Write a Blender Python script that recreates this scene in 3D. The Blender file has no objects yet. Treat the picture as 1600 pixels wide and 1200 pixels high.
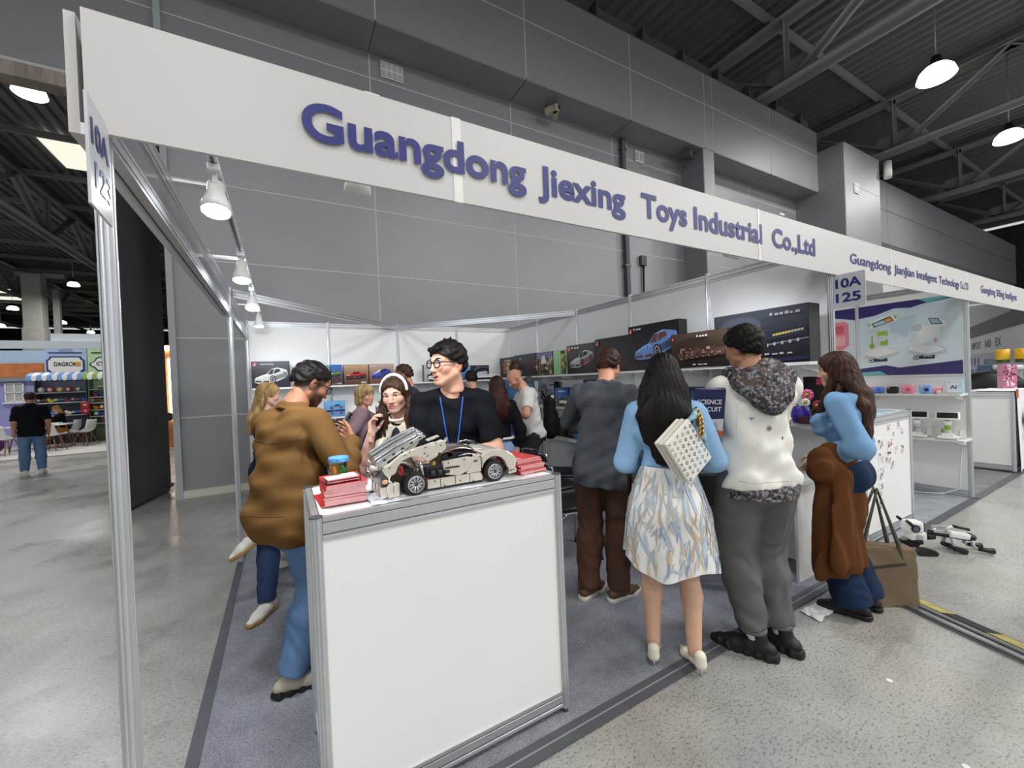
import bpy, bmesh, math, random
import numpy as np
from mathutils import Vector, Matrix
SC = bpy.context.scene
COL = SC.collection
# ------------------------------------------------------------------ camera, world, lights, exposure
cam_d = bpy.data.cameras.new('camera'); cam = bpy.data.objects.new('camera', cam_d); COL.objects.link(cam)
cam_d.sensor_fit = 'HORIZONTAL'; cam_d.sensor_width = 36.0; cam_d.lens = 634.03 / 1600 * 36
cam_d.clip_start = 0.05; cam_d.clip_end = 400
_r = Vector((0.86963781, -0.49199807, -0.04084095)); _f = Vector((0.49202519, 0.87052259, -0.01008135)); _u = _r.cross(_f)
cam.matrix_world = Matrix(((_r.x, _u.x, -_f.x, 0.3914), (_r.y, _u.y, -_f.y, -1.4678), (_r.z, _u.z, -_f.z, 1.5666), (0, 0, 0, 1)))
SC.camera = cam
W = bpy.data.worlds.new('world'); SC.world = W; W.use_nodes = True
W.node_tree.nodes['Background'].inputs[0].default_value = (0.93, 0.96, 1.0, 1)
W.node_tree.nodes['Background'].inputs[1].default_value = 0.38
SC.view_settings.view_transform = 'Standard'; SC.view_settings.look = 'None'
SC.view_settings.gamma = 1.0; SC.view_settings.use_curve_mapping = False
SC.view_settings.exposure = 0.78
def area_lamp(name, loc, power, size, col=(1, .985, .955)):
    d = bpy.data.lights.new(name, 'AREA'); d.shape = 'DISK'; d.size = size; d.energy = power; d.color = col
    o = bpy.data.objects.new(name, d); COL.objects.link(o); o.location = loc
    return o
# the hall's rows of high-bay lamps: the light of the lamps overhead and behind the viewer
for _x in (-9, -1, 7, 15, 23):
    for _y in (-12, -4):
        area_lamp('high_bay_light', (_x, _y, 9.2), {-9: 70, -1: 165, 7: 270, 15: 310, 23: 300}[_x], 2.4)
for _x in (16.5, 23.5):
    area_lamp('high_bay_light', (_x, 2.4, 9.2), 130, 0.7)
for _x, _y in ((-5, 13.8), (-13, 13.8), (-9, 22), (-17, 26), (-12.2, 38.6)):
    area_lamp('high_bay_light', (_x, _y, 9.2), 230, 1.2)
# the booth's own track spots
def spot_lamp(loc, target, power, ang=95, blend=.7, size=.05):
    d = bpy.data.lights.new('track_spot_light', 'SPOT'); d.energy = power; d.spot_size = math.radians(ang); d.spot_blend = blend
    d.shadow_soft_size = size; d.color = (0.86, 0.93, 1.0)
    o = bpy.data.objects.new('track_spot_light', d); COL.objects.link(o); o.location = loc
    o.rotation_euler = (Vector(target) - Vector(loc)).to_track_quat('-Z', 'Y').to_euler()
# ------------------------------------------------------------------ helpers
def lin(c):
    return c / 12.92 if c <= 0.04045 else ((c + 0.055) / 1.055) ** 2.4
def rgb(*c):
    if len(c) == 1: c = c[0]
    if isinstance(c, str): c = tuple(int(c[i:i + 2], 16) for i in (0, 2, 4))
    return tuple(lin(v / 255) for v in c[:3])
_mats = {}
def M(name, col=(200, 200, 200), rough=.5, metal=0., noise=None, bump=None, vc=False, spec=.5, trans=0., alpha=1., emit=0., coat=0., stretch=(1, 1, 1), sheen=0.):
    if name in _mats: return _mats[name]
    m = bpy.data.materials.new(name); m.use_nodes = True; _mats[name] = m
    N = m.node_tree.nodes; L = m.node_tree.links; b = N['Principled BSDF']
    c = rgb(col)
    b.inputs['Roughness'].default_value = rough; b.inputs['Metallic'].default_value = metal
    b.inputs['Specular IOR Level'].default_value = spec; b.inputs['Transmission Weight'].default_value = trans
    b.inputs['Alpha'].default_value = alpha; b.inputs['Coat Weight'].default_value = coat
    b.inputs['Sheen Weight'].default_value = sheen
    b.inputs['Base Color'].default_value = (*c, 1)
    src = None
    if vc:
        a = N.new('ShaderNodeAttribute'); a.attribute_name = 'Col'; src = a.outputs['Color']
    tc = None
    if noise or bump:
        tc = N.new('ShaderNodeTexCoord'); mp = N.new('ShaderNodeMapping'); mp.inputs['Scale'].default_value = stretch
        L.new(tc.outputs['Object'], mp.inputs['Vector'])
    if noise:
        n = N.new('ShaderNodeTexNoise'); n.inputs['Scale'].default_value = noise[0]; n.inputs['Detail'].default_value = 4
        L.new(mp.outputs[0], n.inputs['Vector'])
        mr = N.new('ShaderNodeMapRange'); mr.inputs[1].default_value = .3; mr.inputs[2].default_value = .7
        mr.inputs[3].default_value = 1 - noise[1]; mr.inputs[4].default_value = 1 + noise[1]
        L.new(n.outputs['Fac'], mr.inputs[0])
        vm = N.new('ShaderNodeVectorMath'); vm.operation = 'SCALE'
        if src: L.new(src, vm.inputs[0])
        else: vm.inputs[0].default_value = c
        L.new(mr.outputs[0], vm.inputs['Scale']); src = vm.outputs[0]
    if src: L.new(src, b.inputs['Base Color'])
    if bump:
        n2 = N.new('ShaderNodeTexNoise'); n2.inputs['Scale'].default_value = bump[0]; n2.inputs['Detail'].default_value = 3
        L.new(mp.outputs[0], n2.inputs['Vector'])
        bp = N.new('ShaderNodeBump'); bp.inputs['Strength'].default_value = bump[1]; bp.inputs['Distance'].default_value = bump[2] if len(bump) > 2 else .01
        L.new(n2.outputs['Fac'], bp.inputs['Height']); L.new(bp.outputs[0], b.inputs['Normal'])
    if emit:
        b.inputs['Emission Color'].default_value = (*c, 1); b.inputs['Emission Strength'].default_value = emit
    return m
def link_mesh(name, me, mat=None, parent=None, loc=None):
    o = bpy.data.objects.new(name, me); COL.objects.link(o)
    if mat is not None and not me.materials:
        for x in (mat if isinstance(mat, (list, tuple)) else [mat]): me.materials.append(x)
    if parent: o.parent = parent
    if loc: o.location = loc
    return o
def tag(o, label=None, cat=None, group=None, kind=None):
    if label: o['label'] = label
    if cat: o['category'] = cat
    if group: o['group'] = group
    if kind: o['kind'] = kind
    return o
def thing(name, label, cat, loc=(0, 0, 0), rz=0., group=None):
    o = bpy.data.objects.new(name, None); COL.objects.link(o); o.location = loc; o.rotation_euler = (0, 0, rz)
    o.empty_display_size = .05
    return tag(o, label, cat, group)
def structure(name, loc=(0, 0, 0)):
    o = bpy.data.objects.new(name, None); COL.objects.link(o); o.location = loc; o['kind'] = 'structure'; return o
def copy_tree(o, parent=None):
    c = o.copy(); COL.objects.link(c)
    if parent: c.parent = parent
    for ch in list(o.children): copy_tree(ch, c)
    return c
def Rz(a): return Matrix.Rotation(a, 3, 'Z')
class MB:
    """collects shapes into one mesh"""
    def __init__(s): s.v = []; s.f = []; s.c = []; s.mi = []; s.sm = []
    def add(s, vs, fs, col=None, mi=0, smooth=False):
        n = len(s.v); s.v += [tuple(v) for v in vs]
        for f in fs: s.f.append(tuple(i + n for i in f)); s.c.append(col); s.mi.append(mi); s.sm.append(smooth)
        return s
    def box(s, c, d, R=None, col=None, mi=0, taper=1., bev=0.):
        hx, hy, hz = d[0] / 2, d[1] / 2, d[2] / 2; c = Vector(c)
        if bev:
            bm = bmesh.new(); bmesh.ops.create_cube(bm, size=1)
            for v in bm.verts: v.co = Vector((v.co.x * d[0], v.co.y * d[1], v.co.z * d[2]))
            bmesh.ops.bevel(bm, geom=bm.edges[:], offset=bev, segments=2, profile=.5, affect='EDGES')
            bm.verts.index_update()
            vs = [v.co.copy() for v in bm.verts]; fs = [tuple(v.index for v in f.verts) for f in bm.faces]; bm.free()
            vs = [(R @ v if R else v) + c for v in vs]
            return s.add(vs, fs, col, mi)
        vs = []
        for z, t in ((-hz, 1.), (hz, taper)):
            for x, y in ((-hx, -hy), (hx, -hy), (hx, hy), (-hx, hy)):
                v = Vector((x * t, y * t, z)); vs.append((R @ v if R else v) + c)
        return s.add(vs, [(3, 2, 1, 0), (4, 5, 6, 7), (0, 1, 5, 4), (1, 2, 6, 5), (2, 3, 7, 6), (3, 0, 4, 7)], col, mi)
    def cyl(s, a, b, r, r2=None, n=12, col=None, mi=0, cap=True, smooth=True, prof=None):
        a = Vector(a); b = Vector(b); r2 = r if r2 is None else r2
        w = (b - a).normalized(); u = w.orthogonal().normalized()
        if abs(w.z) > .99: u = Vector((1, 0, 0))
        v = w.cross(u); vs = []
        for p, rr in ((a, r), (b, r2)):
            for i in range(n):
                t = 2 * math.pi * (i + .5) / n; q = rr * (prof[i % len(prof)] if prof else 1)
                vs.append(p + u * math.cos(t) * q + v * math.sin(t) * q)
        s.add(vs, [(i, (i + 1) % n, n + (i + 1) % n, n + i) for i in range(n)], col, mi, smooth)
        if cap:
            m = len(s.v) - 2 * n
            s.f += [tuple(m + i for i in reversed(range(n))), tuple(m + n + i for i in range(n))]; s.c += [col] * 2; s.mi += [mi] * 2; s.sm += [False] * 2
        return s
    def tube(s, pts, r, n=8, col=None, mi=0, closed=False, smooth=True):
        pts = [Vector(p) for p in pts]; m = len(pts); rs = r if isinstance(r, (list, tuple)) else [r] * m
        ref = None; vs = []
        for i, p in enumerate(pts):
            a = pts[i - 1] if (i or closed) else p; b = pts[(i + 1) % m] if (i < m - 1 or closed) else p
            t = (b - a).normalized()
            if ref is None: ref = t.orthogonal().normalized()
            ref = (ref - t * ref.dot(t))
            if ref.length < 1e-6: ref = t.orthogonal()
            ref.normalize(); w = t.cross(ref)
            for k in range(n):
                q = 2 * math.pi * k / n; vs.append(p + (ref * math.cos(q) + w * math.sin(q)) * rs[i])
        fs = []
        for i in range(m if closed else m - 1):
            j = (i + 1) % m
            for k in range(n): fs.append((i * n + k, i * n + (k + 1) % n, j * n + (k + 1) % n, j * n + k))
        base = len(s.v); s.add(vs, fs, col, mi, smooth)
        if not closed:
            s.f += [tuple(base + k for k in reversed(range(n))), tuple(base + (m - 1) * n + k for k in range(n))]; s.c += [col] * 2; s.mi += [mi] * 2; s.sm += [False] * 2
        return s
    def lathe(s, prof, o=(0, 0, 0), n=16, R=None, col=None, mi=0, smooth=True):
        o = Vector(o); vs = []
        for r, z in prof:
            for i in range(n):
                t = 2 * math.pi * i / n; v = Vector((r * math.cos(t), r * math.sin(t), z)); vs.append((R @ v if R else v) + o)
        fs = [(j * n + i, j * n + (i + 1) % n, (j + 1) * n + (i + 1) % n, (j + 1) * n + i) for j in range(len(prof) - 1) for i in range(n)]
        return s.add(vs, fs, col, mi, smooth)
    def ell(s, c, r, R=None, n=12, m=8, col=None, mi=0):
        prof = [(math.sin(math.pi * j / m), -math.cos(math.pi * j / m)) for j in range(m + 1)]
        c = Vector(c); vs = []
        for a, z in prof:
            for i in range(n):
                t = 2 * math.pi * i / n; v = Vector((max(a, 1e-4) * math.cos(t) * r[0], max(a, 1e-4) * math.sin(t) * r[1], z * r[2])); vs.append((R @ v if R else v) + c)
        return s.add(vs, [(j * n + i, j * n + (i + 1) % n, (j + 1) * n + (i + 1) % n, (j + 1) * n + i) for j in range(m) for i in range(n)], col, mi, True)
    def prism(s, poly, o, ux, uy, th, col=None, mi=0):
        """2D polygon on the plane (o,ux,uy), extruded by th along ux x uy"""
        o = Vector(o); ux = Vector(ux); uy = Vector(uy); w = ux.cross(uy).normalized() * th; n = len(poly)
        vs = [o + ux * p[0] + uy * p[1] for p in poly]; vs += [v + w for v in vs]
        return s.add(vs, [tuple(reversed(range(n))), tuple(range(n, 2 * n))] + [(i, (i + 1) % n, n + (i + 1) % n, n + i) for i in range(n)], col, mi)
    def poly(s, poly, o, ux, uy, col=None, mi=0, off=0.):
        o = Vector(o); ux = Vector(ux); uy = Vector(uy); w = ux.cross(uy).normalized() * off
        return s.add([o + ux * p[0] + uy * p[1] + w for p in poly], [tuple(range(len(poly)))], col, mi)
    def mesh(s, name, smooth=None):
        me = bpy.data.meshes.new(name); me.from_pydata(s.v, [], s.f)
        if any(c is not None for c in s.c):
            at = me.color_attributes.new('Col', 'FLOAT_COLOR', 'CORNER'); arr = np.ones((len(me.loops), 4), np.float32); k = 0
            cc = {}
            for f, c in zip(s.f, s.c):
                if c is None: c = (200, 200, 200)
                if c not in cc: cc[c] = rgb(c)
                arr[k:k + len(f), :3] = cc[c]; k += len(f)
            at.data.foreach_set('color', arr.ravel())
        if any(s.mi): me.polygons.foreach_set('material_index', s.mi)
        me.polygons.foreach_set('use_smooth', s.sm if smooth is None else [smooth] * len(s.f))
        me.update(); return me
    def build(s, name, mat=None, parent=None, loc=None, smooth=None):
        return link_mesh(name, s.mesh(name, smooth), mat, parent, loc)
# ---- lettering: font curve turned into mesh, fitted to width x height, on the plane (o, ux, uy)
_fonts = {}
def text_mesh(txt, w, h, bold=0., th=.0015, cap=None):
    cu = bpy.data.curves.new('lettering', 'FONT'); cu.body = txt; cu.size = 1; cu.offset = bold; cu.resolution_u = 6; cu.extrude = 0
    o = bpy.data.objects.new('tmp', cu); COL.objects.link(o)
    dg = bpy.context.evaluated_depsgraph_get(); me = bpy.data.meshes.new_from_object(o.evaluated_get(dg))
    bpy.data.objects.remove(o); bpy.data.curves.remove(cu)
    n = len(me.vertices); co = np.empty(n * 3, np.float32); me.vertices.foreach_get('co', co); co = co.reshape(-1, 3)
    mn = co.min(0); mx = co.max(0)
    co[:, 0] = (co[:, 0] - mn[0]) / max(mx[0] - mn[0], 1e-6) * w
    if cap: co[:, 1] = co[:, 1] * (cap / .729)      # cap height given: baseline stays at 0
    else: co[:, 1] = (co[:, 1] - mn[1]) / max(mx[1] - mn[1], 1e-6) * h
    co[:, 2] = 0
    me.vertices.foreach_set('co', co.ravel()); me.materials.clear(); me.update()
    return me
def lettering(txt, o, ux, uy, w, h=None, mat=None, parent=None, bold=0., cap=None, off=.0012, name='lettering'):
    me = text_mesh(txt, w, h, bold, cap=cap)
    ux = Vector(ux).normalized(); uy = Vector(uy).normalized(); n = ux.cross(uy)
    ob = link_mesh(name, me, mat, parent)
    o = Vector(o) + n * off
    ob.matrix_local = Matrix(((ux.x, uy.x, n.x, o.x), (ux.y, uy.y, n.y, o.y), (ux.z, uy.z, n.z, o.z), (0, 0, 0, 1)))
    return ob
ALU = M('brushed_aluminium', (214, 216, 219), .3, .75, noise=(6, .05))
ALUD = M('aluminium_groove', (96, 98, 102), .45, .7)
PANEL = M('white_panel', (241, 241, 240), .42, noise=(2, .012), bump=(40, .03))
WHITE = M('white_plastic', (235, 235, 233), .4)
BLACK = M('black_plastic', (20, 20, 22), .4)
VC = M('printed_colour', vc=True, rough=.35)
VCM = M('painted_colour', vc=True, rough=.5)
NAVY = M('navy_lettering', (38, 44, 120), .4)
CHROME = M('chrome', (215, 216, 218), .12, 1.)
SKINS = {}
# ------------------------------------------------------------------ the hall: floor, walls, roof
def floor_material():
    m = bpy.data.materials.new('worn_concrete'); m.use_nodes = True; N = m.node_tree.nodes; L = m.node_tree.links; b = N['Principled BSDF']
    tc = N.new('ShaderNodeTexCoord')
    def noise(scale, det=5, st=(1, 1, 1), rot=0.):
        mp = N.new('ShaderNodeMapping'); mp.inputs['Scale'].default_value = st; mp.inputs['Rotation'].default_value = (0, 0, rot); L.new(tc.outputs['Object'], mp.inputs[0])
        n = N.new('ShaderNodeTexNoise'); n.inputs['Scale'].default_value = scale; n.inputs['Detail'].default_value = det; n.inputs['Roughness'].default_value = .62
        L.new(mp.outputs[0], n.inputs[0]); return n.outputs['Fac']
    def ramp(src, a, b_, lo, hi):
        r = N.new('ShaderNodeMapRange'); r.inputs[1].default_value = a; r.inputs[2].default_value = b_; r.inputs[3].default_value = lo; r.inputs[4].default_value = hi
        L.new(src, r.inputs[0]); return r.outputs[0]
    def mul(a, c):
        x = N.new('ShaderNodeMath'); x.operation = 'MULTIPLY'; L.new(a, x.inputs[0]); L.new(c, x.inputs[1]); return x.outputs[0]
    t = ramp(noise(.55), .35, .68, .86, 1.1)
    t = mul(t, ramp(noise(4.5), .3, .7, .9, 1.08))
    t = mul(t, ramp(noise(52, 3, (1, 1.9, 1), .4),   .37, .45, .52, 1.0))          # dark specks
    t = mul(t, ramp(noise(120, 3), .36, .46, .70, 1.0))
    t = mul(t, ramp(noise(150, 2), .58, .68, 1.0, 1.12))
    t = mul(t, ramp(noise(5, 6, (1, 16, 1), .5), .33, .40, .78, 1.0))   # scuffs and scratches
    t = mul(t, ramp(noise(4, 6, (20, 1, 1), .25), .32, .38, .80, 1.0))
    t = mul(t, ramp(noise(3, 6, (1, 30, 1), -.4), .31, .36, .70, 1.0))
    vm = N.new('ShaderNodeVectorMath'); vm.operation = 'SCALE'; L.new(t, vm.inputs['Scale'])
    mx = N.new('ShaderNodeMix'); mx.data_type = 'RGBA'; mx.inputs['A'].default_value = (*rgb(166, 166, 162), 1); mx.inputs['B'].default_value = (*rgb(164, 155, 141), 1)
    L.new(ramp(noise(.9, 6), .52, .74, 0, .7), mx.inputs['Factor']); L.new(mx.outputs['Result'], vm.inputs[0])
    # thin cracks
    v = N.new('ShaderNodeTexVoronoi'); v.feature = 'DISTANCE_TO_EDGE'; v.inputs['Scale'].default_value = .8
    mp = N.new('ShaderNodeMapping'); L.new(tc.outputs['Object'], mp.inputs[0]); nn = N.new('ShaderNodeTexNoise'); nn.inputs['Scale'].default_value = 2.5; nn.inputs['Detail'].default_value = 6
    L.new(tc.outputs['Object'], nn.inputs[0]); ad = N.new('ShaderNodeVectorMath'); ad.operation = 'MULTIPLY_ADD'; L.new(nn.outputs['Color'], ad.inputs[0]); ad.inputs[1].default_value = (.9, .9, 0); L.new(mp.outputs[0], ad.inputs[2])
    L.new(ad.outputs[0], v.inputs['Vector'])
    cr = N.new('ShaderNodeVectorMath'); cr.operation = 'SCALE'; L.new(vm.outputs[0], cr.inputs[0]); L.new(ramp(v.outputs['Distance'], 0.0, .006, .84, 1.0), cr.inputs['Scale'])
    L.new(cr.outputs[0], b.inputs['Base Color'])
    L.new(ramp(noise(1.1), .35, .7, .22, .5), b.inputs['Roughness'])
    bp = N.new('ShaderNodeBump'); bp.inputs['Strength'].default_value = .25; bp.inputs['Distance'].default_value = .004; L.new(noise(28), bp.inputs['Height']); L.new(bp.outputs[0], b.inputs['Normal'])
    return m
def carpet_material(name, c1, c2):
    m = bpy.data.materials.new(name); m.use_nodes = True; N = m.node_tree.nodes; L = m.node_tree.links; b = N['Principled BSDF']
    tc = N.new('ShaderNodeTexCoord'); n = N.new('ShaderNodeTexNoise'); n.inputs['Scale'].default_value = 220; n.inputs['Detail'].default_value = 3; L.new(tc.outputs['Object'], n.inputs[0])
    n2 = N.new('ShaderNodeTexNoise'); n2.inputs['Scale'].default_value = 6; n2.inputs['Detail'].default_value = 5; L.new(tc.outputs['Object'], n2.inputs[0])
    ad = N.new('ShaderNodeMath'); ad.operation = 'MULTIPLY_ADD'; L.new(n2.outputs['Fac'], ad.inputs[0]); ad.inputs[1].default_value = .35; L.new(n.outputs['Fac'], ad.inputs[2])
    r = N.new('ShaderNodeMapRange'); r.inputs[1].default_value = .5; r.inputs[2].default_value = .86; L.new(ad.outputs[0], r.inputs[0])
    mx = N.new('ShaderNodeMix'); mx.data_type = 'RGBA'; mx.inputs['A'].default_value = (*rgb(c1), 1); mx.inputs['B'].default_value = (*rgb(c2), 1); L.new(r.outputs[0], mx.inputs['Factor'])
    L.new(mx.outputs['Result'], b.inputs['Base Color']); b.inputs['Roughness'].default_value = .95; b.inputs['Specular IOR Level'].default_value = .1
    bp = N.new('ShaderNodeBump'); bp.inputs['Strength'].default_value = .5; bp.inputs['Distance'].default_value = .004; L.new(n.outputs['Fac'], bp.inputs['Height']); L.new(bp.outputs[0], b.inputs['Normal'])
    return m
fl = MB().box((-2, 36, -.05), (110, 120, .1)).build('floor', floor_material()); fl['kind'] = 'structure'

WALLP = M('grey_wall_panel', (146, 146, 150), .5, .4, noise=(.6, .04))
WALLJ = M('wall_joint', (196, 196, 196), .6)
wall = structure('wall_back')
_pm = {}
def wall_panel(parent, c, d, mat=WALLP, name='wall_panel'):
    key = (tuple(round(x, 3) for x in d), mat.name)
    if key not in _pm: _pm[key] = MB().box((0, 0, 0), d).mesh(name)
    return link_mesh(name, _pm[key], mat, parent, c)
G = .022
rows = [(0.1, 1.2), (1.2, 2.4), (2.4, 3.6), (3.6, 4.8), (4.8, 6.0), (6.0, 7.23), (7.23, 7.68)]
xs = [-0.96 + 2.978 * k for k in range(4)] + [10.63]
for z0, z1 in rows:
    for a, b in zip(xs[:-1], xs[1:]):
        wall_panel(wall, ((a + b) / 2, 6.262, (z0 + z1) / 2), (b - a - G, .024, z1 - z0 - G))
for z0, z1 in rows[-2:]:                                             # over the opening on the left
    for k in range(1, 5):
        b = -0.96 - 2.978 * (k - 1); a = b - 2.978
        wall_panel(wall, ((a + b) / 2, 6.262, (z0 + z1) / 2), (b - a - G, .024, z1 - z0 - G))
MB().box((4.83, 6.329, 3.84), (11.6, .15, 7.68)).build('wall_core', WALLJ, wall)
MB().box((-7, 6.329, 6.80), (12.06, .15, 1.74)).build('wall_core', WALLJ, wall)
MB().box((-7, 6.27, 5.815), (12.1, .24, .19)).build('lintel', M('rusty_lintel', (150, 140, 132), .7, noise=(3, .3), stretch=(6, 1, .5)), wall)
MB().box((-.99, 6.3, 3.8), (.08, .26, 7.6)).build('wall_edge_strip', M('edge_strip', (165, 168, 170), .5), wall)
MB().box((4.8, 6.22, .05), (11.7, .06, .12)).build('baseboard_back', M('cream_baseboard', (205, 202, 186), .6), wall)
# boxed-out upper wall
box = structure('wall_upper')
YF = 5.53
bx = [-9.9, -6.92, -3.94, -.96, 2.0, 4.98, 7.95, 10.75, 11.1, 14.0, 16.96]
for a, b in zip(bx[:-1], bx[1:]):
    for z0, z1 in ((7.68, 8.9), (8.9, 9.75)):
        wall_panel(box, ((a + b) / 2, YF + .012, (z0 + z1) / 2), (b - a - G, .024, z1 - z0 - G))
for a, b in zip(bx[:7] + [11.1, 14.0], bx[1:7] + [10.63, 14.0, 16.96]):
    if a < 10.7 or a >= 11: wall_panel(box, ((a + b) / 2, (YF + 6.25) / 2, 7.682), (b - a - G, 6.25 - YF - .01, .02))
MB().box((3.5, 5.934, 8.72), (26.9, .8, 2.0)).build('wall_core', WALLJ, box)
GUT = M('dark_gutter', (84, 84, 86), .6, .2)
gt = MB().box((3.5, 5.7, 9.82), (26.9, .16, .1)).box((3.5, 5.85, 10.05), (26.9, .12, .46))
gt.build('gutter', GUT, box)
for k in range(17): MB().box((-8 + 1.5 * k, 5.66, 10.02), (.05, .2, .3)).build('gutter_bracket', GUT, box)
# pier at the right of the first recess, then the pier further along and the wall beyond
pier = structure('wall_pier')
for z0, z1 in rows[2:]:
    wall_panel(pier, (10.87, YF + .012, (z0 + z1) / 2), (.46 - G, .024, z1 - z0 - G))
    wall_panel(pier, (10.64, 5.9, (z0 + z1) / 2), (.024, .72, z1 - z0 - G))
MB().box((10.87, 5.884, 3.85), (.452, .7, 7.66)).build('wall_core', WALLJ, pier)
wall_r = structure('wall_right')
for z0, z1 in rows[:-1] + [(7.23, 7.68)]:
    for a, b in ((11.1, 14.0), (14.0, 16.96)):
        wall_panel(wall_r, ((a + b) / 2, 6.262, (z0 + z1) / 2), (b - a - G, .024, z1 - z0 - G))
for z0, z1 in rows[:-2] + [(6.0, 7.7), (7.7, 9.05)]:
    wall_panel(wall_r, (16.95, 5.5, (z0 + z1) / 2), (.024, 1.46, z1 - z0 - G))
    wall_panel(wall_r, (18.33, 4.77, (z0 + z1) / 2), (2.75 - G, .024, z1 - z0 - G))
    wall_panel(wall_r, (19.7, 5.6, (z0 + z1) / 2), (.024, 1.6, z1 - z0 - G))
MB().box((18.33, 5.566, 4.5), (2.742, 1.6, 9.0)).build('wall_core', WALLJ, wall_r)
MB().box((14.0, 6.329, 3.84), (6.0, .15, 7.68)).build('wall_core', WALLJ, wall_r)
for k in range(8):
    a = 19.75 + 2.98 * k; b = a + 2.98
    for z0, z1 in ((0, 2.4), (2.4, 4.8), (4.8, 6.6)): wall_panel(wall_r, ((a + b) / 2, 6.262, (z0 + z1) / 2), (b - a - G, .024, z1 - z0 - G))
    for z0, z1 in ((6.6, 8.0), (8.0, 9.2)): wall_panel(wall_r, ((a + b) / 2, YF, (z0 + z1) / 2), (b - a - G, .024, z1 - z0 - G))
    wall_panel(wall_r, ((a + b) / 2, 5.9, 6.6), (b - a - G, .7, .02))
MB().box((31.6, 6.0, 4.6), (24, .45, 9.1)).build('wall_core', WALLJ, wall_r)
# hall ends
HALLW = M('far_hall_wall', (62, 62, 66), .8, noise=(.3, .2))
for n, c, d in (('wall_far', (-10, 88, 6), (90, .3, 12.6)), ('wall_left', (-52, 40, 6), (.3, 100, 12.6)), ('wall_east', (52, 20, 6), (.3, 60, 12.6))):
    MB().box(c, d).build(n, HALLW)['kind'] = 'structure'
# dark tall door leaf beside the opening
dl = structure('door_1', (-1.39, 6.36, 0)); dl.rotation_euler = (0, 0, math.atan2(1.19, .23))
MB().box((0, 0, 2.85), (1.22, .09, 5.6), bev=.008).build('door_leaf', M('charcoal_door', (58, 59, 62), .55, noise=(1.5, .05)), dl)
MB().box((0, 0, .035), (1.2, .06, .05)).build('bottom_seal', BLACK, dl)
MB().cyl((.52, -.03, .12), (.52, -.1, .12), .03, n=10).build('floor_bolt', ALUD, dl)
# corrugated roof: one ribbed sheet
def corrugated():
    p = .42; xs_ = []; prof = []
    x = -52.0
    while x < 52:
        prof += [(x, 0), (x + .14, 0), (x + .2, .13), (x + .36, .13)]; x += p
    vs = []; fs = []
    for y in (-16, 88):
        vs += [(a, y, 12.5 + h) for a, h in prof]
    n = len(prof)
    fs = [(i, n + i, n + i + 1, i + 1) for i in range(n - 1)]
    mb = MB(); mb.add(vs, fs); return mb
ceil = structure('ceiling')
corrugated().build('roof_sheet', M('dark_corrugated_steel', (118, 118, 122), .5, .2, noise=(.5, .1)), ceil)
STEEL = M('grey_painted_steel', (150, 147, 148), .5, .1, noise=(3, .05))
pur = MB().box((0, 0, 0), (104, .1, .26)).mesh('purlin')
for k in range(18): link_mesh('purlin', pur, STEEL, ceil, (0, 1.2 + 4.2 * k, 12.33))
SKY = M('daylit_skylight', (246, 243, 226), .5, emit=.55)
for x0, y0, w, l in ((-7.3, 23.9, 1.5, 3.0), (-23.5, 58, 4, 2.5), (-25.5, 62, 4, 2.5)):
    s = MB().box((x0, y0, 12.42), (w, l, .03)).build('skylight', SKY, ceil)
# roof trusses, each a thing of chords, posts, braces and gusset plates
def L_bar(mb, a, b, s=.09):
    a = Vector(a); b = Vector(b); d = b - a; w = d.normalized(); side = Vector((1, 0, 0)); up = side.cross(w).normalized()
    R = Matrix((side, up, w)).transposed(); c = (a + b) / 2
    mb.box(c + side * s * .55, (s, .018, d.length), R); mb.box(c + side * .02, (.018, s, d.length), R)
    mb.box(c - side * s * .55, (s, .018, d.length), R); mb.box(c - side * .02, (.018, s, d.length), R)
    return mb
parts_t = {}
ZB, ZT = 10.1, 12.05
def truss_meshes():
    def chord(z, L=92): return L_bar(MB(), (0, -4, z), (0, -4 + L, z), .30).mesh('chord')
    parts_t['bottom_chord'] = chord(ZB); parts_t['top_chord'] = chord(ZT)
    parts_t['post'] = L_bar(MB(), (0, 0, ZB), (0, 0, ZT), .15).mesh('post')
    parts_t['brace'] = L_bar(MB(), (0, 0.2, ZB + .05), (0, 3.0, ZT), .2).mesh('brace')
    parts_t['brace2'] = L_bar(MB(), (0, -.2, ZB + .05), (0, -3.0, ZT), .2).mesh('brace')
    parts_t['gusset'] = MB().prism([(-.9, -.2), (.9, -.2), (.8, .3), (.45, .65), (-.45, .65), (-.8, .3)], (-.012, 0, ZB), (0, 1, 0), (0, 0, 1), .024).mesh('gusset')
truss_meshes()
tnames = {14: 'steel roof truss directly above the upper right of the white fascia', 22: 'steel roof truss second along from the grey wall corner pier, beside the right lamp', 30: 'steel roof truss third along over the far end of the panelled wall',
          38: 'steel roof truss furthest along over the panelled wall end', 6: 'steel roof truss over the middle of the grey panelled wall', -2: 'steel roof truss close behind the dark door leaf', -10: 'steel roof truss resting on the grey concrete column', -18: 'steel roof truss beyond the concrete column with lamps beside it', -26: 'steel roof truss far across the other hall'}
for X, lab in tnames.items():
    t = thing('roof_truss', lab, 'truss', (X, 0, 0), group='steel roof trusses')
    for k in ('bottom_chord', 'top_chord'): link_mesh(k, parts_t[k], STEEL, t)
    ys = [-1.0 + 6.0 * j for j in range(3 if X > 0 else 10)]
    for y in ys:
        link_mesh('gusset', parts_t['gusset'], STEEL, t, (0, y, 0)); link_mesh('post', parts_t['post'], STEEL, t, (0, y, 0))
        link_mesh('brace', parts_t['brace'], STEEL, t, (0, y, 0)); link_mesh('brace', parts_t['brace2'], STEEL, t, (0, y, 0))
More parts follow.
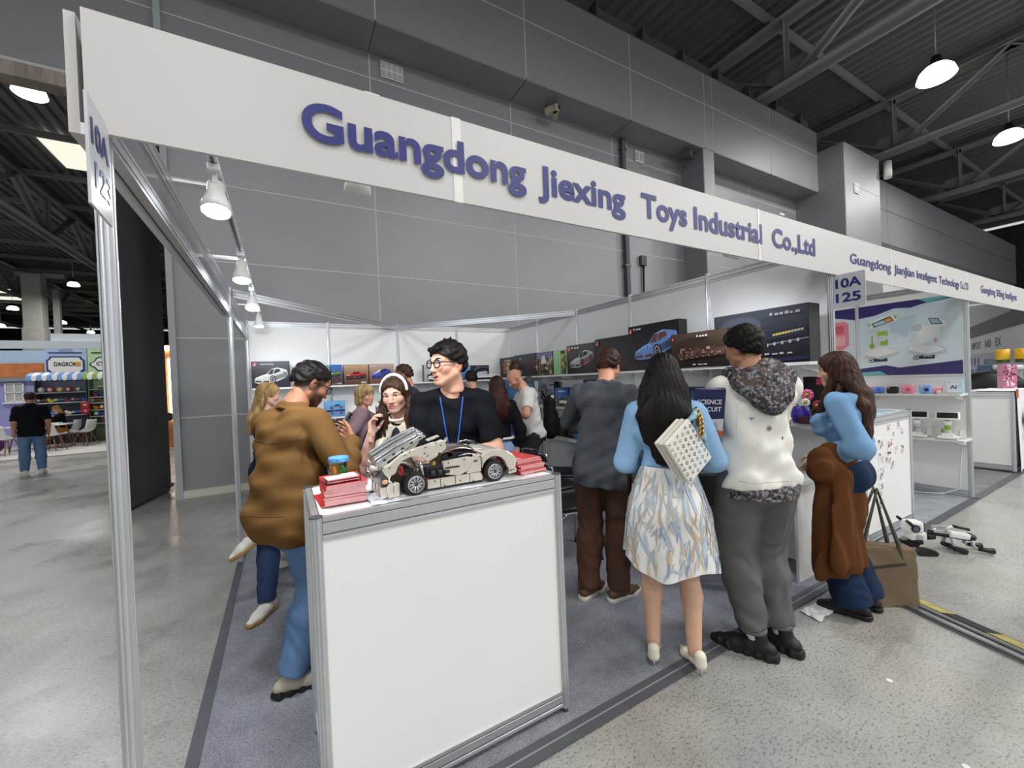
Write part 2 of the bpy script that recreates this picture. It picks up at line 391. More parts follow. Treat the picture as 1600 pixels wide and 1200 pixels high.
# cross bracing between trusses (lower level, along the wall line)
# concrete columns in the other hall
COLM = M('pale_concrete_column', (172, 172, 166), .8, noise=(2, .08))
for i, (x, y) in enumerate(((-15.3, 42.0), (-30, 60))):
    c = structure('trim_%d' % (i + 1), (x, y, 0))
    MB().box((0, 0, 5.4), (1.0, 1.0, 10.8), bev=.04).build('column_shaft', COLM, c)
    MB().box((0, 0, 3.6), (1.12, 1.12, 6.4), bev=.04).build('column_casing', COLM, c)
    MB().box((1.05, .3, 4.9), (.35, .35, 9.8)).build('column_duct', M('duct_grey', (140, 142, 142), .5), c)
    MB().box((.4, 0, 10.75), (2.6, .5, .3)).build('column_head', STEEL, c)
# high-bay lamps
GLOW = M('lit_lamp_glass', (255, 250, 225), .3, emit=3.6)
def lamp_meshes():
    d = MB().lathe([(.10, .24), (.2, .22), (.285, .13), (.33, .0), (.33, -.02), (.30, -.05), (.001, -.06)], n=24).mesh('lamp_shade', True)
    c = MB().lathe([(.001, .46), (.08, .45), (.1, .34), (.13, .3), (.13, .22), (.09, .21)], n=16).mesh('lamp_cap', True)
    r = MB().cyl((0, 0, .45), (0, 0, 3.17), .012, n=6).mesh('lamp_rod')
    rim = MB().tube([(.332 * math.cos(a), .332 * math.sin(a), -.01) for a in np.linspace(0, 2 * math.pi, 25)[:-1]], .008, n=5, closed=True).mesh('lamp_rim')
    return d, c, r, rim
_lm = lamp_meshes()
for x, y, z, s, lab in ((16.54, 2.45, 9.5, 1.25, 'lit high-bay lamp, the higher of the two over the right aisle'), (23.49, 2.34, 9.5, 1.2, 'lit high-bay lamp, the lower of the two at the right edge of the roof'),
                        (-5.0, 13.76, 9.5, 1.0, 'largest lit high-bay lamp, beside the top of the white side fascia'), (-12.16, 38.65, 9.5, 1.0, 'lit high-bay lamp just beside the concrete column'),
                        (-19.76, 50.6, 9.5, 1.1, 'lit yellowish high-bay lamp on the outer side of the concrete column'), (-19.6, 59.2, 9.5, 1.1, 'lit high-bay lamp low behind the column, above the pale stand roof'),
                        (-19.9, 67.6, 9.5, 1.1, 'lit high-bay lamp nearest the booth post, far across the hall'), (-25.5, 63, 9.5, 1.1, 'lit high-bay lamp at the outer edge above the pale stand roof'),
                        (-18.3, 38.6, 9.5, 1.0, 'lit high-bay lamp cut off by the picture edge, under the sloping truss')):
    t = thing('high_bay_lamp', lab, 'lamp', (x, y, z), group='high-bay lamps under the roof')
    for n, me, mt in zip(('lamp_shade', 'lamp_cap', 'lamp_rod', 'lamp_rim'), _lm, (GLOW, BLACK, STEEL, WHITE)):
        o = link_mesh(n, me, mt, t)
        o.scale = (s, s, s) if n != 'lamp_rod' else (1, 1, 1)
# wall fittings
def vent(x, z, w, h, lab, Y=6.24, nx=4, nz=2, group='white wall grilles'):
    t = thing('wall_grille', lab, 'grille', (x, Y, z), group=group)
    mb = MB().box((0, -.01, 0), (w, .02, h)); mb.build('grille_plate', M('grille_white', (206, 206, 204), .5), t)
    for i in range(nx):
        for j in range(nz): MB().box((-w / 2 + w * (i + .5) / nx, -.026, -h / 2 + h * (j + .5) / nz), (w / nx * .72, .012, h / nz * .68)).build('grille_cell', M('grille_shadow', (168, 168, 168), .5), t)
vent(2.42, 7.45, .42, .3, 'white square-celled grille high on the grey wall above the company lettering')
vent(8.93, 7.38, .32, .3, 'small white grille beside the vertical conduit on the grey wall', nx=2, nz=1)
vent(17.75, 7.63, .34, .34, 'small white square plate on the corner pier', Y=4.75, nx=2, nz=2)
def camera_unit(loc, rz, lab):
    t = thing('security_camera', lab, 'camera', loc, rz, group='security cameras on the grey wall')
    MB().box((0, -.12, 0), (.13, .32, .13), bev=.02).build('camera_housing', M('camera_shell', (176, 170, 150), .5), t)
    MB().cyl((0, -.28, 0), (0, -.3, 0), .045, n=14).build('camera_lens', BLACK, t)
    MB().cyl((0, .02, .02), (0, .02, .16), .02).build('camera_arm', GUT, t)
camera_unit((5.77, 5.95, 7.5), .5, 'security camera of the pair pointing out over the aisle'); camera_unit((6.0, 5.98, 7.5), -.6, 'security camera of the pair turned toward the far corner')
sp = thing('wall_speaker', 'small dark speaker under the overhang by the first pier', 'speaker', (10.3, 5.75, 7.5), .4)
MB().box((0, 0, 0), (.3, .22, .18), bev=.02).build('speaker_case', GUT, sp); MB().cyl((0, -.11, 0), (0, -.125, 0), .07, n=14).build('speaker_cone', BLACK, sp)
hp = thing('horn_speaker', 'white cylindrical speaker hanging at the corner pier below the truss', 'speaker', (19.95, 4.6, 8.7), .3)
MB().cyl((0, 0, -.3), (.12, 0, .3), .12, n=14).build('speaker_case', WHITE, hp); MB().cyl((.12, 0, .3), (.12, .3, .42), .02).build('speaker_arm', GUT, hp)
cd = thing('conduit', 'dark vertical conduit running down the grey wall', 'conduit', (8.28, 6.18, 0))
MB().box((0, 0, 3.84), (.12, .1, 7.68)).build('conduit_pipe', GUT, cd); MB().box((.12, .02, 3.84), (.04, .05, 7.66)).build('conduit_cable', M('pale_conduit', (160, 160, 160), .5), cd)
for z in (2.9, 4.4, 5.9, 7.4): MB().box((0, 0, z), (.2, .11, .05)).build('conduit_clip', ALUD, cd)
dk = thing('cable_riser', 'thin dark cable rising up the grey wall behind the white panels, beside the conduit', 'cable', (8.86, 6.2, 0))
MB().tube([(-.02, 0, .2), (.0, 0, 2.8), (.02, 0, 3.4), (.04, 0, 4.5)], .03, n=6).build('cable_run', BLACK, dk); MB().box((.04, 0, 4.6), (.2, .08, .26), bev=.01).build('junction_box', GUT, dk)
# ------------------------------------------------------------------ carpets and tapes
CARP = carpet_material('grey_blue_carpet', (110, 112, 119), (164, 166, 174)); CARP2 = carpet_material('pale_blue_carpet', (120, 126, 133), (172, 178, 184)); CARP3 = carpet_material('grey_carpet', (100, 99, 101), (146, 145, 147))
tag(MB().box((2.01, 2.5, .002), (3.98, 5.0, .008)).build('carpet', CARP), 'grey-blue needle-felt carpet of the booth with the white counter', 'carpet')
tag(MB().box((5.6, 2.5, .002), (3.18, 5.0, .008)).build('carpet', CARP2), 'pale blue-grey carpet of the booth with the sticker-covered counter', 'carpet')
tag(MB().box((9.3, 2.5, .002), (4.2, 5.0, .008)).build('carpet', CARP3), 'grey carpet of the furthest booth with the cloth-covered counter', 'carpet')
TAPE = M('grey_tape', (84, 86, 92), .6, noise=(8, .08)); TAPEL = M('pale_tape_edge', (150, 150, 152), .5)
tag(MB().box((-.003, 2.5, .007), (.052, 5.0, .005)).build('carpet_tape', TAPE), 'grey carpet tape along the open side beside the dark door', 'tape', 'grey carpet edge tapes')
ft = thing('carpet_tape', 'double grey carpet tape along the front edge by the white shoes', 'tape', (2.0, -.02, 0), group='grey carpet edge tapes')
MB().box((0, .022, .007), (4.06, .034, .005)).build('tape_strip', TAPE, ft); MB().box((0, -.026, .007), (4.06, .042, .005)).build('tape_strip', TAPE, ft); MB().box((0, 0, .005), (4.06, .02, .005)).build('tape_gap', TAPEL, ft)
tag(MB().box((5.6, -.03, .007), (3.1, .07, .005)).build('carpet_tape', TAPE), 'grey carpet tape running past the toy robot to the pale post', 'tape', 'grey carpet edge tapes')
tag(MB().box((9.3, -.03, .007), (4.2, .07, .005)).build('carpet_tape', TAPE), 'grey carpet tape in front of the cloth-covered counter', 'tape', 'grey carpet edge tapes')
# floor cable cover with warning tape
cc = thing('cable_cover', 'floor cable trunking with worn yellow and black warning tape', 'cable cover', (3.80, -.64, 0), math.radians(-107.5))
MB().box((.9, .04, .006), (3.3, .21, .012)).build('cover_base', M('trunking_steel', (150, 150, 150), .35, .7, noise=(5, .2)), cc)
for dy in (-.05, .02): MB().box((.9, dy, .014), (3.3, .02, .008)).build('cover_lip', ALUD, cc)
for k in range(15):
    MB().prism([(-.125, -.03), (.085, -.03), (.125, .03), (-.085, .03)], (-.6 + .21 * k, .095, .012), (1, 0, 0), (0, 1, 0), .004).build('tape_stripe', M('warning_black', (34, 33, 30), .6, noise=(20, .4)) if k % 2 else M('warning_yellow', (176, 166, 96), .6, noise=(20, .25)), cc)
# ------------------------------------------------------------------ post-and-rail booth frame
POST_PROF = [1, 1, .84, .84]
def post_mesh(h, r=.0205): return MB().cyl((0, 0, 0), (0, 0, h), r, n=32, prof=[1, 1.02, 1, .8], smooth=False).mesh('post')
P250 = post_mesh(2.5)
FOOT = MB().cyl((0, 0, 0), (0, 0, .012), .022, n=16).mesh('post_foot')
def post(parent, x, y, h=None):
    o = link_mesh('post', P250 if h is None else post_mesh(h), ALU, parent, (x, y, .012)); link_mesh('post_foot', FOOT, ALUD, o, (0, 0, -.012)); return o
def rail(parent, a, b, h=.07, name='rail', d=.022):
    a = Vector(a); b = Vector(b); L_ = (b - a).length; R = Rz(math.atan2(b.y - a.y, b.x - a.x)); c = (a + b) / 2
    mb = MB(); mb.box(c, (L_, d * .8, h), R)
    for dz, t in ((-h * .44, .012), (h * .44, .012), (0, h * .42)): mb.box(c + Vector((0, 0, dz)), (L_, d, t), R)
    for dz in (-h * .26, h * .26): mb.box(c + Vector((0, 0, dz)), (L_, d * .83, .0035), R, mi=1)
    return mb.build(name, [ALU, ALUD], parent)
wb = structure('wall_1')                                              # booth back wall
for k in range(4):
    MB().box((k + .5, 5.0, 1.25), (.955, .012, 2.36)).build('wall_panel', PANEL, wb); rail(wb, (k + .02, 5, 2.46), (k + .98, 5, 2.46)); rail(wb, (k + .02, 5, .05), (k + .98, 5, .05))
for k in range(5): post(wb, k, 5)
wr = structure('wall_2')                                              # booth right wall
for k in range(5):
    MB().box((4.0, k + .5, 1.25), (.012, .955, 2.36)).build('wall_panel', PANEL, wr); rail(wr, (4, k + .02, 2.46), (4, k + .98, 2.46)); rail(wr, (4, k + .02, .05), (4, k + .98, .05))
    post(wr, 4, k)
bf = thing('booth_scaffold', 'aluminium post-and-rail scaffold of the open booth side with corner tie beams', 'frame', (0, 0, 0))
post(bf, 0, 0); post(bf, 0, 3)
for a, b in (((0, .02), (0, 2.98)), ((0, 3.02), (0, 4.98))):
    rail(bf, (*a, 2.465), (*b, 2.465), .07); rail(bf, (*a, 2.275), (*b, 2.275), .06, d=.03)
    MB().box((0, (a[1] + b[1]) / 2, 2.37), (.006, b[1] - a[1], .125)).build('infill_panel', M('smoked_acrylic', (170, 174, 182), .08, 0, alpha=.45), bf)
rail(bf, (.02, 3.02, 2.465), (1.98, 4.98, 2.465), name='tie_beam'); rail(bf, (3.98, 3.02, 2.465), (2.02, 4.98, 2.465), name='tie_beam')
rail(bf, (.02, 0, 2.312), (3.98, 0, 2.312), .05, name='front_rail')
# ------------------------------------------------------------------ fascia
FASC = M('fascia_white', (208, 206, 204), .38, noise=(1.5, .01))
fa = thing('fascia_sign', 'long white fascia board with dark blue company names', 'sign', (0, 0, 0))
fx = [-.02, 1, 3, 5, 7.02, 9.02, 11]
for a, b in zip(fx[:-1], fx[1:]):
    MB().box(((a + b) / 2, -.034, 2.4045), (b - a - .004, .012, .313)).build('fascia_panel', FASC, fa)
for x in fx[1:-1]: MB().box((x, -.0355, 2.4045), (.036 if x < 2 else .02, .0135, .318)).build('joint_strip', M('joint_strip_white', (232, 232, 228), .3), fa)
for txt, x0, x1, z0, z1 in (('Guangdong', .477, 1.302, 0, 0), ('Jiexing', 1.362, 1.866, 0, 0), ('Toys', 1.975, 2.318, 0, 0), ('Industrial', 2.376, 3.03, 0, 0), ('Co.,Ltd', 3.146, 3.69, 0, 0)):
    lettering(txt, (x0, -.0405, 2.357 if x0 < 1 else 2.353), (1, 0, 0), (0, 0, 1), x1 - x0, mat=NAVY, parent=fa, bold=.03, cap=.12, off=.0075 if txt == 'Guangdong' else .003)
jx = [('Guangdong', 4.228, 4.97), ('JianJian', 5.035, 5.49), ('Inteligent', 5.56, 6.13), ('Technology', 6.19, 6.70), ('Co.,LTD', 6.74, 7.09)]
jx = [('Guangdong', 4.228, 4.99), ('JianJian', 5.06, 5.52), ('Inteligent', 5.58, 6.11), ('Technology', 6.17, 6.79), ('Co.,LTD', 6.83, 7.10)]
for txt, x0, x1 in jx: lettering(txt, (x0, -.0405, 2.362), (1, 0, 0), (0, 0, 1), x1 - x0, mat=NAVY, parent=fa, bold=.012, cap=.078, off=.003)
for txt, x0, x1 in (('Guangdong', 7.57, 8.16), ('SiSing', 8.22, 8.56), ('Intelligent', 8.62, 9.2)): lettering(txt, (x0, -.0405, 2.37), (1, 0, 0), (0, 0, 1), x1 - x0, mat=NAVY, parent=fa, bold=.012, cap=.088, off=.003)
sf = thing('side_fascia', 'white fascia board seen end-on at the open booth corner', 'sign', (-.045, 0, 0))
MB().box((0, 1.48, 2.40), (.022, 3.0, .31)).build('fascia_panel', FASC, sf)
MB().box((.016, 1.48, 2.26), (.01, 3.0, .03)).build('fascia_clip', ALU, sf)
SIGN = M('sign_board_grey', (205, 207, 212), .35)
ns = thing('number_sign', 'booth number board 10A 125 sticking out beside the post with the poster', 'sign', (4.0, -.115, 2.12))
MB().box((0, 0, 0), (.006, .19, .248)).build('sign_board', SIGN, ns)
lettering('10A', (-.0035, .082, .025), (0, -1, 0), (0, 0, 1), .155, mat=NAVY, parent=ns, bold=.03, cap=.066); lettering('125', (-.0035, .082, -.08), (0, -1, 0), (0, 0, 1), .15, mat=NAVY, parent=ns, bold=.03, cap=.066)
ns2 = thing('number_sign', 'booth number board 10A 12 on the near corner post seen at a slant', 'sign', (.03, -.138, 2.127), math.radians(3))
MB().box((0, 0, 0), (.006, .16, .252)).build('sign_board', SIGN, ns2)
DIM = M('washed_blue_lettering', (92, 104, 160), .4)
lettering('10A', (.0035, -.066, .02), (0, 1, 0), (0, 0, 1), .13, mat=NAVY, parent=ns2, bold=.03, cap=.06); lettering('12', (.0035, -.05, -.075), (0, 1, 0), (0, 0, 1), .085, mat=DIM, parent=ns2, bold=.03, cap=.06); lettering('3', (.0035, .04, -.075), (0, 1, 0), (0, 0, 1), .036, mat=DIM, parent=ns2, bold=.03, cap=.06)
# ------------------------------------------------------------------ track lights
TRK = M('track_white', (228, 228, 228), .35)
BULB = M('lit_spot_lens', (250, 252, 255), .3, emit=30)
def track_light(x, y, z, tilt, lab, power, rz=0., aim=(.25, .35, -1)):
    t = thing('track_spotlight', lab, 'lamp', (x, y, z), rz, group='white spotlights of the booth')
    MB().box((0, 0, .055), (.045, .09, .03), bev=.005).build('track_adapter', TRK, t)
    MB().box((0, 0, .025), (.018, .03, .05)).build('swivel_arm', TRK, t)
    R = Matrix.Rotation(tilt, 3, 'X'); R3 = Rz(rz) @ R
    h = MB().lathe([(.001, .075), (.03, .072), (.034, .02), (.05, -.03), (.056, -.065), (.052, -.068), (.046, -.05), (.001, -.05)], (0, 0, -.06), n=20, R=R).build('lamp_head', TRK, t)
    MB().lathe([(.051, -.064), (.001, -.068)], (0, 0, -.06), n=20, R=R).build('lamp_lens', BULB, h)
    d = R3 @ Vector((0, 0, -1)); c = Vector((x, y, z - .06)) + d * .09
    spot_lamp(c, c + Vector(aim), power, 150, 1., .06)
TX = .18
for y, tl, pw, lab in ((.62, -.3, 28, 'largest lit white spotlight, hanging nearest below the fascia'), (1.84, -.25, 36, 'second lit spotlight along the white track'), (2.95, -.5, 50, 'lit spotlight tilted toward the back wall, at the tie beam'), (4.15, -.2, 18, 'last lit spotlight, hanging before the back wall')):
    track_light(TX, y, 2.44, tl, lab, pw, aim=(.8, .9, .6) if y in (2.95, 1.84) else (.25, .35, -1))
track_light(.70, .30, 2.50, .5, 'lit spotlight just showing under the lower edge of the fascia', 24)
MB().box((.7, .15, 2.565), (.05, .36, .012)).build('lamp_arm', TRK, bf)
track_light(3.3, .30, 2.52, .5, 'spotlight hidden behind the fascia near the booth number board', 24)
MB().box((3.3, .15, 2.585), (.05, .36, .012)).build('lamp_arm', TRK, bf)
tr = thing('light_track', 'white spotlight track held by flat arms along the open side', 'track', (TX, 2.4, 2.52))
MB().box((0, 0, 0), (.034, 3.8, .02)).build('track_bar', TRK, tr); MB().box((0, 0, -.012), (.012, 3.78, .006)).build('track_slot', ALUD, tr)
for y in (.86, 2.04, 3.9): MB().box((-TX / 2 - .01, y - 2.4, -.0), (TX + .02, .05, .012)).build('track_arm', TRK, tr)
# ------------------------------------------------------------------ white counter at the front
def counter(name, lab, x0, x1, y0, y1, h, front=True, yaw=0.):
    t = thing(name, lab, 'counter', (0, 0, 0)); t.location = ((x0 + x1) / 2, (y0 + y1) / 2, 0); w = x1 - x0; d = y1 - y0
    for sx in (-1, 1):
        for sy in (-1, 1):
            o = MB().cyl((0, 0, .03), (0, 0, h), .021, n=32, prof=[1, 1.02, 1, .8], smooth=False).build('counter_post', ALU, t, (sx * (w / 2 - .02), sy * (d / 2 - .02), 0))
            MB().cyl((0, 0, h), (0, 0, h + .004), .022, n=16).build('post_cap', ALUD, o); MB().cyl((0, 0, 0), (0, 0, .03), .013, n=10).build('post_foot', ALUD, o)
    for sy in (-1, 1):
        y = sy * (d / 2 - .02)
        if sy < 0 or not front: MB().box((0, y, h / 2), (w - .06, .01, h - .14)).build('front_panel', PANEL, t)
        rail(t, (-w / 2 + .04, y, h - .04), (w / 2 - .04, y, h - .04), .08)
        if sy < 0: rail(t, (-w / 2 + .04, y, .075), (w / 2 - .04, y, .075), .07)
    for sx in (-1, 1):
        x = sx * (w / 2 - .02)
        MB().box((x, 0, h / 2), (.01, d - .06, h - .14)).build('side_panel', PANEL, t); rail(t, (x, -d / 2 + .04, h - .04), (x, d / 2 - .04, h - .04), .08); rail(t, (x, -d / 2 + .04, .075), (x, d / 2 - .04, .075), .07)
    MB().box((0, 0, h - .007), (w - .07, d - .07, .012)).build('counter_top', M('counter_top_white', (232, 232, 232), .3), t)
    MB().box((0, 0, .4), (w - .07, d - .08, .012)).build('inner_shelf', PANEL, t)
    return t
HC = 1.12
counter('display_counter', 'white display counter with aluminium posts carrying the silver model car', .452, 1.505, .065, .60, HC)
jc = counter('display_counter', 'white counter with stickers and small photos on its front', 4.66, 5.72, .06, .58, 1.12)
c3 = counter('display_counter', 'white counter with a draped white cloth at the picture edge', 9.06, 10.1, -.02, .52, 1.12)
# ------------------------------------------------------------------ shelves
def shelf(lab, p0, p1, z, depth, n_dir, brk):
    """board from p0 to p1 along a wall; n_dir points away from the wall"""
    p0 = Vector((*p0, 0)); p1 = Vector((*p1, 0)); n_dir = Vector((*n_dir, 0)); c = (p0 + p1) / 2 + n_dir * depth / 2; L_ = (p1 - p0).length
    t = thing('wall_shelf', lab, 'shelf', (c.x, c.y, z), math.atan2((p1 - p0).y, (p1 - p0).x), 'white wall shelves')
    nl = 1 if Vector((-math.sin(t.rotation_euler.z), math.cos(t.rotation_euler.z), 0)).dot(n_dir) > 0 else -1
    MB().box((0, 0, -.011), (L_, depth, .022)).build('shelf_board', M('shelf_white', (232, 232, 230), .4), t)
    for b in brk: MB().prism([(0, 0), (depth * .96, 0), (depth * .96, -.02), (.06, -.055), (0, -.07)], (-L_ / 2 + b * L_ - .008, -nl * depth / 2, -.022), (0, nl, 0), (0, 0, 1), .016).build('shelf_bracket', TRK, t)
    return t
ZS1, ZS2, ZS3 = 1.60, 1.165, .74
shelf('top shelf along the back wall carrying the truck boxes', (.06, 4.99), (3.66, 4.99), 1.592, .29, (0, -1), (.02, .25, .5, .75, .98))
shelf('middle shelf on the back wall carrying the blue pickup box', (.06, 4.99), (2.0, 4.99), 1.15, .29, (0, -1), (.05, .5, .95))
shelf('low shelf on the back wall with dark boxes behind the phone', (.06, 4.99), (2.0, 4.99), .80, .29, (0, -1), (.05, .5, .95))
shelf('long top shelf on the right wall carrying the big vehicle boxes', (3.99, 4.96), (3.99, .02), 1.612, .29, (-1, 0), (.02, .2, .4, .6, .8, .99))
shelf('middle shelf on the right wall with model scenes', (3.99, 4.6), (3.99, -.06), 1.175, .42, (-1, 0), (.02, .33, .66, .98))
shelf('lowest shelf on the right wall with small dark boxes', (3.99, 4.6), (3.99, 2.2), .74, .32, (-1, 0), (.05, .5, .95))
dsk = thing('low_table', 'grey-sided low table along the right booth wall', 'table', (3.78, 1.2, 0))
MB().box((0, 0, .735), (.38, 2.3, .03)).build('table_top', M('shelf_white', (232, 232, 230), .4), dsk); MB().box((.17, 0, .37), (.02, 2.28, .7)).build('table_panel', PANEL, dsk)
for y in (-1.1, 0, 1.1): MB().box((0, y, .36), (.34, .02, .72)).build('table_side', PANEL, dsk)
# ------------------------------------------------------------------ silver model car on the counter
SIL = M('champagne_silver', (232, 226, 212), .24, .55, noise=(30, .05)); SILV = M('bright_silver', (214, 214, 214), .15, .9); GUN = M('gunmetal', (116, 114, 112), .25, .8)
BLK = M('brick_black', (16, 16, 17), .35); RED = M('brick_red', (170, 30, 26), .35); TYRE = M('tyre_rubber', (24, 24, 25), .7); YEL = M('brick_yellow', (190, 160, 40), .4)
car = thing('model_car', 'silver building-brick supercar model with raised rear body on the white counter', 'model car', (.839, .255, HC))
UX, UZ = Vector((1, 0, 0)), Vector((0, 0, 1))
def plate(name, pts, y, th, mat, parent=None, bev=.0025):
    """panel cut to a side profile (x, z), th deep across the car, with softened edges"""
    bm = bmesh.new(); a = [bm.verts.new((p[0], y, p[1])) for p in pts]; f = bm.faces.new(a)
    r = bmesh.ops.extrude_face_region(bm, geom=[f])
    for v in [g for g in r['geom'] if isinstance(g, bmesh.types.BMVert)]: v.co.y += th
    bmesh.ops.recalc_face_normals(bm, faces=bm.faces[:])
    bmesh.ops.bevel(bm, geom=[e for e in bm.edges if e.calc_length() > .004], offset=bev, segments=1, affect='EDGES')
    me = bpy.data.meshes.new(name); bm.to_mesh(me); bm.free()
    return link_mesh(name, me, mat, parent or car)
def wheel(x, y, side, r=.0465):
    w = MB(); R = Matrix.Rotation(math.pi / 2, 3, 'X')
    w.lathe([(r * .72, -.016), (r * .9, -.019), (r * .985, -.014), (r, 0), (r * .985, .014), (r * .9, .019), (r * .72, .016)], (x, y, r), n=32, R=R); t = w.build('tyre', TYRE, car)
    yo = y + side * .0185
    rim = MB().lathe([(r * .74, -.002), (r * .74, .003), (r * .64, .003), (r * .62, -.004)], (x, yo, r), n=32, R=Matrix.Rotation(math.pi / 2 * side, 3, 'X')); rim.build('rim', M('rim_white_silver', (226, 226, 230), .25, .5), t)
    sp = MB()
    for k in range(10):
        a = k * math.pi / 5
        for da in (-.13, .13):
            c = Vector((math.cos(a + da), 0, math.sin(a + da))); i0 = Vector((math.cos(a), 0, math.sin(a)))
            sp.cyl(Vector((x, yo, r)) + i0 * .008, Vector((x, yo + side * .001, r)) + c * r * .66, .0016, n=5)
    sp.cyl((x, yo - .004, r), (x, yo + side * .004, r), .007, n=12); s = sp.build('spokes', M('rim_white_silver', (226, 226, 230), .25, .5), t); s['kind'] = 'stuff'
    MB().cyl((x, yo - side * .008, r), (x, yo - side * .006, r), r * .66, n=24).build('brake_disc', GUN, t)
for x in (0, .352):
    wheel(x, -.105, -1); wheel(x, .105, 1)
plate('chassis', [(-.06, .03), (.45, .03), (.45, .06), (.4, .075), (.31, .10), (.3, .07), (.05, .07), (-.04, .08)], -.085, .17, BLK)
plate('sill', [(.048, .016), (.296, .016), (.298, .036), (.29, .05), (.05, .052)], -.112, .02, SIL); plate('sill', [(.048, .016), (.296, .016), (.298, .036), (.29, .05), (.05, .052)], .092, .02, SIL)
for k in range(3): MB().box((.105 + .065 * k, -.1125, .035), (.0015, .003, .033)).build('sill_seam', BLK, car)
plate('side_panel', [(.13, .062), (.19, .05), (.235, .064), (.25, .09), (.262, .118), (.235, .124), (.12, .118), (.122, .09)], -.108, .022, SIL)
plate('side_panel', [(.222, .052), (.292, .054), (.292, .1), (.288, .124), (.262, .13), (.25, .1), (.238, .075)], -.113, .02, SIL)
plate('side_panel', [(.13, .062), (.29, .056), (.288, .122), (.12, .118)], .09, .02, SIL)
MB().ell((.266, -.114, .104), (.011, .003, .006)).build('side_badge', GUN, car)
MB().box((.16, -.1, .09), (.065, .02, .006)).build('panel_groove', BLK, car)
eng = MB().box((.105, -.06, .08), (.11, .07, .045), bev=.004); eng.build('engine_block', BLK, car)
for k in range(3): MB().cyl((.065 + .03 * k, -.098, .075), (.088 + .03 * k, -.098, .075), .013, n=10).build('black_cylinder', M('soft_black', (38, 38, 40), .45), car)
MB().box((.055, -.099, .05), (.02, .008, .014), Matrix.Rotation(.5, 3, 'Y')).build('red_wedge', RED, car)
MB().box((.03, -.04, .1), (.012, .02, .05), Matrix.Rotation(.35, 3, 'Y')).build('silver_strut', SILV, car); MB().cyl((.028, -.1, .13), (.036, -.1, .06), .007, n=8).build('silver_damper', SILV, car)
MB().box((-.045, -.07, .098), (.012, .04, .03)).build('red_brick', RED, car); MB().box((.05, -.07, .105), (.07, .03, .008)).build('gear_rack', GUN, car); MB().box((.085, -.095, .115), (.012, .01, .014)).build('yellow_pin', YEL, car)
for k in range(7): MB().cyl((.03 + .009 * k, -.0905, .124 + .001 * k), (.03 + .009 * k, -.094, .124 + .001 * k), .003, n=8).build('rack_hole', GUN, car)
plate('cockpit', [(.12, .1), (.3, .1), (.295, .128), (.27, .14), (.15, .15), (.13, .135)], -.07, .14, BLK)
for y in (-.045, .03): MB().box((.165, y, .14), (.03, .05, .035), Matrix.Rotation(-.4, 3, 'Y'), bev=.005).build('red_seat', RED, car)
MB().box((.275, -.02, .136), (.03, .08, .01), Matrix.Rotation(.4, 3, 'Y')).build('red_dash', RED, car)
MB().tube([(.245 + .0 * math.cos(a), -.045 + .018 * math.cos(a), .138 + .018 * math.sin(a)) for a in np.linspace(0, 6.28, 13)[:-1]], .0028, n=5, closed=True).build('steering_wheel', BLK, car)
rf = MB(); n = 12                                                     # domed roof
vs = []
for i in range(n + 1):
    x = .12 + .155 * i / n; zc = .148 + .026 * math.sin(math.pi * (i / n * .75 + .12))
    for j in range(7):
        y = -.075 + .15 * j / 6; vs.append((x, y, zc - .012 * ((y / .075) ** 2)))
rf.add(vs, [(i * 7 + j, (i + 1) * 7 + j, (i + 1) * 7 + j + 1, i * 7 + j + 1) for i in range(n) for j in range(6)], smooth=True)
ro = rf.build('roof_shell', M('roof_grey_metal', (150, 148, 144), .2, .8), car); md = ro.modifiers.new('s', 'SOLIDIFY'); md.thickness = .006
for y in (-.078, .078): MB().tube([(.27, y, .15), (.3, y * .98, .148), (.335, y * .9, .128)], .004, n=6).build('windscreen_pillar', SILV, car)
MB().tube([(.255, .07, .158), (.3, .078, .164), (.345, .08, .152), (.385, .08, .13)], .0045, n=6).build('windscreen_arc', BLK, car)
MB().tube([(.262, .078, .162), (.305, .086, .168), (.35, .088, .155)], .004, n=6).build('windscreen_arc', SILV, car)
MB().tube([(.2, -.08, .128), (.24, -.085, .135), (.285, -.09, .126)], .003, n=6).build('door_frame', SILV, car)
MB().box((.208, .09, .18), (.014, .004, .018), Matrix.Rotation(.5, 3, 'Y')).build('raised_mirror', SILV, car)
def arc(cx, cz, r, a0, a1, n=9): return [(cx + r * math.cos(a), cz + r * math.sin(a)) for a in np.linspace(math.radians(a0), math.radians(a1), n)]
fend = [(.298, .115), (.315, .133), (.345, .142), (.385, .140), (.42, .128), (.452, .108), (.474, .085), (.466, .06), (.458, .038), (.43, .03), (.428, .05)] + arc(.356, .05, .062, 10, 165)
for y in (-.115, .087): plate('front_fender', fend, y, .028, SIL)
plate('bonnet', [(.31, .133), (.345, .143), (.39, .14), (.425, .127), (.458, .105), (.47, .085), (.44, .1), (.38, .125), (.31, .12)], -.09, .18, SIL)
plate('bumper_block', [(.425, .022), (.468, .026), (.468, .046), (.43, .042)], -.115, .05, SIL); plate('bumper_block', [(.425, .022), (.468, .026), (.468, .046), (.43, .042)], .065, .05, SIL)
MB().box((.468, -.08, .082), (.006, .05, .012)).build('headlight', CHROME, car); MB().box((.468, .08, .082), (.006, .05, .012)).build('headlight', CHROME, car)
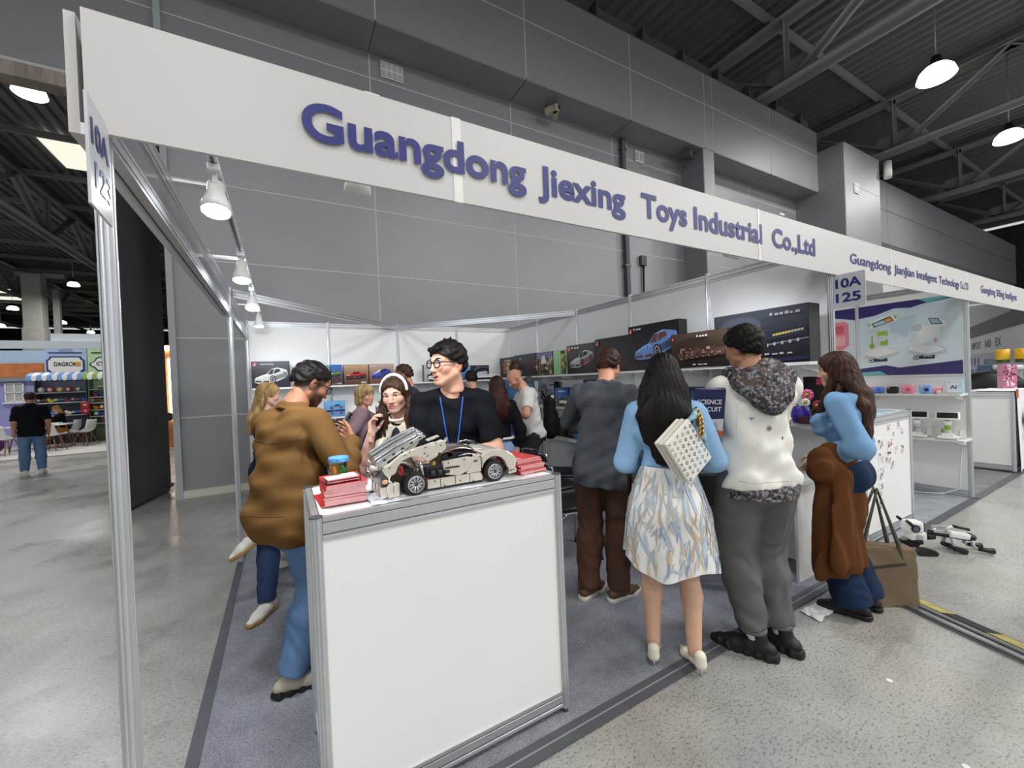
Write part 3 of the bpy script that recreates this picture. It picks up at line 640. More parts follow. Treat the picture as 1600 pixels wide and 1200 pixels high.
# raised rear clamshell
clam = [(-.108, .088), (-.125, .112), (-.118, .128), (-.092, .142), (-.052, .170), (0, .187), (.05, .196), (.088, .205), (.078, .178), (.062, .160), (.035, .140), (.023, .15), (-.017, .156), (-.046, .145), (-.066, .126), (-.078, .099)]
for y in (-.118, .09): plate('rear_fender', clam, y, .026, SIL)
plate('raised_door', [(.066, .192), (.12, .211), (.132, .198), (.134, .172), (.118, .166), (.085, .150), (.058, .146), (.05, .165)], -.12, .03, SIL)
plate('raised_door', [(.036, .145), (.09, .160), (.098, .152), (.086, .142), (.05, .128)], -.122, .02, SIL)
plate('door_fin', [(.06, .213), (.115, .228), (.122, .219), (.07, .203)], -.075, .012, SIL)
for y, dz in ((-.07, 0), (-.02, .012), (.035, .016), (.08, .02)):
    plate('deck_blade', [(-.15, .125 + dz), (-.14, .143 + dz), (-.06, .186 + dz), (.02, .222 + dz), (.055, .236 + dz), (.062, .226 + dz), (.03, .21 + dz), (-.05, .17 + dz), (-.13, .123 + dz)], y - .012, .03, SILV)
for k in range(5): MB().box((-.11 + .036 * k, -.083, .152 + .0185 * k), (.012, .006, .006), Matrix.Rotation(-.46, 3, 'Y')).build('black_pin', BLK, car)
MB().cyl((.035, -.03, .226), (.062, -.03, .238), .009, n=10).build('hinge_knob', CHROME, car); MB().box((.045, -.05, .214), (.018, .03, .02), Matrix.Rotation(-.4, 3, 'Y')).build('black_hinge', BLK, car)
MB().tube([(-.12, .1, .165), (-.03, .1, .205), (.05, .1, .243)], .004, n=6).build('spoiler_rail', SILV, car)
rnd = random.Random(3)
for k in range(16):
    a = Vector((-.152 + rnd.random() * .05, -.1 + rnd.random() * .2, .07 + rnd.random() * .06)); MB().cyl(a, a + Vector((-.024, rnd.uniform(-.008, .008), rnd.uniform(-.006, .012))), rnd.uniform(.005, .009), n=9).build('exhaust_tip', rnd.choice([CHROME, SILV, GUN, SIL]), car)
MB().box((-.118, -.02, .075), (.03, .17, .05)).build('tail_frame', GUN, car)
for x, y in ((-.12, -.105), (-.095, -.113), (-.075, -.113)): plate('tail_block', [(x - .012, .004), (x + .012, .008), (x + .012, .06), (x - .004, .064), (x - .016, .05)], y, .022, SIL)
for y in (-.06, 0, .05): plate('tail_block', [(-.14, .01), (-.11, .006), (-.108, .05), (-.135, .055)], y, .03, SIL)
MB().ell((-.118, -.112, .072), (.012, .006, .009)).build('tail_lamp', M('peach_lamp', (232, 180, 140), .3), car)
for x, z in ((-.02, .178), (.045, .188), (.09, .2), (.11, .19), (.14, .112), (.21, .118), (.25, .02), (.19, .03), (.12, .022), (.08, .045), (-.1, .125), (-.04, .168), (.285, .118), (.1, .158), (.04, .165)):
    MB().cyl((x, -.1165, z), (x, -.1215, z), .0026, n=8).build('dark_pin', BLK, car)
# ------------------------------------------------------------------ things on the counter
sheet = MB(); gx, gy = 16, 8; vs = []; rnd = random.Random(5)
for i in range(gx + 1):
    for j in range(gy + 1):
        e = 1 if 0 < i < gx and 0 < j < gy else .4
        vs.append((.66 + .62 * i / gx + rnd.uniform(-.006, .006), .10 + .42 * j / gy + rnd.uniform(-.006, .006), HC + .002 + e * rnd.random() ** 2 * .009 * (1 if i < 4 or i > 14 else .25)))
sheet.add(vs, [(i * (gy + 1) + j, (i + 1) * (gy + 1) + j, (i + 1) * (gy + 1) + j + 1, i * (gy + 1) + j + 1) for i in range(gx) for j in range(gy)])
tag(sheet.build('wrapping_sheet', M('crumpled_film', (222, 224, 230), .25, noise=(9, .08))), 'crumpled pale wrapping sheet under the silver model car', 'sheet')
BKR = M('booklet_red', (196, 42, 48), .35); BKP = M('booklet_page_edges', (238, 196, 196), .7, noise=(60, .15), stretch=(1, 1, 12)); BKW = M('booklet_pale_print', (236, 178, 178), .4)
def booklet_proto():
    t = thing('booklet', 'red booklet', 'booklet', (0, 0, 0), group='red booklets on the counter')
    MB().box((.0005, 0, .0024), (.1478, .2094, .0037)).build('pages', BKP, t)
    mb = MB().box((0, 0, .0003), (.148, .21, .0006)).box((0, 0, .0045), (.148, .21, .0006)).box((-.0738, 0, .0024), (.0006, .21, .0048)); mb.build('cover', BKR, t)
    MB().poly([(-.05, -.09), (-.026, -.09), (-.026, -.066), (-.05, -.066)], (0, 0, .00495), (1, 0, 0), (0, 1, 0)).build('cover_mark', BKW, t)
    return t
def bk_copy(p, x, y, z, a, label, first=[True]):
    o = p if first[0] else copy_tree(p); first[0] = False
    o.location = (x, y, z); o.rotation_euler = (0, 0, a); o['label'] = label; return o
bp = booklet_proto(); rnd = random.Random(9)
bk_copy(bp, .565, .30, HC + .0005, .06, 'red booklet at the very bottom of the stack under the jar, sticking out beside it')
ORD = ['lowest', 'second', 'third', 'fourth', 'fifth', 'sixth', 'seventh', 'eighth', 'ninth', 'tenth', 'eleventh', 'twelfth', 'thirteenth', 'fourteenth', 'topmost']
z = HC + .0055
for k in range(15):
    bk_copy(bp, .582 + rnd.uniform(-.002, .002) + (.002 if k > 10 else 0), .285 + rnd.uniform(-.003, .003), z, rnd.uniform(-.02, .02) + (.05 if k > 11 else 0), '%s red booklet%s in the tidy stack under the clear jar' % (ORD[k], ' from the bottom' if 0 < k < 14 else '')); z += .0051
ZST = z
z = HC + .0005
for k in range(13):
    bk_copy(bp, 1.408 + rnd.uniform(-.006, .006) - .0012 * k, .27 + rnd.uniform(-.008, .008) + .003 * k, z, .12 + rnd.uniform(-.07, .07), '%s red booklet%s in the untidy stack beside the model car' % (ORD[k] if k < 12 else 'topmost', ' from the bottom' if 0 < k < 12 else '')); z += .0051
CLEAR = M('clear_plastic', (245, 248, 250), .05, trans=1.0, spec=.5)
CLEAR.node_tree.nodes['Principled BSDF'].inputs['IOR'].default_value = 1.12
ah = thing('card_holder', 'clear plastic card holder with red cards lying on the red booklets', 'card holder', (.575, .235, ZST), .12)
MB().box((0, 0, .0015), (.125, .085, .003)).box((0, .042, .012), (.125, .003, .02)).box((-.061, 0, .012), (.003, .085, .02)).box((.061, 0, .012), (.003, .085, .02)).box((0, -.042, .008), (.125, .003, .012)).build('holder_tray', CLEAR, ah)
for k in range(3): MB().box((0, 0, .006 + .005 * k), (.112, .072, .0035)).build('red_card', BKR if k % 2 else BKP, ah)
MB().box((.03, .005, .0195), (.05, .06, .002)).build('white_card', WHITE, ah)
jar = thing('toy_jar', 'clear jar with blue lid holding small toy dinosaurs, on the red booklets', 'jar', (.578, .325, ZST))
MB().lathe([(.001, .0005), (.034, .0005), (.036, .004), (.036, .062), (.034, .066)], n=28).build('jar_body', CLEAR, jar)
ld = MB().lathe([(.0385, .062), (.0385, .078), (.036, .081), (.001, .081)], n=28).build('jar_lid', M('lid_blue', (88, 160, 224), .4), jar)
for k in range(7): MB().box((.0387 * math.cos(k * .9), .0387 * math.sin(k * .9), .07), (.004, .004, .004)).build('lid_print', M('lid_print_dark', (40, 70, 110), .4), ld)
GRN = M('toy_green', (30, 130, 50), .4); ORG = M('toy_orange', (240, 160, 30), .4)
MB().tube([(.002, -.012, .006), (.006, -.014, .02), (.014, -.012, .034), (.006, -.01, .046), (-.002, -.012, .05)], [.005, .009, .008, .006, .002], n=8).build('toy_dinosaur', GRN, jar)
MB().tube([(.014, -.012, .012), (.02, -.01, .024), (.022, -.004, .04)], [.004, .006, .003], n=8).build('toy_dinosaur', GRN, jar)
MB().tube([(-.018, -.01, .05), (-.017, -.012, .034), (-.014, -.012, .02), (-.012, -.01, .008)], [.004, .007, .006, .003], n=8).build('toy_dinosaur', ORG, jar)
MB().ell((.018, -.016, .008), (.007, .007, .006)).build('toy_egg', YEL, jar)
ks = thing('cable_key', 'small dark clip lying behind the red booklets', 'clip', (.70, .27, HC + .012), .2)
MB().box((0, 0, 0), (.03, .01, .008), bev=.002).build('clip_body', BLK, ks); MB().tube([(-.015, 0, 0), (-.03, .004, 0), (-.036, -.002, 0)], .002, n=5).build('clip_wire', GUN, ks)
# ------------------------------------------------------------------ toy boxes with printed fronts
def R2(x0, y0, x1, y1): return [(x0, y0), (x1, y0), (x1, y1), (x0, y1)]
def E2(cx, cy, rx, ry, n=14): return [(cx + rx * math.cos(2 * math.pi * i / n), cy + ry * math.sin(2 * math.pi * i / n)) for i in range(n)]
def T2(pts, cx, cy, sx, sy, rot=0.):
    c, s = math.cos(rot), math.sin(rot); return [(cx + (x * c - y * s) * sx, cy + (x * s + y * c) * sy) for x, y in pts]
def art_car(cx, cy, s, ay, col, dark=(20, 20, 24), acc=None, wheelc=(190, 190, 195), rot=.12):
    """three-quarter view of a low sports car"""
    A = []
    P = lambda c, pts: A.append((c, T2(pts, cx, cy, s, s * ay, rot)))
    sh = tuple(int(v * .6) for v in col); hi = tuple(min(255, int(v * 1.2 + 12)) for v in col)
    P((12, 12, 14), [(-1, -.42), (.2, -.5), (1.02, -.2), (.95, -.02), (-.95, -.2)])
    P(col, [(-1, -.1), (-.9, .05), (-.5, .16), (-.25, .2), (.1, .48), (.45, .52), (.75, .42), (1, .3), (1.02, .0), (.9, -.18), (.3, -.36), (-.3, -.42), (-.85, -.34), (-1, -.24)])
    P(hi, [(-.95, -.02), (-.5, .15), (-.22, .18), (-.12, .05), (-.6, -.08)])
    P(sh, [(.0, -.05), (.95, .16), (1.0, -.02), (.85, -.15), (.1, -.3)])
    P(dark, [(-.18, .18), (.08, .44), (.25, .45), (.1, .14)]); P(dark, [(.16, .15), (.3, .44), (.55, .44), (.62, .26)])
    P(hi, [(.12, .48), (.45, .52), (.7, .43), (.4, .46)])
    P(dark, [(-.98, -.14), (-.6, -.2), (-.62, -.28), (-.95, -.24)]); P(dark, [(-.5, -.22), (-.15, -.24), (-.2, -.34), (-.52, -.32)])
    for k in range(4): P(sh, [(-.8 + .16 * k, -.02 + .045 * k), (-.74 + .16 * k, -.01 + .045 * k), (-.84 + .16 * k, -.12 + .03 * k), (-.87 + .16 * k, -.11 + .03 * k)])
    if acc: P(acc, [(.0, -.36), (.9, -.12), (.9, -.17), (0, -.41)])
    for wx, wy, w in ((.08, -.2, .23), (.83, .0, .16)):
        P((14, 14, 16), E2(wx, wy, w * .8, w * 1.15)); P(acc or wheelc, E2(wx - .01, wy, w * .55, w * .85)); P((40, 40, 44), E2(wx - .01, wy, w * .4, w * .62))
        for k in range(5): P(acc or wheelc, [(wx - .01, wy - .01), (wx + .0, wy + .01), (wx + w * .5 * math.cos(k * 1.257), wy + w * .75 * math.sin(k * 1.257))])
    return A
def art_logo(A, x=.03, y=.82, s=.1, ay=1.3):
    A.append(((196, 40, 44), R2(x, y, x + s, y + s * ay))); A.append(((240, 230, 230), T2([(0, 0), (.5, .1), (.5, .9), (.4, .9), (.3, .3)], x + s * .2, y + s * .15, s, s * ay)))
def art_title(A, x, y, w, h, n, col=(230, 230, 230), seed=1):
    r = random.Random(seed); q = x
    for k in range(n):
        ww = w / n * r.uniform(.5, .9); A.append((col, R2(q, y, q + ww, y + h * r.uniform(.6, 1)))); q += w / n
def art_truck(cx, cy, s, ay, col, wheelc=(40, 40, 44)):
    A = []; P = lambda c, pts: A.append((c, T2(pts, cx, cy, s, s * ay, .05)))
    sh = tuple(int(v * .55) for v in col)
    P((50, 40, 36), [(-1, -.6), (1, -.5), (.9, -.35), (-.9, -.4)])
    for x, y, r in ((-.62, -.28, .32), (.3, -.3, .3), (.75, -.12, .26)):
        P((22, 22, 24), E2(x, y, r, r)); P((90, 88, 86), E2(x, y, r * .5, r * .5)); P((22, 22, 24), E2(x, y, r * .3, r * .3))
        for k in range(8): P((52, 50, 48), E2(x + r * .82 * math.cos(k * .785), y + r * .82 * math.sin(k * .785), r * .1, r * .1, 6))
    P(col, [(-.95, -.05), (-.9, .15), (-.4, .26), (-.2, .52), (.35, .56), (.55, .3), (.95, .28), (.98, .0), (.4, -.1), (-.4, -.15)])
    P((24, 26, 32), [(-.3, .24), (-.14, .46), (.1, .48), (.08, .22)]); P((24, 26, 32), [(.14, .22), (.16, .48), (.34, .48), (.46, .26)])
    P(sh, [(-.9, -.05), (.9, .05), (.9, -.02), (-.4, -.15)]); P((210, 210, 214), [(-.9, .12), (-.5, .2), (-.52, .1), (-.9, .04)])
    return A
def art_noise(A, x0, y0, x1, y1, n, cols, seed, s=.05, ay=1.4):
    r = random.Random(seed)
    for k in range(n):
        cx = r.uniform(x0, x1); cy = r.uniform(y0, y1); a = r.uniform(.4, 1.2) * s; b = r.uniform(.4, 1.2) * s * ay
        x_0, x_1, y_0, y_1 = max(x0, cx - a), min(x1, cx + a), max(y0, cy - b), min(y1, cy + b)
        A.append((r.choice(cols), R2(x_0, y_0, x_1, y_1) if r.random() < .6 else [(x_0, y_0), (x_1, y_0), ((x_0 + x_1) / 2, y_1)]))
def grad(A, c0, c1, n=7, x0=0, y0=0, x1=1, y1=1):
    for k in range(n): t = k / (n - 1); A.append((tuple(int(a + (b - a) * t) for a, b in zip(c0, c1)), R2(x0, y0 + (y1 - y0) * k / n, x1, y0 + (y1 - y0) * (k + 1) / n)))
PRINT = M('box_print', vc=True, rough=.28); 
def toy_box(label, loc, rz, w, d, h, art, side=(22, 22, 24), group='toy boxes on the shelves', tilt=0.):
    t = thing('toy_box', label, 'box', loc, rz, group); t.rotation_euler = (tilt, 0, rz)
    MB().box((0, 0, h / 2), (w, d, h), bev=.003).build('box_body', M('card_%02x%02x%02x' % side, side, .4), t)
    mb = MB(); k = 0
    for c, pts in art:
        pts = [(min(max(p[0], 0), 1), min(max(p[1], 0), 1)) for p in pts]
        mb.poly([((p[0] - .5) * (w - .004), p[1] * (h - .004) + .002) for p in pts], (0, -d / 2, 0), (1, 0, 0), (0, 0, 1), col=c, off=.0006 + .00022 * k); k += 1
    mb.build('front_print', PRINT, t)
    return t
def bxart(bg0, bg1): A = []; grad(A, bg0, bg1); return A
B0 = 4.83   # back wall: box centre depth
def back_box(label, x0, x1, z0, z1, art, d=.09, side=(22, 22, 24), y=B0): return toy_box(label, ((x0 + x1) / 2, y, z0), 0, x1 - x0, d, z1 - z0, art, side)
def right_box(label, y0, y1, z0, z1, art, d=.09, side=(22, 22, 24), x=3.80): return toy_box(label, (x, (y0 + y1) / 2, z0), -math.pi / 2, abs(y1 - y0), d, z1 - z0, art, side)
A = bxart((26, 26, 32), (52, 54, 60)); A.append(((20, 22, 40), [(.1, 0), (1, 0), (1, .42), (.5, .2)])); A += art_car(.5, .42, .44, 1.35, (206, 202, 196)); art_logo(A)
b = back_box('black box with white supercar print, at the far left end of the top shelf', .045, .487, ZS1 - .006, 1.944, A)
lettering('Super Racing', (-.12, -.0455, .30), (1, 0, 0), (0, 0, 1), .15, .018, WHITE, b, .01, off=.014, name='box_title')
A = bxart((150, 110, 70), (90, 150, 170)); A += art_truck(.5, .45, .42, .75, (70, 130, 160)); A.append(((190, 140, 80), [(.75, .1), (1, .1), (1, .6), (.85, .5)])); art_title(A, .55, .06, .4, .05, 4)
back_box('desert box with blue off-road buggy, half hidden behind the brown shirt', .655, .985, ZS1 - .006, 1.88, A)
A = bxart((110, 80, 60), (60, 110, 190)); A += art_truck(.4, .55, .45, .5, (120, 170, 60)); A.append(((70, 58, 60), [(0, .1), (1, .12), (.9, .35), (.4, .5), (0, .3)])); art_title(A, .5, .06, .4, .05, 4)
back_box('narrow box with green monster truck under a blue sky', .995, 1.145, ZS1 - .006, 1.885, A)
A = bxart((90, 60, 50), (200, 160, 130)); A += art_truck(.47, .45, .42, .85, (190, 50, 44)); A.append(((210, 205, 200), R2(.68, .06, .9, .12)))
back_box('sandy box with red monster truck print', 1.163, 1.503, ZS1 - .006, 1.882, A)
A = bxart((110, 70, 60), (196, 170, 150)); A += art_car(.48, .5, .4, 1.2, (60, 80, 190), wheelc=(120, 120, 124)); A.append(((220, 224, 232), [(.1, .45), (.4, .6), (.5, .7), (.38, .7)])); art_title(A, .03, .88, .3, .05, 5)
back_box('sandy box with blue and white buggy print beside the booth wall post', 1.513, 1.874, ZS1 - .006, 1.885, A)
A = bxart((170, 174, 178), (196, 200, 206)); A += art_truck(.55, .4, .4, .7, (60, 62, 66)); art_title(A, .1, .8, .4, .06, 4, (70, 70, 80))
back_box('grey box with dark truck print beside the face of the man in black', 2.34, 2.60, ZS1 - .006, 1.862, A)
A = bxart((60, 110, 170), (110, 170, 220)); art_noise(A, 0, 0, 1, .35, 20, [(70, 80, 60), (110, 110, 100), (60, 60, 60)], 4)
back_box('sky blue box behind the neck of the man in black', 2.92, 3.14, ZS1 - .006, 1.84, A)
A = bxart((24, 26, 32), (44, 50, 66)); A.append(((150, 156, 166), [(.25, .25), (.9, .25), (.95, .5), (.8, .62), (.35, .55)])); A.append(((205, 208, 212), [(.25, .35), (.85, .45), (.8, .55), (.35, .5)])); A.append(((90, 96, 120), [(.05, .6), (.6, .85), (.95, .8), (.95, .9), (.3, .95)]))
back_box('dark box with pale train print next to the booth corner', 3.172, 3.5, ZS1 - .006, 1.84, A, y=4.86)
A = bxart((90, 140, 200), (120, 180, 226)); A.append(((30, 34, 40), R2(.02, .3, .98, .42)))
for cy in (.55, .2):
    for c, p in (((60, 130, 200), [(.2, 0), (.28, .12), (.45, .14), (.52, .24), (.72, .24), (.76, .12), (.92, .12), (.92, 0)]), ((220, 120, 60), [(.2, 0), (.92, 0), (.92, .04), (.2, .04)]), ((20, 24, 30), [(.5, .13), (.55, .21), (.62, .21), (.62, .13)]), ((20, 24, 30), [(.64, .13), (.64, .21), (.71, .21), (.73, .13)])): A.append((c, [(x, y + cy) for x, y in p]))
    for wx in (.34, .8): A.append(((20, 20, 22), E2(wx, cy, .06, .08))); A.append(((150, 150, 150), E2(wx, cy, .03, .04)))
back_box('sky blue box with two blue pickup trucks on the middle shelf', .892, 1.16, 1.152, 1.37, A, side=(60, 110, 170))
back_box('dark box on the low shelf behind the phone, nearer the booth corner post', .55, .86, .802, .98, bxart((22, 22, 24), (40, 40, 46)) + art_car(.5, .45, .36, 1.6, (120, 120, 124)))
back_box('dark red-marked box on the low shelf behind the phone', .89, 1.2, .802, 1.06, bxart((30, 20, 22), (52, 30, 34)) + [((150, 60, 60), E2(.3, .8, .1, .08))])
# white model train set standing before the last two back-wall boxes
for x0, x1, lab in ((2.40, 2.86, 'white model train car on the top shelf beside the mouth of the man in black'), (3.24, 3.62, 'white model train car on the top shelf near the booth corner')):
    t = thing('model_train', lab, 'model train', ((x0 + x1) / 2, 4.745, ZS1 - .008), group='white model trains')
    w = x1 - x0; MB().box((0, 0, .06), (w, .05, .055), bev=.012).build('train_body', WHITE, t); MB().box((0, 0, .022), (w * .96, .04, .025)).build('train_chassis', BLK, t)
    for k in range(6): MB().box((-w * .4 + w * .16 * k, -.026, .07), (w * .08, .003, .014)).build('train_window', M('window_grey', (150, 152, 150), .3), t)
    for k in range(4): MB().cyl((-w * .36 + w * .24 * k, -.024, .012), (-w * .36 + w * .24 * k, .024, .012), .012, n=10).build('train_wheel', GUN, t)
# right wall top shelf
ZR = 1.614
A = bxart((24, 24, 28), (36, 36, 40))
for k, c in enumerate(((150, 70, 50), (180, 100, 60), (200, 190, 180), (210, 160, 60), (190, 120, 40))): A.append((c, R2(.2 + .13 * k, .2, .32 + .13 * k, .75)));
art_noise(A, .2, .22, .85, .7, 26, [(90, 40, 30), (220, 190, 150), (60, 40, 34), (230, 210, 90)], 7, .03, 2); art_title(A, .35, .8, .4, .08, 4)
right_box('black box with warm-coloured street of shop houses, first after the booth corner', 5.0 - .06, 4.39, ZR, 1.957, A, x=3.83)
right_box('black box with a small emblem behind the man in the blue tee', 4.37, 3.72, ZR, 1.965, bxart((30, 30, 34), (46, 46, 50)) + [((200, 200, 200), E2(.3, .8, .03, .05))] + [((90, 40, 46), R2(.6 + .05 * k, .2 + .06 * (k % 3), .64 + .05 * k, .7)) for k in range(7)])
A = bxart((90, 70, 40), (150, 140, 190)); A.append(((120, 110, 160), R2(0, .8, 1, 1))); art_noise(A, 0, .02, 1, .75, 90, [(90, 60, 30), (60, 90, 40), (150, 110, 60), (40, 50, 30), (210, 190, 150), (120, 70, 50)], 3, .06); A.append(((220, 220, 226), [(.35, .5), (.7, .5), (.6, .85), (.45, .85)]))
right_box('box with a jungle of brown and green models under a lilac sky', 3.70, 3.275, ZR, 1.955, A)
A = bxart((150, 196, 140), (176, 214, 160)); art_noise(A, .58, .02, .98, .8, 60, [(120, 110, 60), (70, 60, 40), (200, 190, 90), (90, 100, 110), (160, 120, 70)], 8, .07); A.append(((30, 34, 38), R2(.62, .84, .92, .97)))
right_box('pale green box with a yellow tower building print', 3.26, 2.945, ZR, 1.95, A, side=(120, 160, 110))
A = bxart((38, 36, 40), (70, 70, 74)); A += art_car(.52, .46, .42, 1.35, (176, 178, 182), acc=(200, 50, 40)); art_logo(A, .03, .8, .12); art_title(A, .18, .87, .32, .07, 3)
right_box('dark box with a white sports car on red wheels', 2.94, 2.375, ZR, 1.992, A)
A = bxart((52, 44, 42), (34, 28, 28)); A.append(((190, 190, 188), E2(.32, .5, .12, .2))); art_noise(A, .18, .15, .5, .7, 34, [(200, 200, 198), (90, 88, 88), (60, 70, 90), (140, 138, 136)], 12, .05); art_logo(A, .03, .8, .1)
right_box('dark brown box with a grey robot print above the grey jacket', 2.37, 1.81, ZR, 2.018, A)
A = bxart((44, 44, 48), (16, 16, 18)); A += art_car(.55, .5, .44, 1.25, (112, 148, 214), dark=(110, 62, 44), rot=.2); art_logo(A, .02, .84, .075); art_title(A, .12, .9, .18, .05, 3); A.append(((205, 205, 205), R2(.82, .06, .9, .13)))
right_box('large black box with a light blue supercar print', 1.80, 1.14, ZR, 2.094, A, d=.12)
A = bxart((30, 24, 22), (84, 64, 50)); A.append(((58, 40, 30), E2(.4, .55, .38, .3)))
A.append(((96, 66, 56), [(.15, .22), (.95, .32), (.95, .52), (.3, .5), (.12, .4)])); A.append(((150, 120, 108), [(.16, .3), (.3, .32), (.3, .56), (.18, .56)])); A.append(((196, 176, 166), R2(.2, .4, .28, .5))); A.append(((30, 22, 20), [(.1, .2), (.95, .3), (.95, .26), (.1, .15)]))
art_noise(A, .15, .24, .9, .56, 46, [(140, 100, 88), (52, 34, 30), (176, 140, 128), (90, 60, 52)], 21, .03, 1.6)
for k in range(6): A.append(((24, 18, 18), E2(.3 + .1 * k, .27 + .012 * k, .035, .055))); A.append(((120, 90, 80), E2(.3 + .1 * k, .27 + .012 * k, .022, .035)))
art_logo(A, .02, .82, .06); art_title(A, .5, .85, .2, .06, 4); art_title(A, .42, .06, .28, .03, 3)
right_box('long dark brown box with a steam locomotive print', 1.20, .62, ZR, 1.935, A, d=.04, x=3.712)
A = bxart((30, 30, 36), (56, 58, 66)); A.append(((70, 72, 84), E2(.3, .72, .25, .2))); A.append(((26, 28, 36), [(0, .26), (1, .42), (1, .62), (.5, .56), (0, .42)])); A.append(((120, 124, 132), [(0, .22), (1, .40), (1, .42), (0, .25)]))
A.append(((40, 44, 60), [(.56, .42), (.98, .5), (.98, .6), (.56, .56)])); 
for k in range(10): A.append(((200, 176, 80) if k < 6 else (170, 160, 130), [(.66 + .03 * k, .49 + .006 * k), (.685 + .03 * k, .495 + .006 * k), (.685 + .03 * k, .53 + .006 * k), (.66 + .03 * k, .525 + .006 * k)]))
for k in range(12): A.append(((160, 164, 170), E2(.08 + .075 * k, .24 + .013 * k, .014, .035, 8)))
A.append(((130, 136, 146), R2(.38, .5, .46, .56))); A.append(((36, 44, 76), [(0, .03), (1, .1), (1, .04), (0, -.0)])); art_title(A, .64, .86, .3, .06, 6, (150, 150, 154)); art_title(A, .5, .15, .38, .04, 5, (170, 170, 170), 3)
right_box('largest black box with a long passenger train print at the end of the shelf', .755, .02, ZR, 2.04, A, d=.16, x=3.79)
# right wall middle shelf: boxes with cities and small models in front
Z2 = 1.177
A = bxart((60, 90, 150), (40, 110, 190)); A.append(((200, 220, 236), E2(.5, .8, .3, .06))); art_noise(A, 0, 0, 1, .5, 60, [(90, 100, 110), (150, 140, 120), (60, 70, 80), (190, 180, 150), (50, 80, 60)], 31, .05, 1.5)
right_box('blue-sky city box on the middle shelf by the hanging backpack', 3.36, 3.05, Z2, 1.43, A, x=3.88)
A2 = bxart((70, 110, 170), (30, 120, 210)); A2.append(((230, 238, 244), [(.1, .75), (.5, .88), (.9, .7), (.5, .7)])); art_noise(A2, 0, 0, 1, .5, 60, [(110, 110, 110), (160, 150, 130), (200, 200, 196), (70, 90, 110)], 32, .05, 1.5)
right_box('blue-sky city box on the middle shelf beside the grey jacket sleeve', 3.03, 2.73, Z2, 1.432, A2, x=3.88)
right_box('dark blue box standing high on the middle shelf by the grey jacket', 2.72, 2.3, Z2, 1.53, bxart((16, 26, 60), (30, 44, 96)) + [((70, 100, 180), R2(.1 + .1 * k, .3, .16 + .1 * k, .7)) for k in range(6)], x=3.88)
right_box('grey print box on the middle shelf behind the bald man', 3.8, 3.38, Z2, 1.52, (lambda q: (art_noise(q, 0, 0, 1, .9, 70, [(60, 70, 90), (150, 156, 166), (90, 90, 96), (180, 180, 186), (40, 44, 60)], 41, .05), q)[1])(bxart((110, 120, 140), (150, 156, 166))), x=3.88)
right_box('dark box with a night castle print beside the light blue blouse', 1.22, .90, Z2, 1.43, bxart((12, 14, 22), (20, 28, 44)) + [((40, 70, 110), [(.5, .3), (.7, .3), (.65, .8), (.6, .95), (.55, .8)]), ((70, 110, 150), R2(.55, .35, .62, .6))], x=3.8)
right_box('dark red edged box partly behind the white hoodie', .88, .62, Z2, 1.46, bxart((30, 14, 18), (60, 24, 30)), x=3.86, side=(60, 20, 26))
right_box('black box with purple edge behind the pink flowers', .12, -.055, Z2, 1.50, bxart((24, 16, 22), (18, 16, 20)) + [((90, 40, 120), R2(.88, .02, .98, .98)), ((190, 60, 90), R2(.5, .82, .7, .95))], x=3.86, side=(60, 30, 80))
rnd = random.Random(17)
for k in range(9):
    y = 3.32 - .075 * k - (.02 if k % 2 else 0); t = thing('brick_model', '%s small brick-built %s from the backpack, before the city boxes' % (ORD[k] if k else 'first', ['stall with a white roof', 'dark-roofed tower'][k % 2]), 'brick model', (3.70 + rnd.uniform(-.03, .03), y, Z2), rnd.uniform(-.2, .2), 'brick models on the middle shelf')
    h = rnd.uniform(.03, .09) if k % 2 == 0 else rnd.uniform(.07, .12)
    MB().box((0, 0, h * .3), (.06, .055, h * .6)).build('model_base', M('model_%d' % (k % 3), [(120, 116, 110), (96, 84, 70), (150, 156, 166)][k % 3], .5), t)
    MB().box((0, 0, h * .8), (.066, .06, h * .4), taper=.75).build('model_roof', M('model_roof_%d' % (k % 2), [(222, 222, 222), (90, 80, 76)][k % 2], .5), t)
    MB().box((-.031, 0, h * .25), (.003, .02, h * .3)).build('model_door', BLK, t)
tb = thing('globe_model', 'white ball on a small stand among the brick models', 'model', (3.68, 3.22, Z2), group='brick models on the middle shelf'); MB().ell((0, 0, .13), (.028, .028, .028)).build('globe', WHITE, tb); MB().cyl((0, 0, 0), (0, 0, .11), .012, n=8).build('stand', GUN, tb)
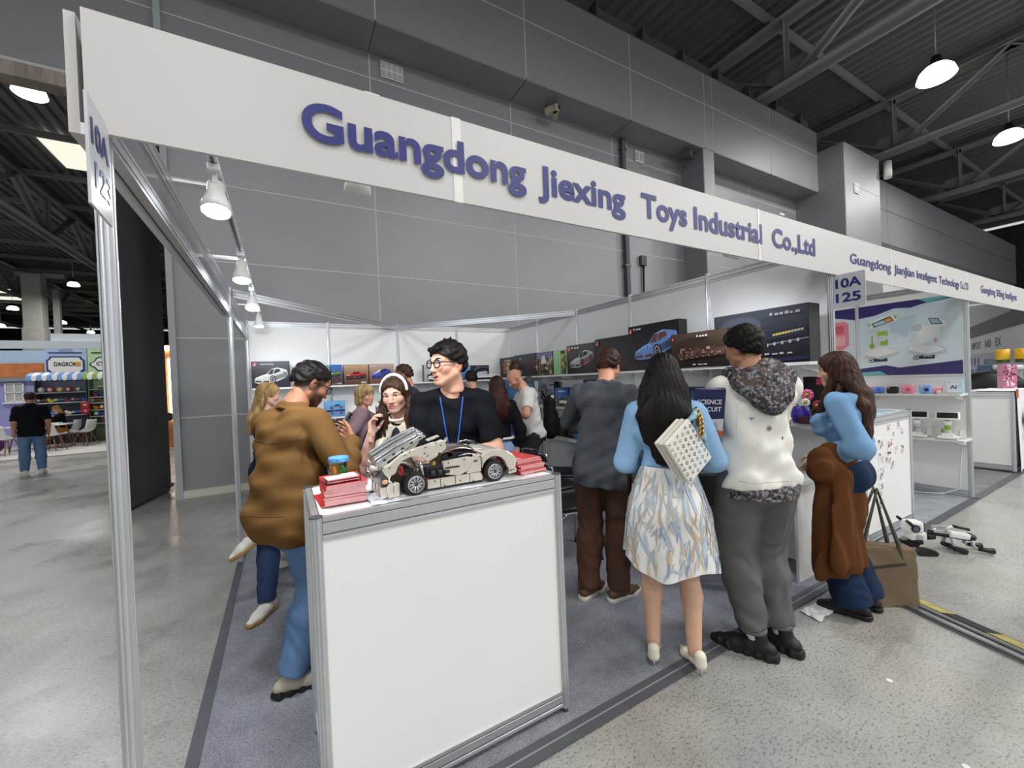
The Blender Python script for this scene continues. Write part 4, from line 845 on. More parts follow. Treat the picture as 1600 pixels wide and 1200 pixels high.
# flowers set in bricks
fl_ = thing('flower_model', 'brick-built bouquet of pink, white and orange flowers in a purple pot', 'flower model', (3.60, .04, Z2), 0)
MB().lathe([(.001, 0), (.05, .0), (.062, .05), (.05, .11), (.04, .115), (.001, .11)], (0, 0, .002), n=18).build('purple_pot', M('pot_purple', (58, 34, 140), .3), fl_)
for cx, cy, cz, r, c, nm in ((-.03, .03, .19, .055, (220, 90, 150), 'pink_flower'), (.0, -.05, .2, .05, (230, 110, 160), 'pink_flower'), (-.04, .10, .12, .05, (236, 150, 40), 'orange_flower'), (-.05, -.06, .15, .035, (240, 240, 236), 'white_flower'), (.02, .08, .22, .045, (240, 235, 235), 'white_flower'), (.0, -.11, .13, .04, (160, 40, 70), 'crimson_flower')):
    mb = MB(); c0 = Vector((cx, cy, cz))
    for k in range(9):
        a = k * 2 * math.pi / 9; d = Vector((-.5, math.cos(a), math.sin(a))).normalized()
        mb.ell(c0 + d * r * .6, (r * .22, r * .3, r * .3), n=8, m=5)
    o = mb.build(nm, M('petal_%02x%02x%02x' % c, c, .5), fl_); MB().ell(c0 + Vector((-.02, 0, 0)), (r * .3, r * .3, r * .3), n=8, m=5).build('flower_heart', YEL, o); MB().tube([(0, 0, .1), (cx * .6, cy * .6, cz * .7), (cx, cy, cz)], .004, n=5).build('stem', GRN, fl_)
wb_ = toy_box('dark wine-red box lying flat in front of the brick flowers', (3.60, -.04, Z2), -1.4, .16, .1, .05, [], side=(70, 24, 40))
wm = tag(MB().box((3.56, .12, Z2 + .012), (.05, .06, .024), bev=.006).build('white_charger', WHITE), 'small white block lying before the brick flowers', 'block')
# lowest shelf
for k, (y0, y1, z1, lab) in enumerate(((3.30, 3.06, 1.0, 'black box with a lit model on the lowest shelf by the backpack'), (3.04, 2.80, 1.045, 'black box with a gold model on the lowest shelf'),)):
    A = bxart((18, 16, 16), (28, 26, 26)); art_noise(A, .15, .1, .85, .8, 30, [(90, 70, 50), (150, 140, 120), (60, 40, 34), (40, 40, 44)], 51 + k, .06)
    right_box(lab, y0, y1, .742, z1, A, x=3.82)
for k, (c, nm) in enumerate((((50, 140, 210), 'blue'), ((190, 70, 110), 'pink'), ((240, 140, 50), 'orange'), ((236, 180, 60), 'yellow'))):
    right_box('small %s box in the row on the lowest shelf by the grey jacket' % nm, 2.79 - .075 * k, 2.72 - .075 * k, .742, .86, [(c, R2(0, 0, 1, 1)), (tuple(int(v * .7) for v in c), R2(.2, .2, .8, .5))], d=.07, side=c, x=3.74)
# ------------------------------------------------------------------ black chairs with chrome tube frames
LEATH = M('black_leatherette', (17, 17, 19), .4, bump=(120, .1))
def tube_chair(loc, rz, lab):
    t = thing('tube_chair', lab, 'chair', loc, rz, 'black chrome-framed chairs')
    for s in (-1, 1):
        x = s * .215
        MB().tube([(x, -.20, .012), (x, -.20, .38), (x, -.185, .42), (x, -.15, .44), (x, .14, .44), (x, .19, .455), (x, .21, .5), (x, .24, .8), (x * .96, .245, .835), (x * .8, .247, .85), (0, .248, .855)], .0095, n=9).build('front_leg', CHROME, t)
        MB().tube([(x, .12, .44), (x, .17, .40), (x, .23, .012)], .0095, n=9).build('rear_leg', CHROME, t)
        for y in (-.20, .232): MB().cyl((x, y, .0), (x, y, .014), .013, n=10).build('foot_cap', BLACK, t)
    s = MB().box((0, -.005, .462), (.42, .40, .045), bev=.02); s.build('seat', LEATH, t, smooth=True)
    MB().box((0, .232, .70), (.40, .03, .24), Matrix.Rotation(-.1, 3, 'X'), bev=.013).build('backrest', LEATH, t, smooth=True)
    MB().tube([(-.215, -.17, .2), (0, -.17, .2), (.215, -.17, .2)], .006, n=6).build('crossbar', CHROME, t)
    return t
tube_chair((2.53, 1.42, .006), 1.45, 'black chrome-framed chair nearest the white counter corner'); tube_chair((2.80, 1.98, .006), 1.6, 'black chrome-framed chair just behind the nearest one')
tube_chair((3.22, 2.35, .006), 3.9, 'black chrome-framed chair whose backrest shows beside the grey jacket'); tube_chair((3.20, .62, .006), 2.4, 'black chrome-framed chair behind the legs in grey trousers')
# ------------------------------------------------------------------ neighbouring booth: poster wall, shelves, devices
w3 = structure('wall_3')
for k in range(3):
    MB().box((7.2, k + .5, 1.25), (.012, .955, 2.36)).build('wall_panel', PANEL, w3); rail(w3, (7.2, k + .02, 2.46), (7.2, k + .98, 2.46)); rail(w3, (7.2, k + .02, .05), (7.2, k + .98, .05)); post(w3, 7.2, k)
post(w3, 7.2, 3)
w4 = structure('wall_4')
for k in range(3): MB().box((4.55 + 1.05 * k, 3.0, 1.25), (1.0, .012, 2.36)).build('wall_panel', PANEL, w4); rail(w4, (4.06 + 1.05 * k, 3, 2.46), (5.06 + 1.05 * k, 3, 2.46))
ps = thing('wall_poster', 'poster of two toy microscopes marked P01 and P02 on the booth wall', 'poster', (7.19, .51, 1.43), -math.pi / 2)
PW, PH = .95, .92
MB().box((0, 0, PH / 2), (PW, .006, PH)).build('poster_board', WHITE, ps)
A = bxart((226, 236, 240), (206, 224, 232))
A.append(((190, 214, 226), [(.3, .75), (.6, .8), (.5, .5), (.35, .6)])); A.append(((214, 230, 236), [(.6, .7), (1, .85), (1, .6), (.75, .5)]))
NV = (54, 46, 110); TQ = (110, 186, 190)
A += [(NV, [(0, .83), (.18, .85), (.38, .92), (.55, .9), (.65, .93), (1, .97), (1, 1), (0, 1)]), (TQ, [(.62, 1), (.7, .94), (.92, .975), (.86, 1)]), (NV, [(0, .0), (1, .0), (1, .17), (.42, .1), (.28, .14), (0, .1)]), (TQ, [(0, 0), (.3, 0), (.22, .06), (0, .045)])]
# device one (white and green)
A += [((206, 206, 206), [(.05, .26), (.2, .22), (.42, .28), (.42, .34), (.26, .4), (.06, .33)]), ((236, 236, 236), [(.05, .3), (.2, .26), (.42, .33), (.26, .4), (.06, .35)]), ((228, 228, 226), [(.16, .36), (.3, .4), (.28, .43), (.15, .4)]), ((222, 222, 222), R2(.14, .4, .2, .66)), ((150, 190, 60), R2(.23, .42, .31, .5)), ((160, 200, 70), R2(.2, .55, .31, .62)), ((224, 224, 224), R2(.22, .48, .29, .56)), ((140, 180, 50), E2(.14, .42, .03, .035)), ((140, 180, 50), R2(.135, .44, .15, .56)),
      ((238, 238, 236), [(.1, .72), (.13, .66), (.4, .74), (.42, .8), (.33, .84), (.1, .76)]), ((44, 44, 50), [(.14, .74), (.17, .68), (.38, .75), (.34, .82)]), ((170, 214, 226), [(.155, .735), (.18, .695), (.3, .73), (.27, .775)]), ((230, 170, 90), [(.28, .775), (.3, .735), (.365, .755), (.335, .805)]), ((150, 190, 60), R2(.105, .7, .125, .75)), ((150, 190, 60), R2(.385, .78, .405, .82))]
# device two (white)
A += [((200, 204, 208), [(.52, .3), (.7, .24), (.86, .27), (.86, .33), (.76, .38), (.53, .36)]), ((240, 241, 242), [(.52, .33), (.7, .27), (.86, .31), (.76, .38), (.53, .38)]), ((226, 228, 230), R2(.56, .36, .64, .58)), ((236, 237, 238), [(.62, .4), (.8, .42), (.82, .62), (.62, .64)]), ((196, 200, 204), E2(.6, .62, .05, .05)), ((214, 216, 220), E2(.57, .52, .03, .03)), ((180, 176, 172), E2(.77, .44, .018, .025)), ((238, 239, 240), [(.7, .74), (.72, .62), (.86, .6), (.88, .66), (.8, .74)]), ((60, 66, 72), [(.71, .735), (.735, .65), (.84, .64), (.8, .725)]), ((160, 190, 200), [(.722, .725), (.742, .66), (.83, .652), (.793, .716)])]
for x in (.1, .56): A += [((40, 40, 70), E2(x + .03, .165 + (.06 if x > .5 else .05), .03, .032)), ((230, 234, 240), E2(x + .03, .165 + (.06 if x > .5 else .05), .022, .023)), ((40, 40, 70), E2(x + .03, .165 + (.06 if x > .5 else .05), .012, .013)), ((44, 42, 72), R2(x + .06, .195 + (.01 if x > .5 else 0), x + .2, .24 + (.01 if x > .5 else 0)))]
mb = MB()
for k, (c, p) in enumerate(A): mb.poly([((x - .5) * PW, y * PH) for x, y in p], (0, -.003, 0), (1, 0, 0), (0, 0, 1), col=c, off=.0006 + .0002 * k)
mb.build('poster_print', PRINT, ps)
lettering('P01', (-.5 * PW + .19, -.017, .204 * PH / .92), (1, 0, 0), (0, 0, 1), .07, .022, WHITE, ps, .02); lettering('P02', (-.5 * PW + .63, -.017, .212), (1, 0, 0), (0, 0, 1), .07, .022, WHITE, ps, .02)
ps2 = thing('wall_poster', 'poster strip with a pink toy camera beside the microscope poster', 'poster', (7.19, 1.50, 1.43), -math.pi / 2)
MB().box((0, 0, PH / 2), (PW, .006, PH)).build('poster_board', WHITE, ps2)
A = bxart((226, 234, 238), (214, 226, 232)) + [(NV, [(0, .85), (.5, .95), (1, .82), (1, 1), (0, 1)])] + [((238, 140, 150), [(.55, .44), (.6, .38), (.86, .4), (.92, .46), (.92, .78), (.86, .82), (.6, .8), (.55, .74)]), ((246, 180, 186), R2(.6, .46, .88, .6)), ((214, 96, 110), R2(.66, .64, .86, .76)), ((60, 50, 60), R2(.6, .28, .8, .33)), ((220, 200, 170), R2(.78, .1, .92, .24))]
mb = MB()
for k, (c, p) in enumerate(A): mb.poly([((x - .5) * PW, y * PH) for x, y in p], (0, -.003, 0), (1, 0, 0), (0, 0, 1), col=c, off=.0006 + .0002 * k)
mb.build('poster_print', PRINT, ps2)
MB().box((7.185, .51, 1.415), (.02, .98, .02)).build('poster_rail', ALU, w3)
shelf('shelf below the microscope poster carrying toy cameras', (7.19, 1.6), (7.19, .0), 1.205, .29, (-1, 0), (.02, .5, .98)); shelf('lower shelf with two white toy microscopes', (7.19, 1.6), (7.19, -.02), .69, .29, (-1, 0), (.02, .5, .98))
def toy_camera(loc, rz, col, lab, lensc=(30, 34, 50), tall=False):
    t = thing('toy_camera', lab, 'camera', loc, rz, 'toy cameras on the shelf')
    m = M('toycam_%02x%02x%02x' % col, col, .35); h = .105 if tall else .085
    MB().box((0, 0, h / 2), (.115, .05, h), bev=.018).build('camera_body', m, t, smooth=False)
    MB().cyl((0.01, -.024, h * .45), (.01, -.042, h * .45), .026, n=18).build('lens_ring', m, t); MB().cyl((.01, -.0425, h * .45), (.01, -.045, h * .45), .02, n=18).build('lens_glass', M('lens_%02x%02x%02x' % lensc, lensc, .1), t)
    MB().box((-.035, -.026, h * .82), (.02, .004, .012)).build('flash_window', WHITE, t); MB().cyl((.035, 0, h), (.035, 0, h + .008), .01, n=10).build('shutter_button', WHITE, t)
for y, c, lab, lc in ((.737, (110, 150, 225), 'light blue toy camera beside the long brown hair', (60, 110, 200)), (.60, (34, 34, 36), 'black toy camera between the blue and pink ones', (20, 20, 22)), (.458, (242, 150, 170), 'pink toy camera in the middle of the shelf', (200, 80, 110)), (.30, (140, 176, 232), 'light blue toy camera with a black lens', (18, 18, 22))): toy_camera((7.0, y, 1.206), -math.pi / 2 + .12, c, lab, lc, c[0] > 200 or c[0] == 140)
toy_camera((7.03, .225, 1.206), -1.2, (236, 170, 176), 'small pink toy camera behind the light blue one with black lens', (226, 150, 160))
toy_camera((7.04, .80, 1.206), -1.9, (226, 160, 190), 'pink toy camera half hidden behind the first blue one', (226, 150, 160))
bb = toy_box('white and blue box with large letters Ai at the shelf end', (7.02, .065, 1.206), -math.pi / 2, .125, .06, .155, [((236, 244, 248), R2(0, 0, 1, 1)), ((170, 210, 232), R2(0, 0, 1, .1)), ((120, 180, 220), E2(.2, .85, .05, .04)), ((120, 180, 220), E2(.85, .6, .04, .04))], side=(150, 205, 230))
lettering('Ai', (-.035, -.031, .055), (1, 0, 0), (0, 0, 1), .055, .042, M('ai_blue', (40, 96, 160), .4), bb, .03, name='box_title')
sm = thing('small_figure', 'tiny white and black figure lying before the Ai box', 'figure', (6.97, .185, 1.206)); MB().ell((0, 0, .02), (.02, .02, .02)).build('figure_head', WHITE, sm); MB().ell((-.014, -.005, .022), (.008, .008, .008)).build('figure_eye', BLACK, sm); MB().box((0.01, -.07, .006), (.03, .1, .01)).build('figure_base', M('pale_pink', (236, 190, 180), .5), sm)
def microscope(loc, rz, green, lab):
    t = thing('toy_microscope', lab, 'microscope', loc, rz, 'toy microscopes with screens')
    g = M('lime_green', (150, 190, 60), .35) if green else M('pale_grey', (206, 208, 210), .4)
    MB().box((0, .0, .018), (.17, .2, .03), bev=.01).build('base', WHITE, t); MB().box((0, -.02, .045), (.1, .1, .02), bev=.004).build('stage', WHITE, t)
    MB().box((.0, .07, .13), (.05, .04, .2), bev=.01).build('column', WHITE, t); MB().cyl((0, .0, .2), (0, -.0, .1), .026, n=14).build('objective', g, t); MB().cyl((-.03, .07, .08), (-.055, .07, .08), .022, n=14).build('focus_knob', g, t)
    MB().box((0, .02, .175), (.06, .1, .05), bev=.012).build('head', WHITE, t)
    R = Matrix.Rotation(-.9, 3, 'X')
    s = MB().box((0, .02, .255), (.2, .02, .125), R, bev=.008).build('screen_case', WHITE, t); MB().box(Vector((0, .02, .255)) + R @ Vector((0, -.011, 0)), (.165, .004, .09), R).build('dark_screen', BLACK, s)
microscope((7.0, .385, .692), -1.35, False, 'white toy microscope with a tilted dark screen, nearer the counter'); microscope((7.0, .13, .692), -1.35, True, 'white toy microscope with a green barrel near the pale post')
for y in (.30, .03): tag(MB().box((7.06, y, .745), (.05, .07, .09), Rz(.5), taper=.5).build('clear_cover', M('milky_plastic', (214, 216, 214), .3)), 'crumpled milky plastic cover beside the %s toy microscope' % ('white' if y > .2 else 'green-barrelled'), 'cover')
tag(MB().tube([(7.1, .9, .012), (7.08, .6, .016), (7.0, .4, .014), (7.08, .2, .03), (7.14, .08, .1), (7.16, .06, .5), (7.165, .05, .69)], .006, n=6).build('power_cord', WHITE), 'white power cord along the foot of the shelf wall', 'cord')
# stickers and photos on the neighbouring counter, cloth on its top
PH1 = M('photo_paper', (240, 240, 238), .35)
def photo(x, z, w, h, rz, kind, lab, i):
    t = thing('photo_print' if kind else 'sticker', lab, 'photo' if kind else 'sticker', (x, .0735, z), group='photos and stickers on the counter front')
    t.rotation_euler = (0, rz, 0)
    MB().box((0, 0, 0), (w, .002, h)).build('paper', PH1, t)
    r = random.Random(i); A = []
    cols = [(30, 30, 32), (90, 90, 92), (170, 168, 166), (210, 208, 204)] if kind else [(190, 40, 60), (60, 60, 150), (90, 120, 80), (240, 238, 236), (210, 150, 150)]
    for k in range(9):
        cx = r.uniform(-.38, .38) * w; cz = r.uniform(-.38, .38) * h; q = r.uniform(.05, .12); A.append((r.choice(cols), [(cx - q * w, cz - q * h), (cx + q * w, cz - q * h * .6), (cx + q * w * .7, cz + q * h), (cx - q * w * .8, cz + q * h)]))
    mb = MB()
    for k, (c, p) in enumerate(A): mb.poly(p, (0, -.001, 0), (1, 0, 0), (0, 0, 1), col=c, off=.0005 + .0003 * k)
    mb.build('print', PRINT, t)
for i, (z, w, h) in enumerate(((.86, .1, .1), (.74, .11, .12), (.60, .12, .12), (.46, .12, .13), (.33, .13, .12))): photo(5.01 + .005 * (i % 2), z, w, h, .02 * (i - 2), True, 'black and white photo, %s in the column on the counter front' % ['top one', 'second from the top', 'the middle one', 'second from the bottom', 'lowest one'][i], i)
for i, (x, z, w, h, lab) in enumerate(((5.2, 1.0, .07, .07, 'blue and red sticker near the long hair on the counter front'), (5.22, .82, .13, .14, 'largest red and white sticker on the counter front'), (5.17, .72, .12, .1, 'blue edged sticker under the largest red one'), (5.26, .64, .07, .08, 'small red sticker lowest on the counter front'), (5.42, 1.0, .045, .09, 'pink curl sticker high on the counter front'), (5.5, .93, .06, .06, 'green sticker high on the counter front near the corner post'), (5.36, .77, .05, .08, 'grey sticker in the middle of the counter front'), (5.50, .76, .07, .09, 'black and white sticker near the counter corner post'), (5.31, .92, .04, .04, 'tiny grey sticker between hair and corner post'))): photo(x, z, w, h, .1 * (i % 3 - 1), False, lab, 20 + i)
tag(MB().box((5.25, .3, 1.124), (.5, .42, .006)).box((5.3, .27, 1.1275), (.3, .3, .003), Rz(.3)).build('plastic_wrap', M('pale_blue_film', (190, 216, 228), .15, noise=(6, .1))), 'pale blue plastic film lying on the sticker-covered counter', 'film')
# ------------------------------------------------------------------ furthest booth on the right
cl = MB(); vs = []; nu, nv = 16, 12
for i in range(nu + 1):
    for j in range(nv + 1):
        u = i / nu; v = j / nv; vs.append((9.1 + .92 * u, -.034 - .012 * (1 + math.sin(9 * u + 2 * v)) * v, 1.132 - 1.1 * v))
top = len(vs)
for i in range(nu + 1):
    for j in range(4): vs.append((9.1 + .92 * i / nu, -.034 + .14 * j, 1.134))
cl.add(vs, [(i * (nv + 1) + j, i * (nv + 1) + j + 1, (i + 1) * (nv + 1) + j + 1, (i + 1) * (nv + 1) + j) for i in range(nu) for j in range(nv)] + [(top + i * 4 + j, top + (i + 1) * 4 + j, top + (i + 1) * 4 + j + 1, top + i * 4 + j + 1) for i in range(nu) for j in range(3)], smooth=True)
cth = thing('table_cloth', 'white creased cloth with a round dark logo draped over the far counter', 'tablecloth', (0, 0, 0)); cl.build('cloth', M('white_cloth', (232, 232, 236), .8, bump=(3, .4, .03)), cth)
MB().cyl((9.40, -.07, .74), (9.40, -.074, .74), .11, n=24).build('cloth_logo', M('logo_navy', (40, 44, 72), .5), cth); lettering('Jn', (9.34, -.0755, .70), (1, 0, 0), (0, 0, 1), .1, .09, WHITE, cth, .02, name='logo_letters'); MB().box((9.45, -.066, .52), (.34, .003, .03)).build('cloth_print', M('print_grey', (120, 122, 134), .6), cth)
MB().box((9.10, -.04, 1.1), (.06, .015, .12)).build('cloth_tape', M('tape_orange', (200, 110, 80), .5), cth)
w5 = structure('wall_5')
for x, y in ((9.0, 3.0), (10.0, 3.0), (11.0, 3.0)): MB().box((x, y, 1.25), (.98, .012, 2.36)).build('wall_panel', PANEL, w5)
spt = thing('booth_spotlight', 'glaring white lamp under the fascia of the far booth', 'lamp', (8.3, .55, 2.1)); MB().ell((0, 0, 0), (.07, .07, .06)).build('lamp_globe', BULB, spt); MB().cyl((0, 0, .05), (0, 0, .2), .015).build('lamp_arm', TRK, spt); MB().box((0, -.29, .2), (.03, .6, .02)).build('lamp_bar', TRK, spt); MB().box((0, -.585, .22), (.05, .012, .1)).build('lamp_clamp', TRK, spt)
pA, pB = Vector((19.0, 2.5, 0)), Vector((12.6, .37, 0)); ang = math.atan2((pB - pA).y, (pB - pA).x)
bn = thing('booth_banner', 'pale company board reading G IMPORT AND EX over the far booth wall', 'banner', tuple((pA + pB) / 2), ang)
bl = (pB - pA).length
MB().box((0, -.0, 2.0), (bl, .04, .5)).build('banner_board', M('banner_white', (206, 208, 208), .5), bn); MB().box((0, 0.0, 2.42), (bl, .05, .34)).build('dark_header', M('header_dark', (70, 72, 74), .6), bn); MB().box((0, .02, .9), (bl, .03, 1.7)).build('banner_wall', M('banner_wall_blue', (186, 198, 208), .5), bn)
for txt, x, w in (('G', -bl / 2 + .1, .22), ('IMPORT', -bl / 2 + .6, 1.5), ('AND', -bl / 2 + 2.55, .85), ('EX', -bl / 2 + 3.9, .62)): lettering(txt, (x, -.022, 1.9), (1, 0, 0), (0, 0, 1), w, .2, M('banner_lettering', (56, 62, 100), .5), bn, .02)
lettering('MIDDAY S', (-bl / 2 + 2.3, -.0, 1.45), (1, 0, 0), (0, 0, 1), 1.7, .16, M('midday_blue', (96, 130, 160), .5), bn, .01, off=.006)
for i in range(2):
    for j in range(3): MB().box((-bl / 2 + .25 + .95 * i, .0, 1.22 - .3 * j), (.55, .01, .2)).build('banner_picture', M('picture_blue', (74, 110, 158), .5), bn)
for i in range(3): MB().cyl((-bl / 2 + .3 + .55 * i, .004, 1.55), (-bl / 2 + .3 + .55 * i, -.002, 1.55), .13, n=16).build('banner_emblem', M('emblem_%d' % (i % 2), [(110, 124, 150), (60, 80, 140)][i % 2], .5), bn)
st = thing('display_stand', 'white and blue edged stand carrying the yellow tubs', 'stand', (12.0, .62, 0), ang + math.pi); MB().box((-.3, 0, 1.43), (2.0, .4, .04)).build('stand_top', WHITE, st); MB().box((0, .2, 1.42), (1.4, .02, .12)).build('stand_edge', M('edge_blue', (74, 104, 156), .5), st); MB().box((0, 0, .735), (1.3, .3, 1.47)).build('stand_body', PANEL, st)
for k, (x, y, lab) in enumerate(((12.02, .60, 'yellow tub with a printed face, the one nearer the pale post'), (12.08, .38, 'yellow tub with a printed face and red base, at the picture edge'))):
    t = thing('toy_tub', lab, 'tub', (x, y, 1.51), .9, 'yellow toy tubs'); MB().cyl((0, 0, .0), (0, 0, .06), .085, n=20).build('tub_base', M('tub_dark', [(60, 70, 30), (110, 24, 24)][k], .4), t); MB().cyl((0, 0, .06), (0, 0, .25), .09, n=20).build('tub_body', M('tub_yellow', (226, 176, 30), .4), t)
    for a in (-.3, .3): MB().box((math.sin(a) * .08 - .01, -math.cos(a) * .083, .13), (.035, .01, .012), Matrix.Rotation(-a * .6, 3, 'Y')).build('tub_brow', BLACK, t)
    MB().box((-.01, -.084, .085), (.02, .008, .012)).build('tub_mouth', BLACK, t)
for k, (x, y, lab) in enumerate(((10.74, .52, 'black coat-covered chair back behind the far counter'), (10.62, -.25, 'black chair back at the picture edge behind the pink packages'))):
    t = thing('office_chair', lab, 'chair', (x, y, 0), -1.2, 'black chairs behind the far counter'); MB().ell((0, 0, 1.08), (.42, .12, .32)).build('backrest', LEATH, t); MB().box((0, -.25, .5), (.5, .5, .1), bev=.04).build('seat', LEATH, t); MB().cyl((0, -.2, .05), (0, -.2, .48), .03).build('pole', CHROME, t)
    for q in range(5): MB().cyl((0, -.2, .06), (.3 * math.cos(q * 1.257), -.2 + .3 * math.sin(q * 1.257), .03), .02).build('base_leg', BLACK, t)
for k, (z, h, lab) in enumerate(((1.125, .2, 'pink patterned toy package standing on the far counter'), (1.327, .17, 'pink patterned toy package stacked on top of the other'))):
    toy_box(lab, (9.98 + .015 * k, .20, z), -.75, .17, .1, h, (lambda q: (art_noise(q, 0, 0, 1, 1, 40, [(190, 90, 130), (236, 200, 216), (120, 50, 90), (230, 226, 230), (90, 60, 80)], 60 + k, .08), q)[1])([((206, 120, 150), R2(0, 0, 1, 1))]), side=(206, 140, 164))
for k in range(3): tag(MB().box((9.25 + .2 * k, .1 + .08 * k, 1.126), (.2, .12, .006), Rz(.2 * k)).build('flyer', [WHITE, M('flyer_blue', (60, 100, 170), .4), M('flyer_dark', (40, 42, 48), .4)][k]), ['white', 'blue', 'dark'][k] + ' flyer lying on the far cloth-covered counter', 'flyer', 'flyers on the far counter')
# ------------------------------------------------------------------ toy robot, paper scrap on the floor
rb = thing('toy_robot', 'white and black toy robot on tracks with long body and crawling legs', 'toy robot', (4.97, -.15, 0), math.atan2(-.27, .32))
RW = M('robot_white', (236, 236, 234), .3); RG = M('robot_grey', (176, 178, 180), .35); RB = M('robot_black', (18, 18, 20), .3)
MB().box((-.02, .0, .2), (.12, .1, .1), bev=.022).build('robot_head', RW, rb, smooth=False); MB().box((.043, 0, .2), (.008, .07, .075), bev=.003).build('face_visor', RB, rb)
for s in (-1, 1):
    e = MB().cyl((-.03, s * .05, .195), (-.03, s * .058, .195), .032, n=20).build('ear_disc', RB, rb); MB().cyl((-.03, s * .058, .195), (-.03, s * .061, .195), .021, n=20).build('ear_ring', M('ear_violet', (90, 88, 120), .3), e)
    MB().tube([(-.045, s * .05, .215), (-.075, s * .052, .245), (-.095, s * .052, .262)], [.012, .013, .011], n=8).build('ear_fin', RB, rb)
    tk = MB()
    pts = [(-.07, .03), (-.055, .058), (.0, .06), (.055, .045), (.075, .022), (.06, .0), (.0, .0), (-.055, .004)]
    tk.prism(pts, (0, s * .075 + (.02 if s < 0 else -.02) * s, 0), (1, 0, 0), (0, 0, 1), .04 * -s); tk.build('track', RB, rb)
    yy = s * .098
    MB().cyl((-.035, yy, .03), (-.035, yy + s * .006, .03), .024, n=16).cyl((.035, yy, .025), (.035, yy + s * .006, .025), .024, n=16).box((0, yy + s * .003, .027), (.07, .006, .026)).build('track_plate', RW, rb)
    for x in (-.035, .035): MB().box((x, yy + s * .007, .028), (.022, .003, .006)).box((x, yy + s * .007, .028), (.006, .003, .022)).build('track_cross', RB, rb)
MB().box((0, 0, .125), (.12, .09, .07), bev=.015, taper=1).build('robot_torso', RW, rb); MB().cyl((0, -.045, .125), (0, -.06, .125), .02, n=14).build('torso_disc', RG, rb); MB().box((0, 0, .08), (.06, .1, .04), bev=.01).build('hip_block', RB, rb)
MB().cyl((.07, 0, .115), (.13, 0, .12), .028, n=12).build('joint', RB, rb)
MB().tube([(.1, .0, .15), (.2, .0, .14), (.36, 0, .115)], [.024, .024, .028], n=10).build('spine', RB, rb); MB().box((.3, 0, .135), (.15, .07, .05), Matrix.Rotation(.16, 3, 'Y'), bev=.014).build('back_shell', RW, rb); MB().box((.19, 0, .158), (.14, .045, .018), Matrix.Rotation(.1, 3, 'Y'), bev=.004).build('back_plate', RG, rb); MB().ell((.385, 0, .118), (.04, .04, .034)).build('tail_dome', RB, rb)
for s in (-1, 1):
    MB().tube([(.24, s * .035, .115), (.235, s * .05, .075), (.25, s * .055, .05)], [.016, .013, .012], n=8).build('leg_link', RG, rb); MB().box((.275, s * .055, .03), (.1, .045, .045), Matrix.Rotation(.3, 3, 'Y'), bev=.014).build('leg_foot', RB, rb)
    MB().tube([(.38, s * .03, .1), (.375, s * .045, .06), (.40, s * .05, .042)], [.013, .011, .01], n=8).build('leg_link', RG, rb); MB().tube([(.4, s * .05, .042), (.46, s * .052, .034), (.5, s * .054, .028)], [.014, .02, .026], n=9).build('leg_foot', RB, rb)
MB().tube([(.2, -.02, .17), (.22, -.02, .2), (.25, -.02, .21)], .012, n=8).build('clear_mount', M('milky_plastic', (214, 216, 214), .3), rb); MB().cyl((.25, -.02, .215), (.36, -.03, .19), .012, n=10).build('dark_barrel', RB, rb); MB().ell((.17, 0, .195), (.05, .035, .02)).build('clear_shell', CLEAR, rb)
pp = MB(); rnd = random.Random(2); vs = []
for i in range(9):
    for j in range(6): vs.append((3.20 + .2 * i / 8 + rnd.uniform(-.006, .006) + .02 * j / 5, -.215 + .12 * j / 5 + rnd.uniform(-.006, .006), .004 + rnd.random() * .014))
pp.add(vs, [(i * 6 + j, (i + 1) * 6 + j, (i + 1) * 6 + j + 1, i * 6 + j + 1) for i in range(8) for j in range(5)])
tag(pp.build('paper_scrap', M('tissue_white', (226, 226, 226), .7)), 'crumpled white paper sheet on the concrete by the blue flared jeans', 'paper')
for x, y, lab in ((2.63, -.95, 'white paper fleck on the concrete, nearer the viewer'), (2.95, -.62, 'small oval white fleck on the concrete before the black shoes')): tag(MB().cyl((x, y, .0), (x, y, .002), .013, n=9).build('paper_fleck', WHITE), lab, 'fleck')
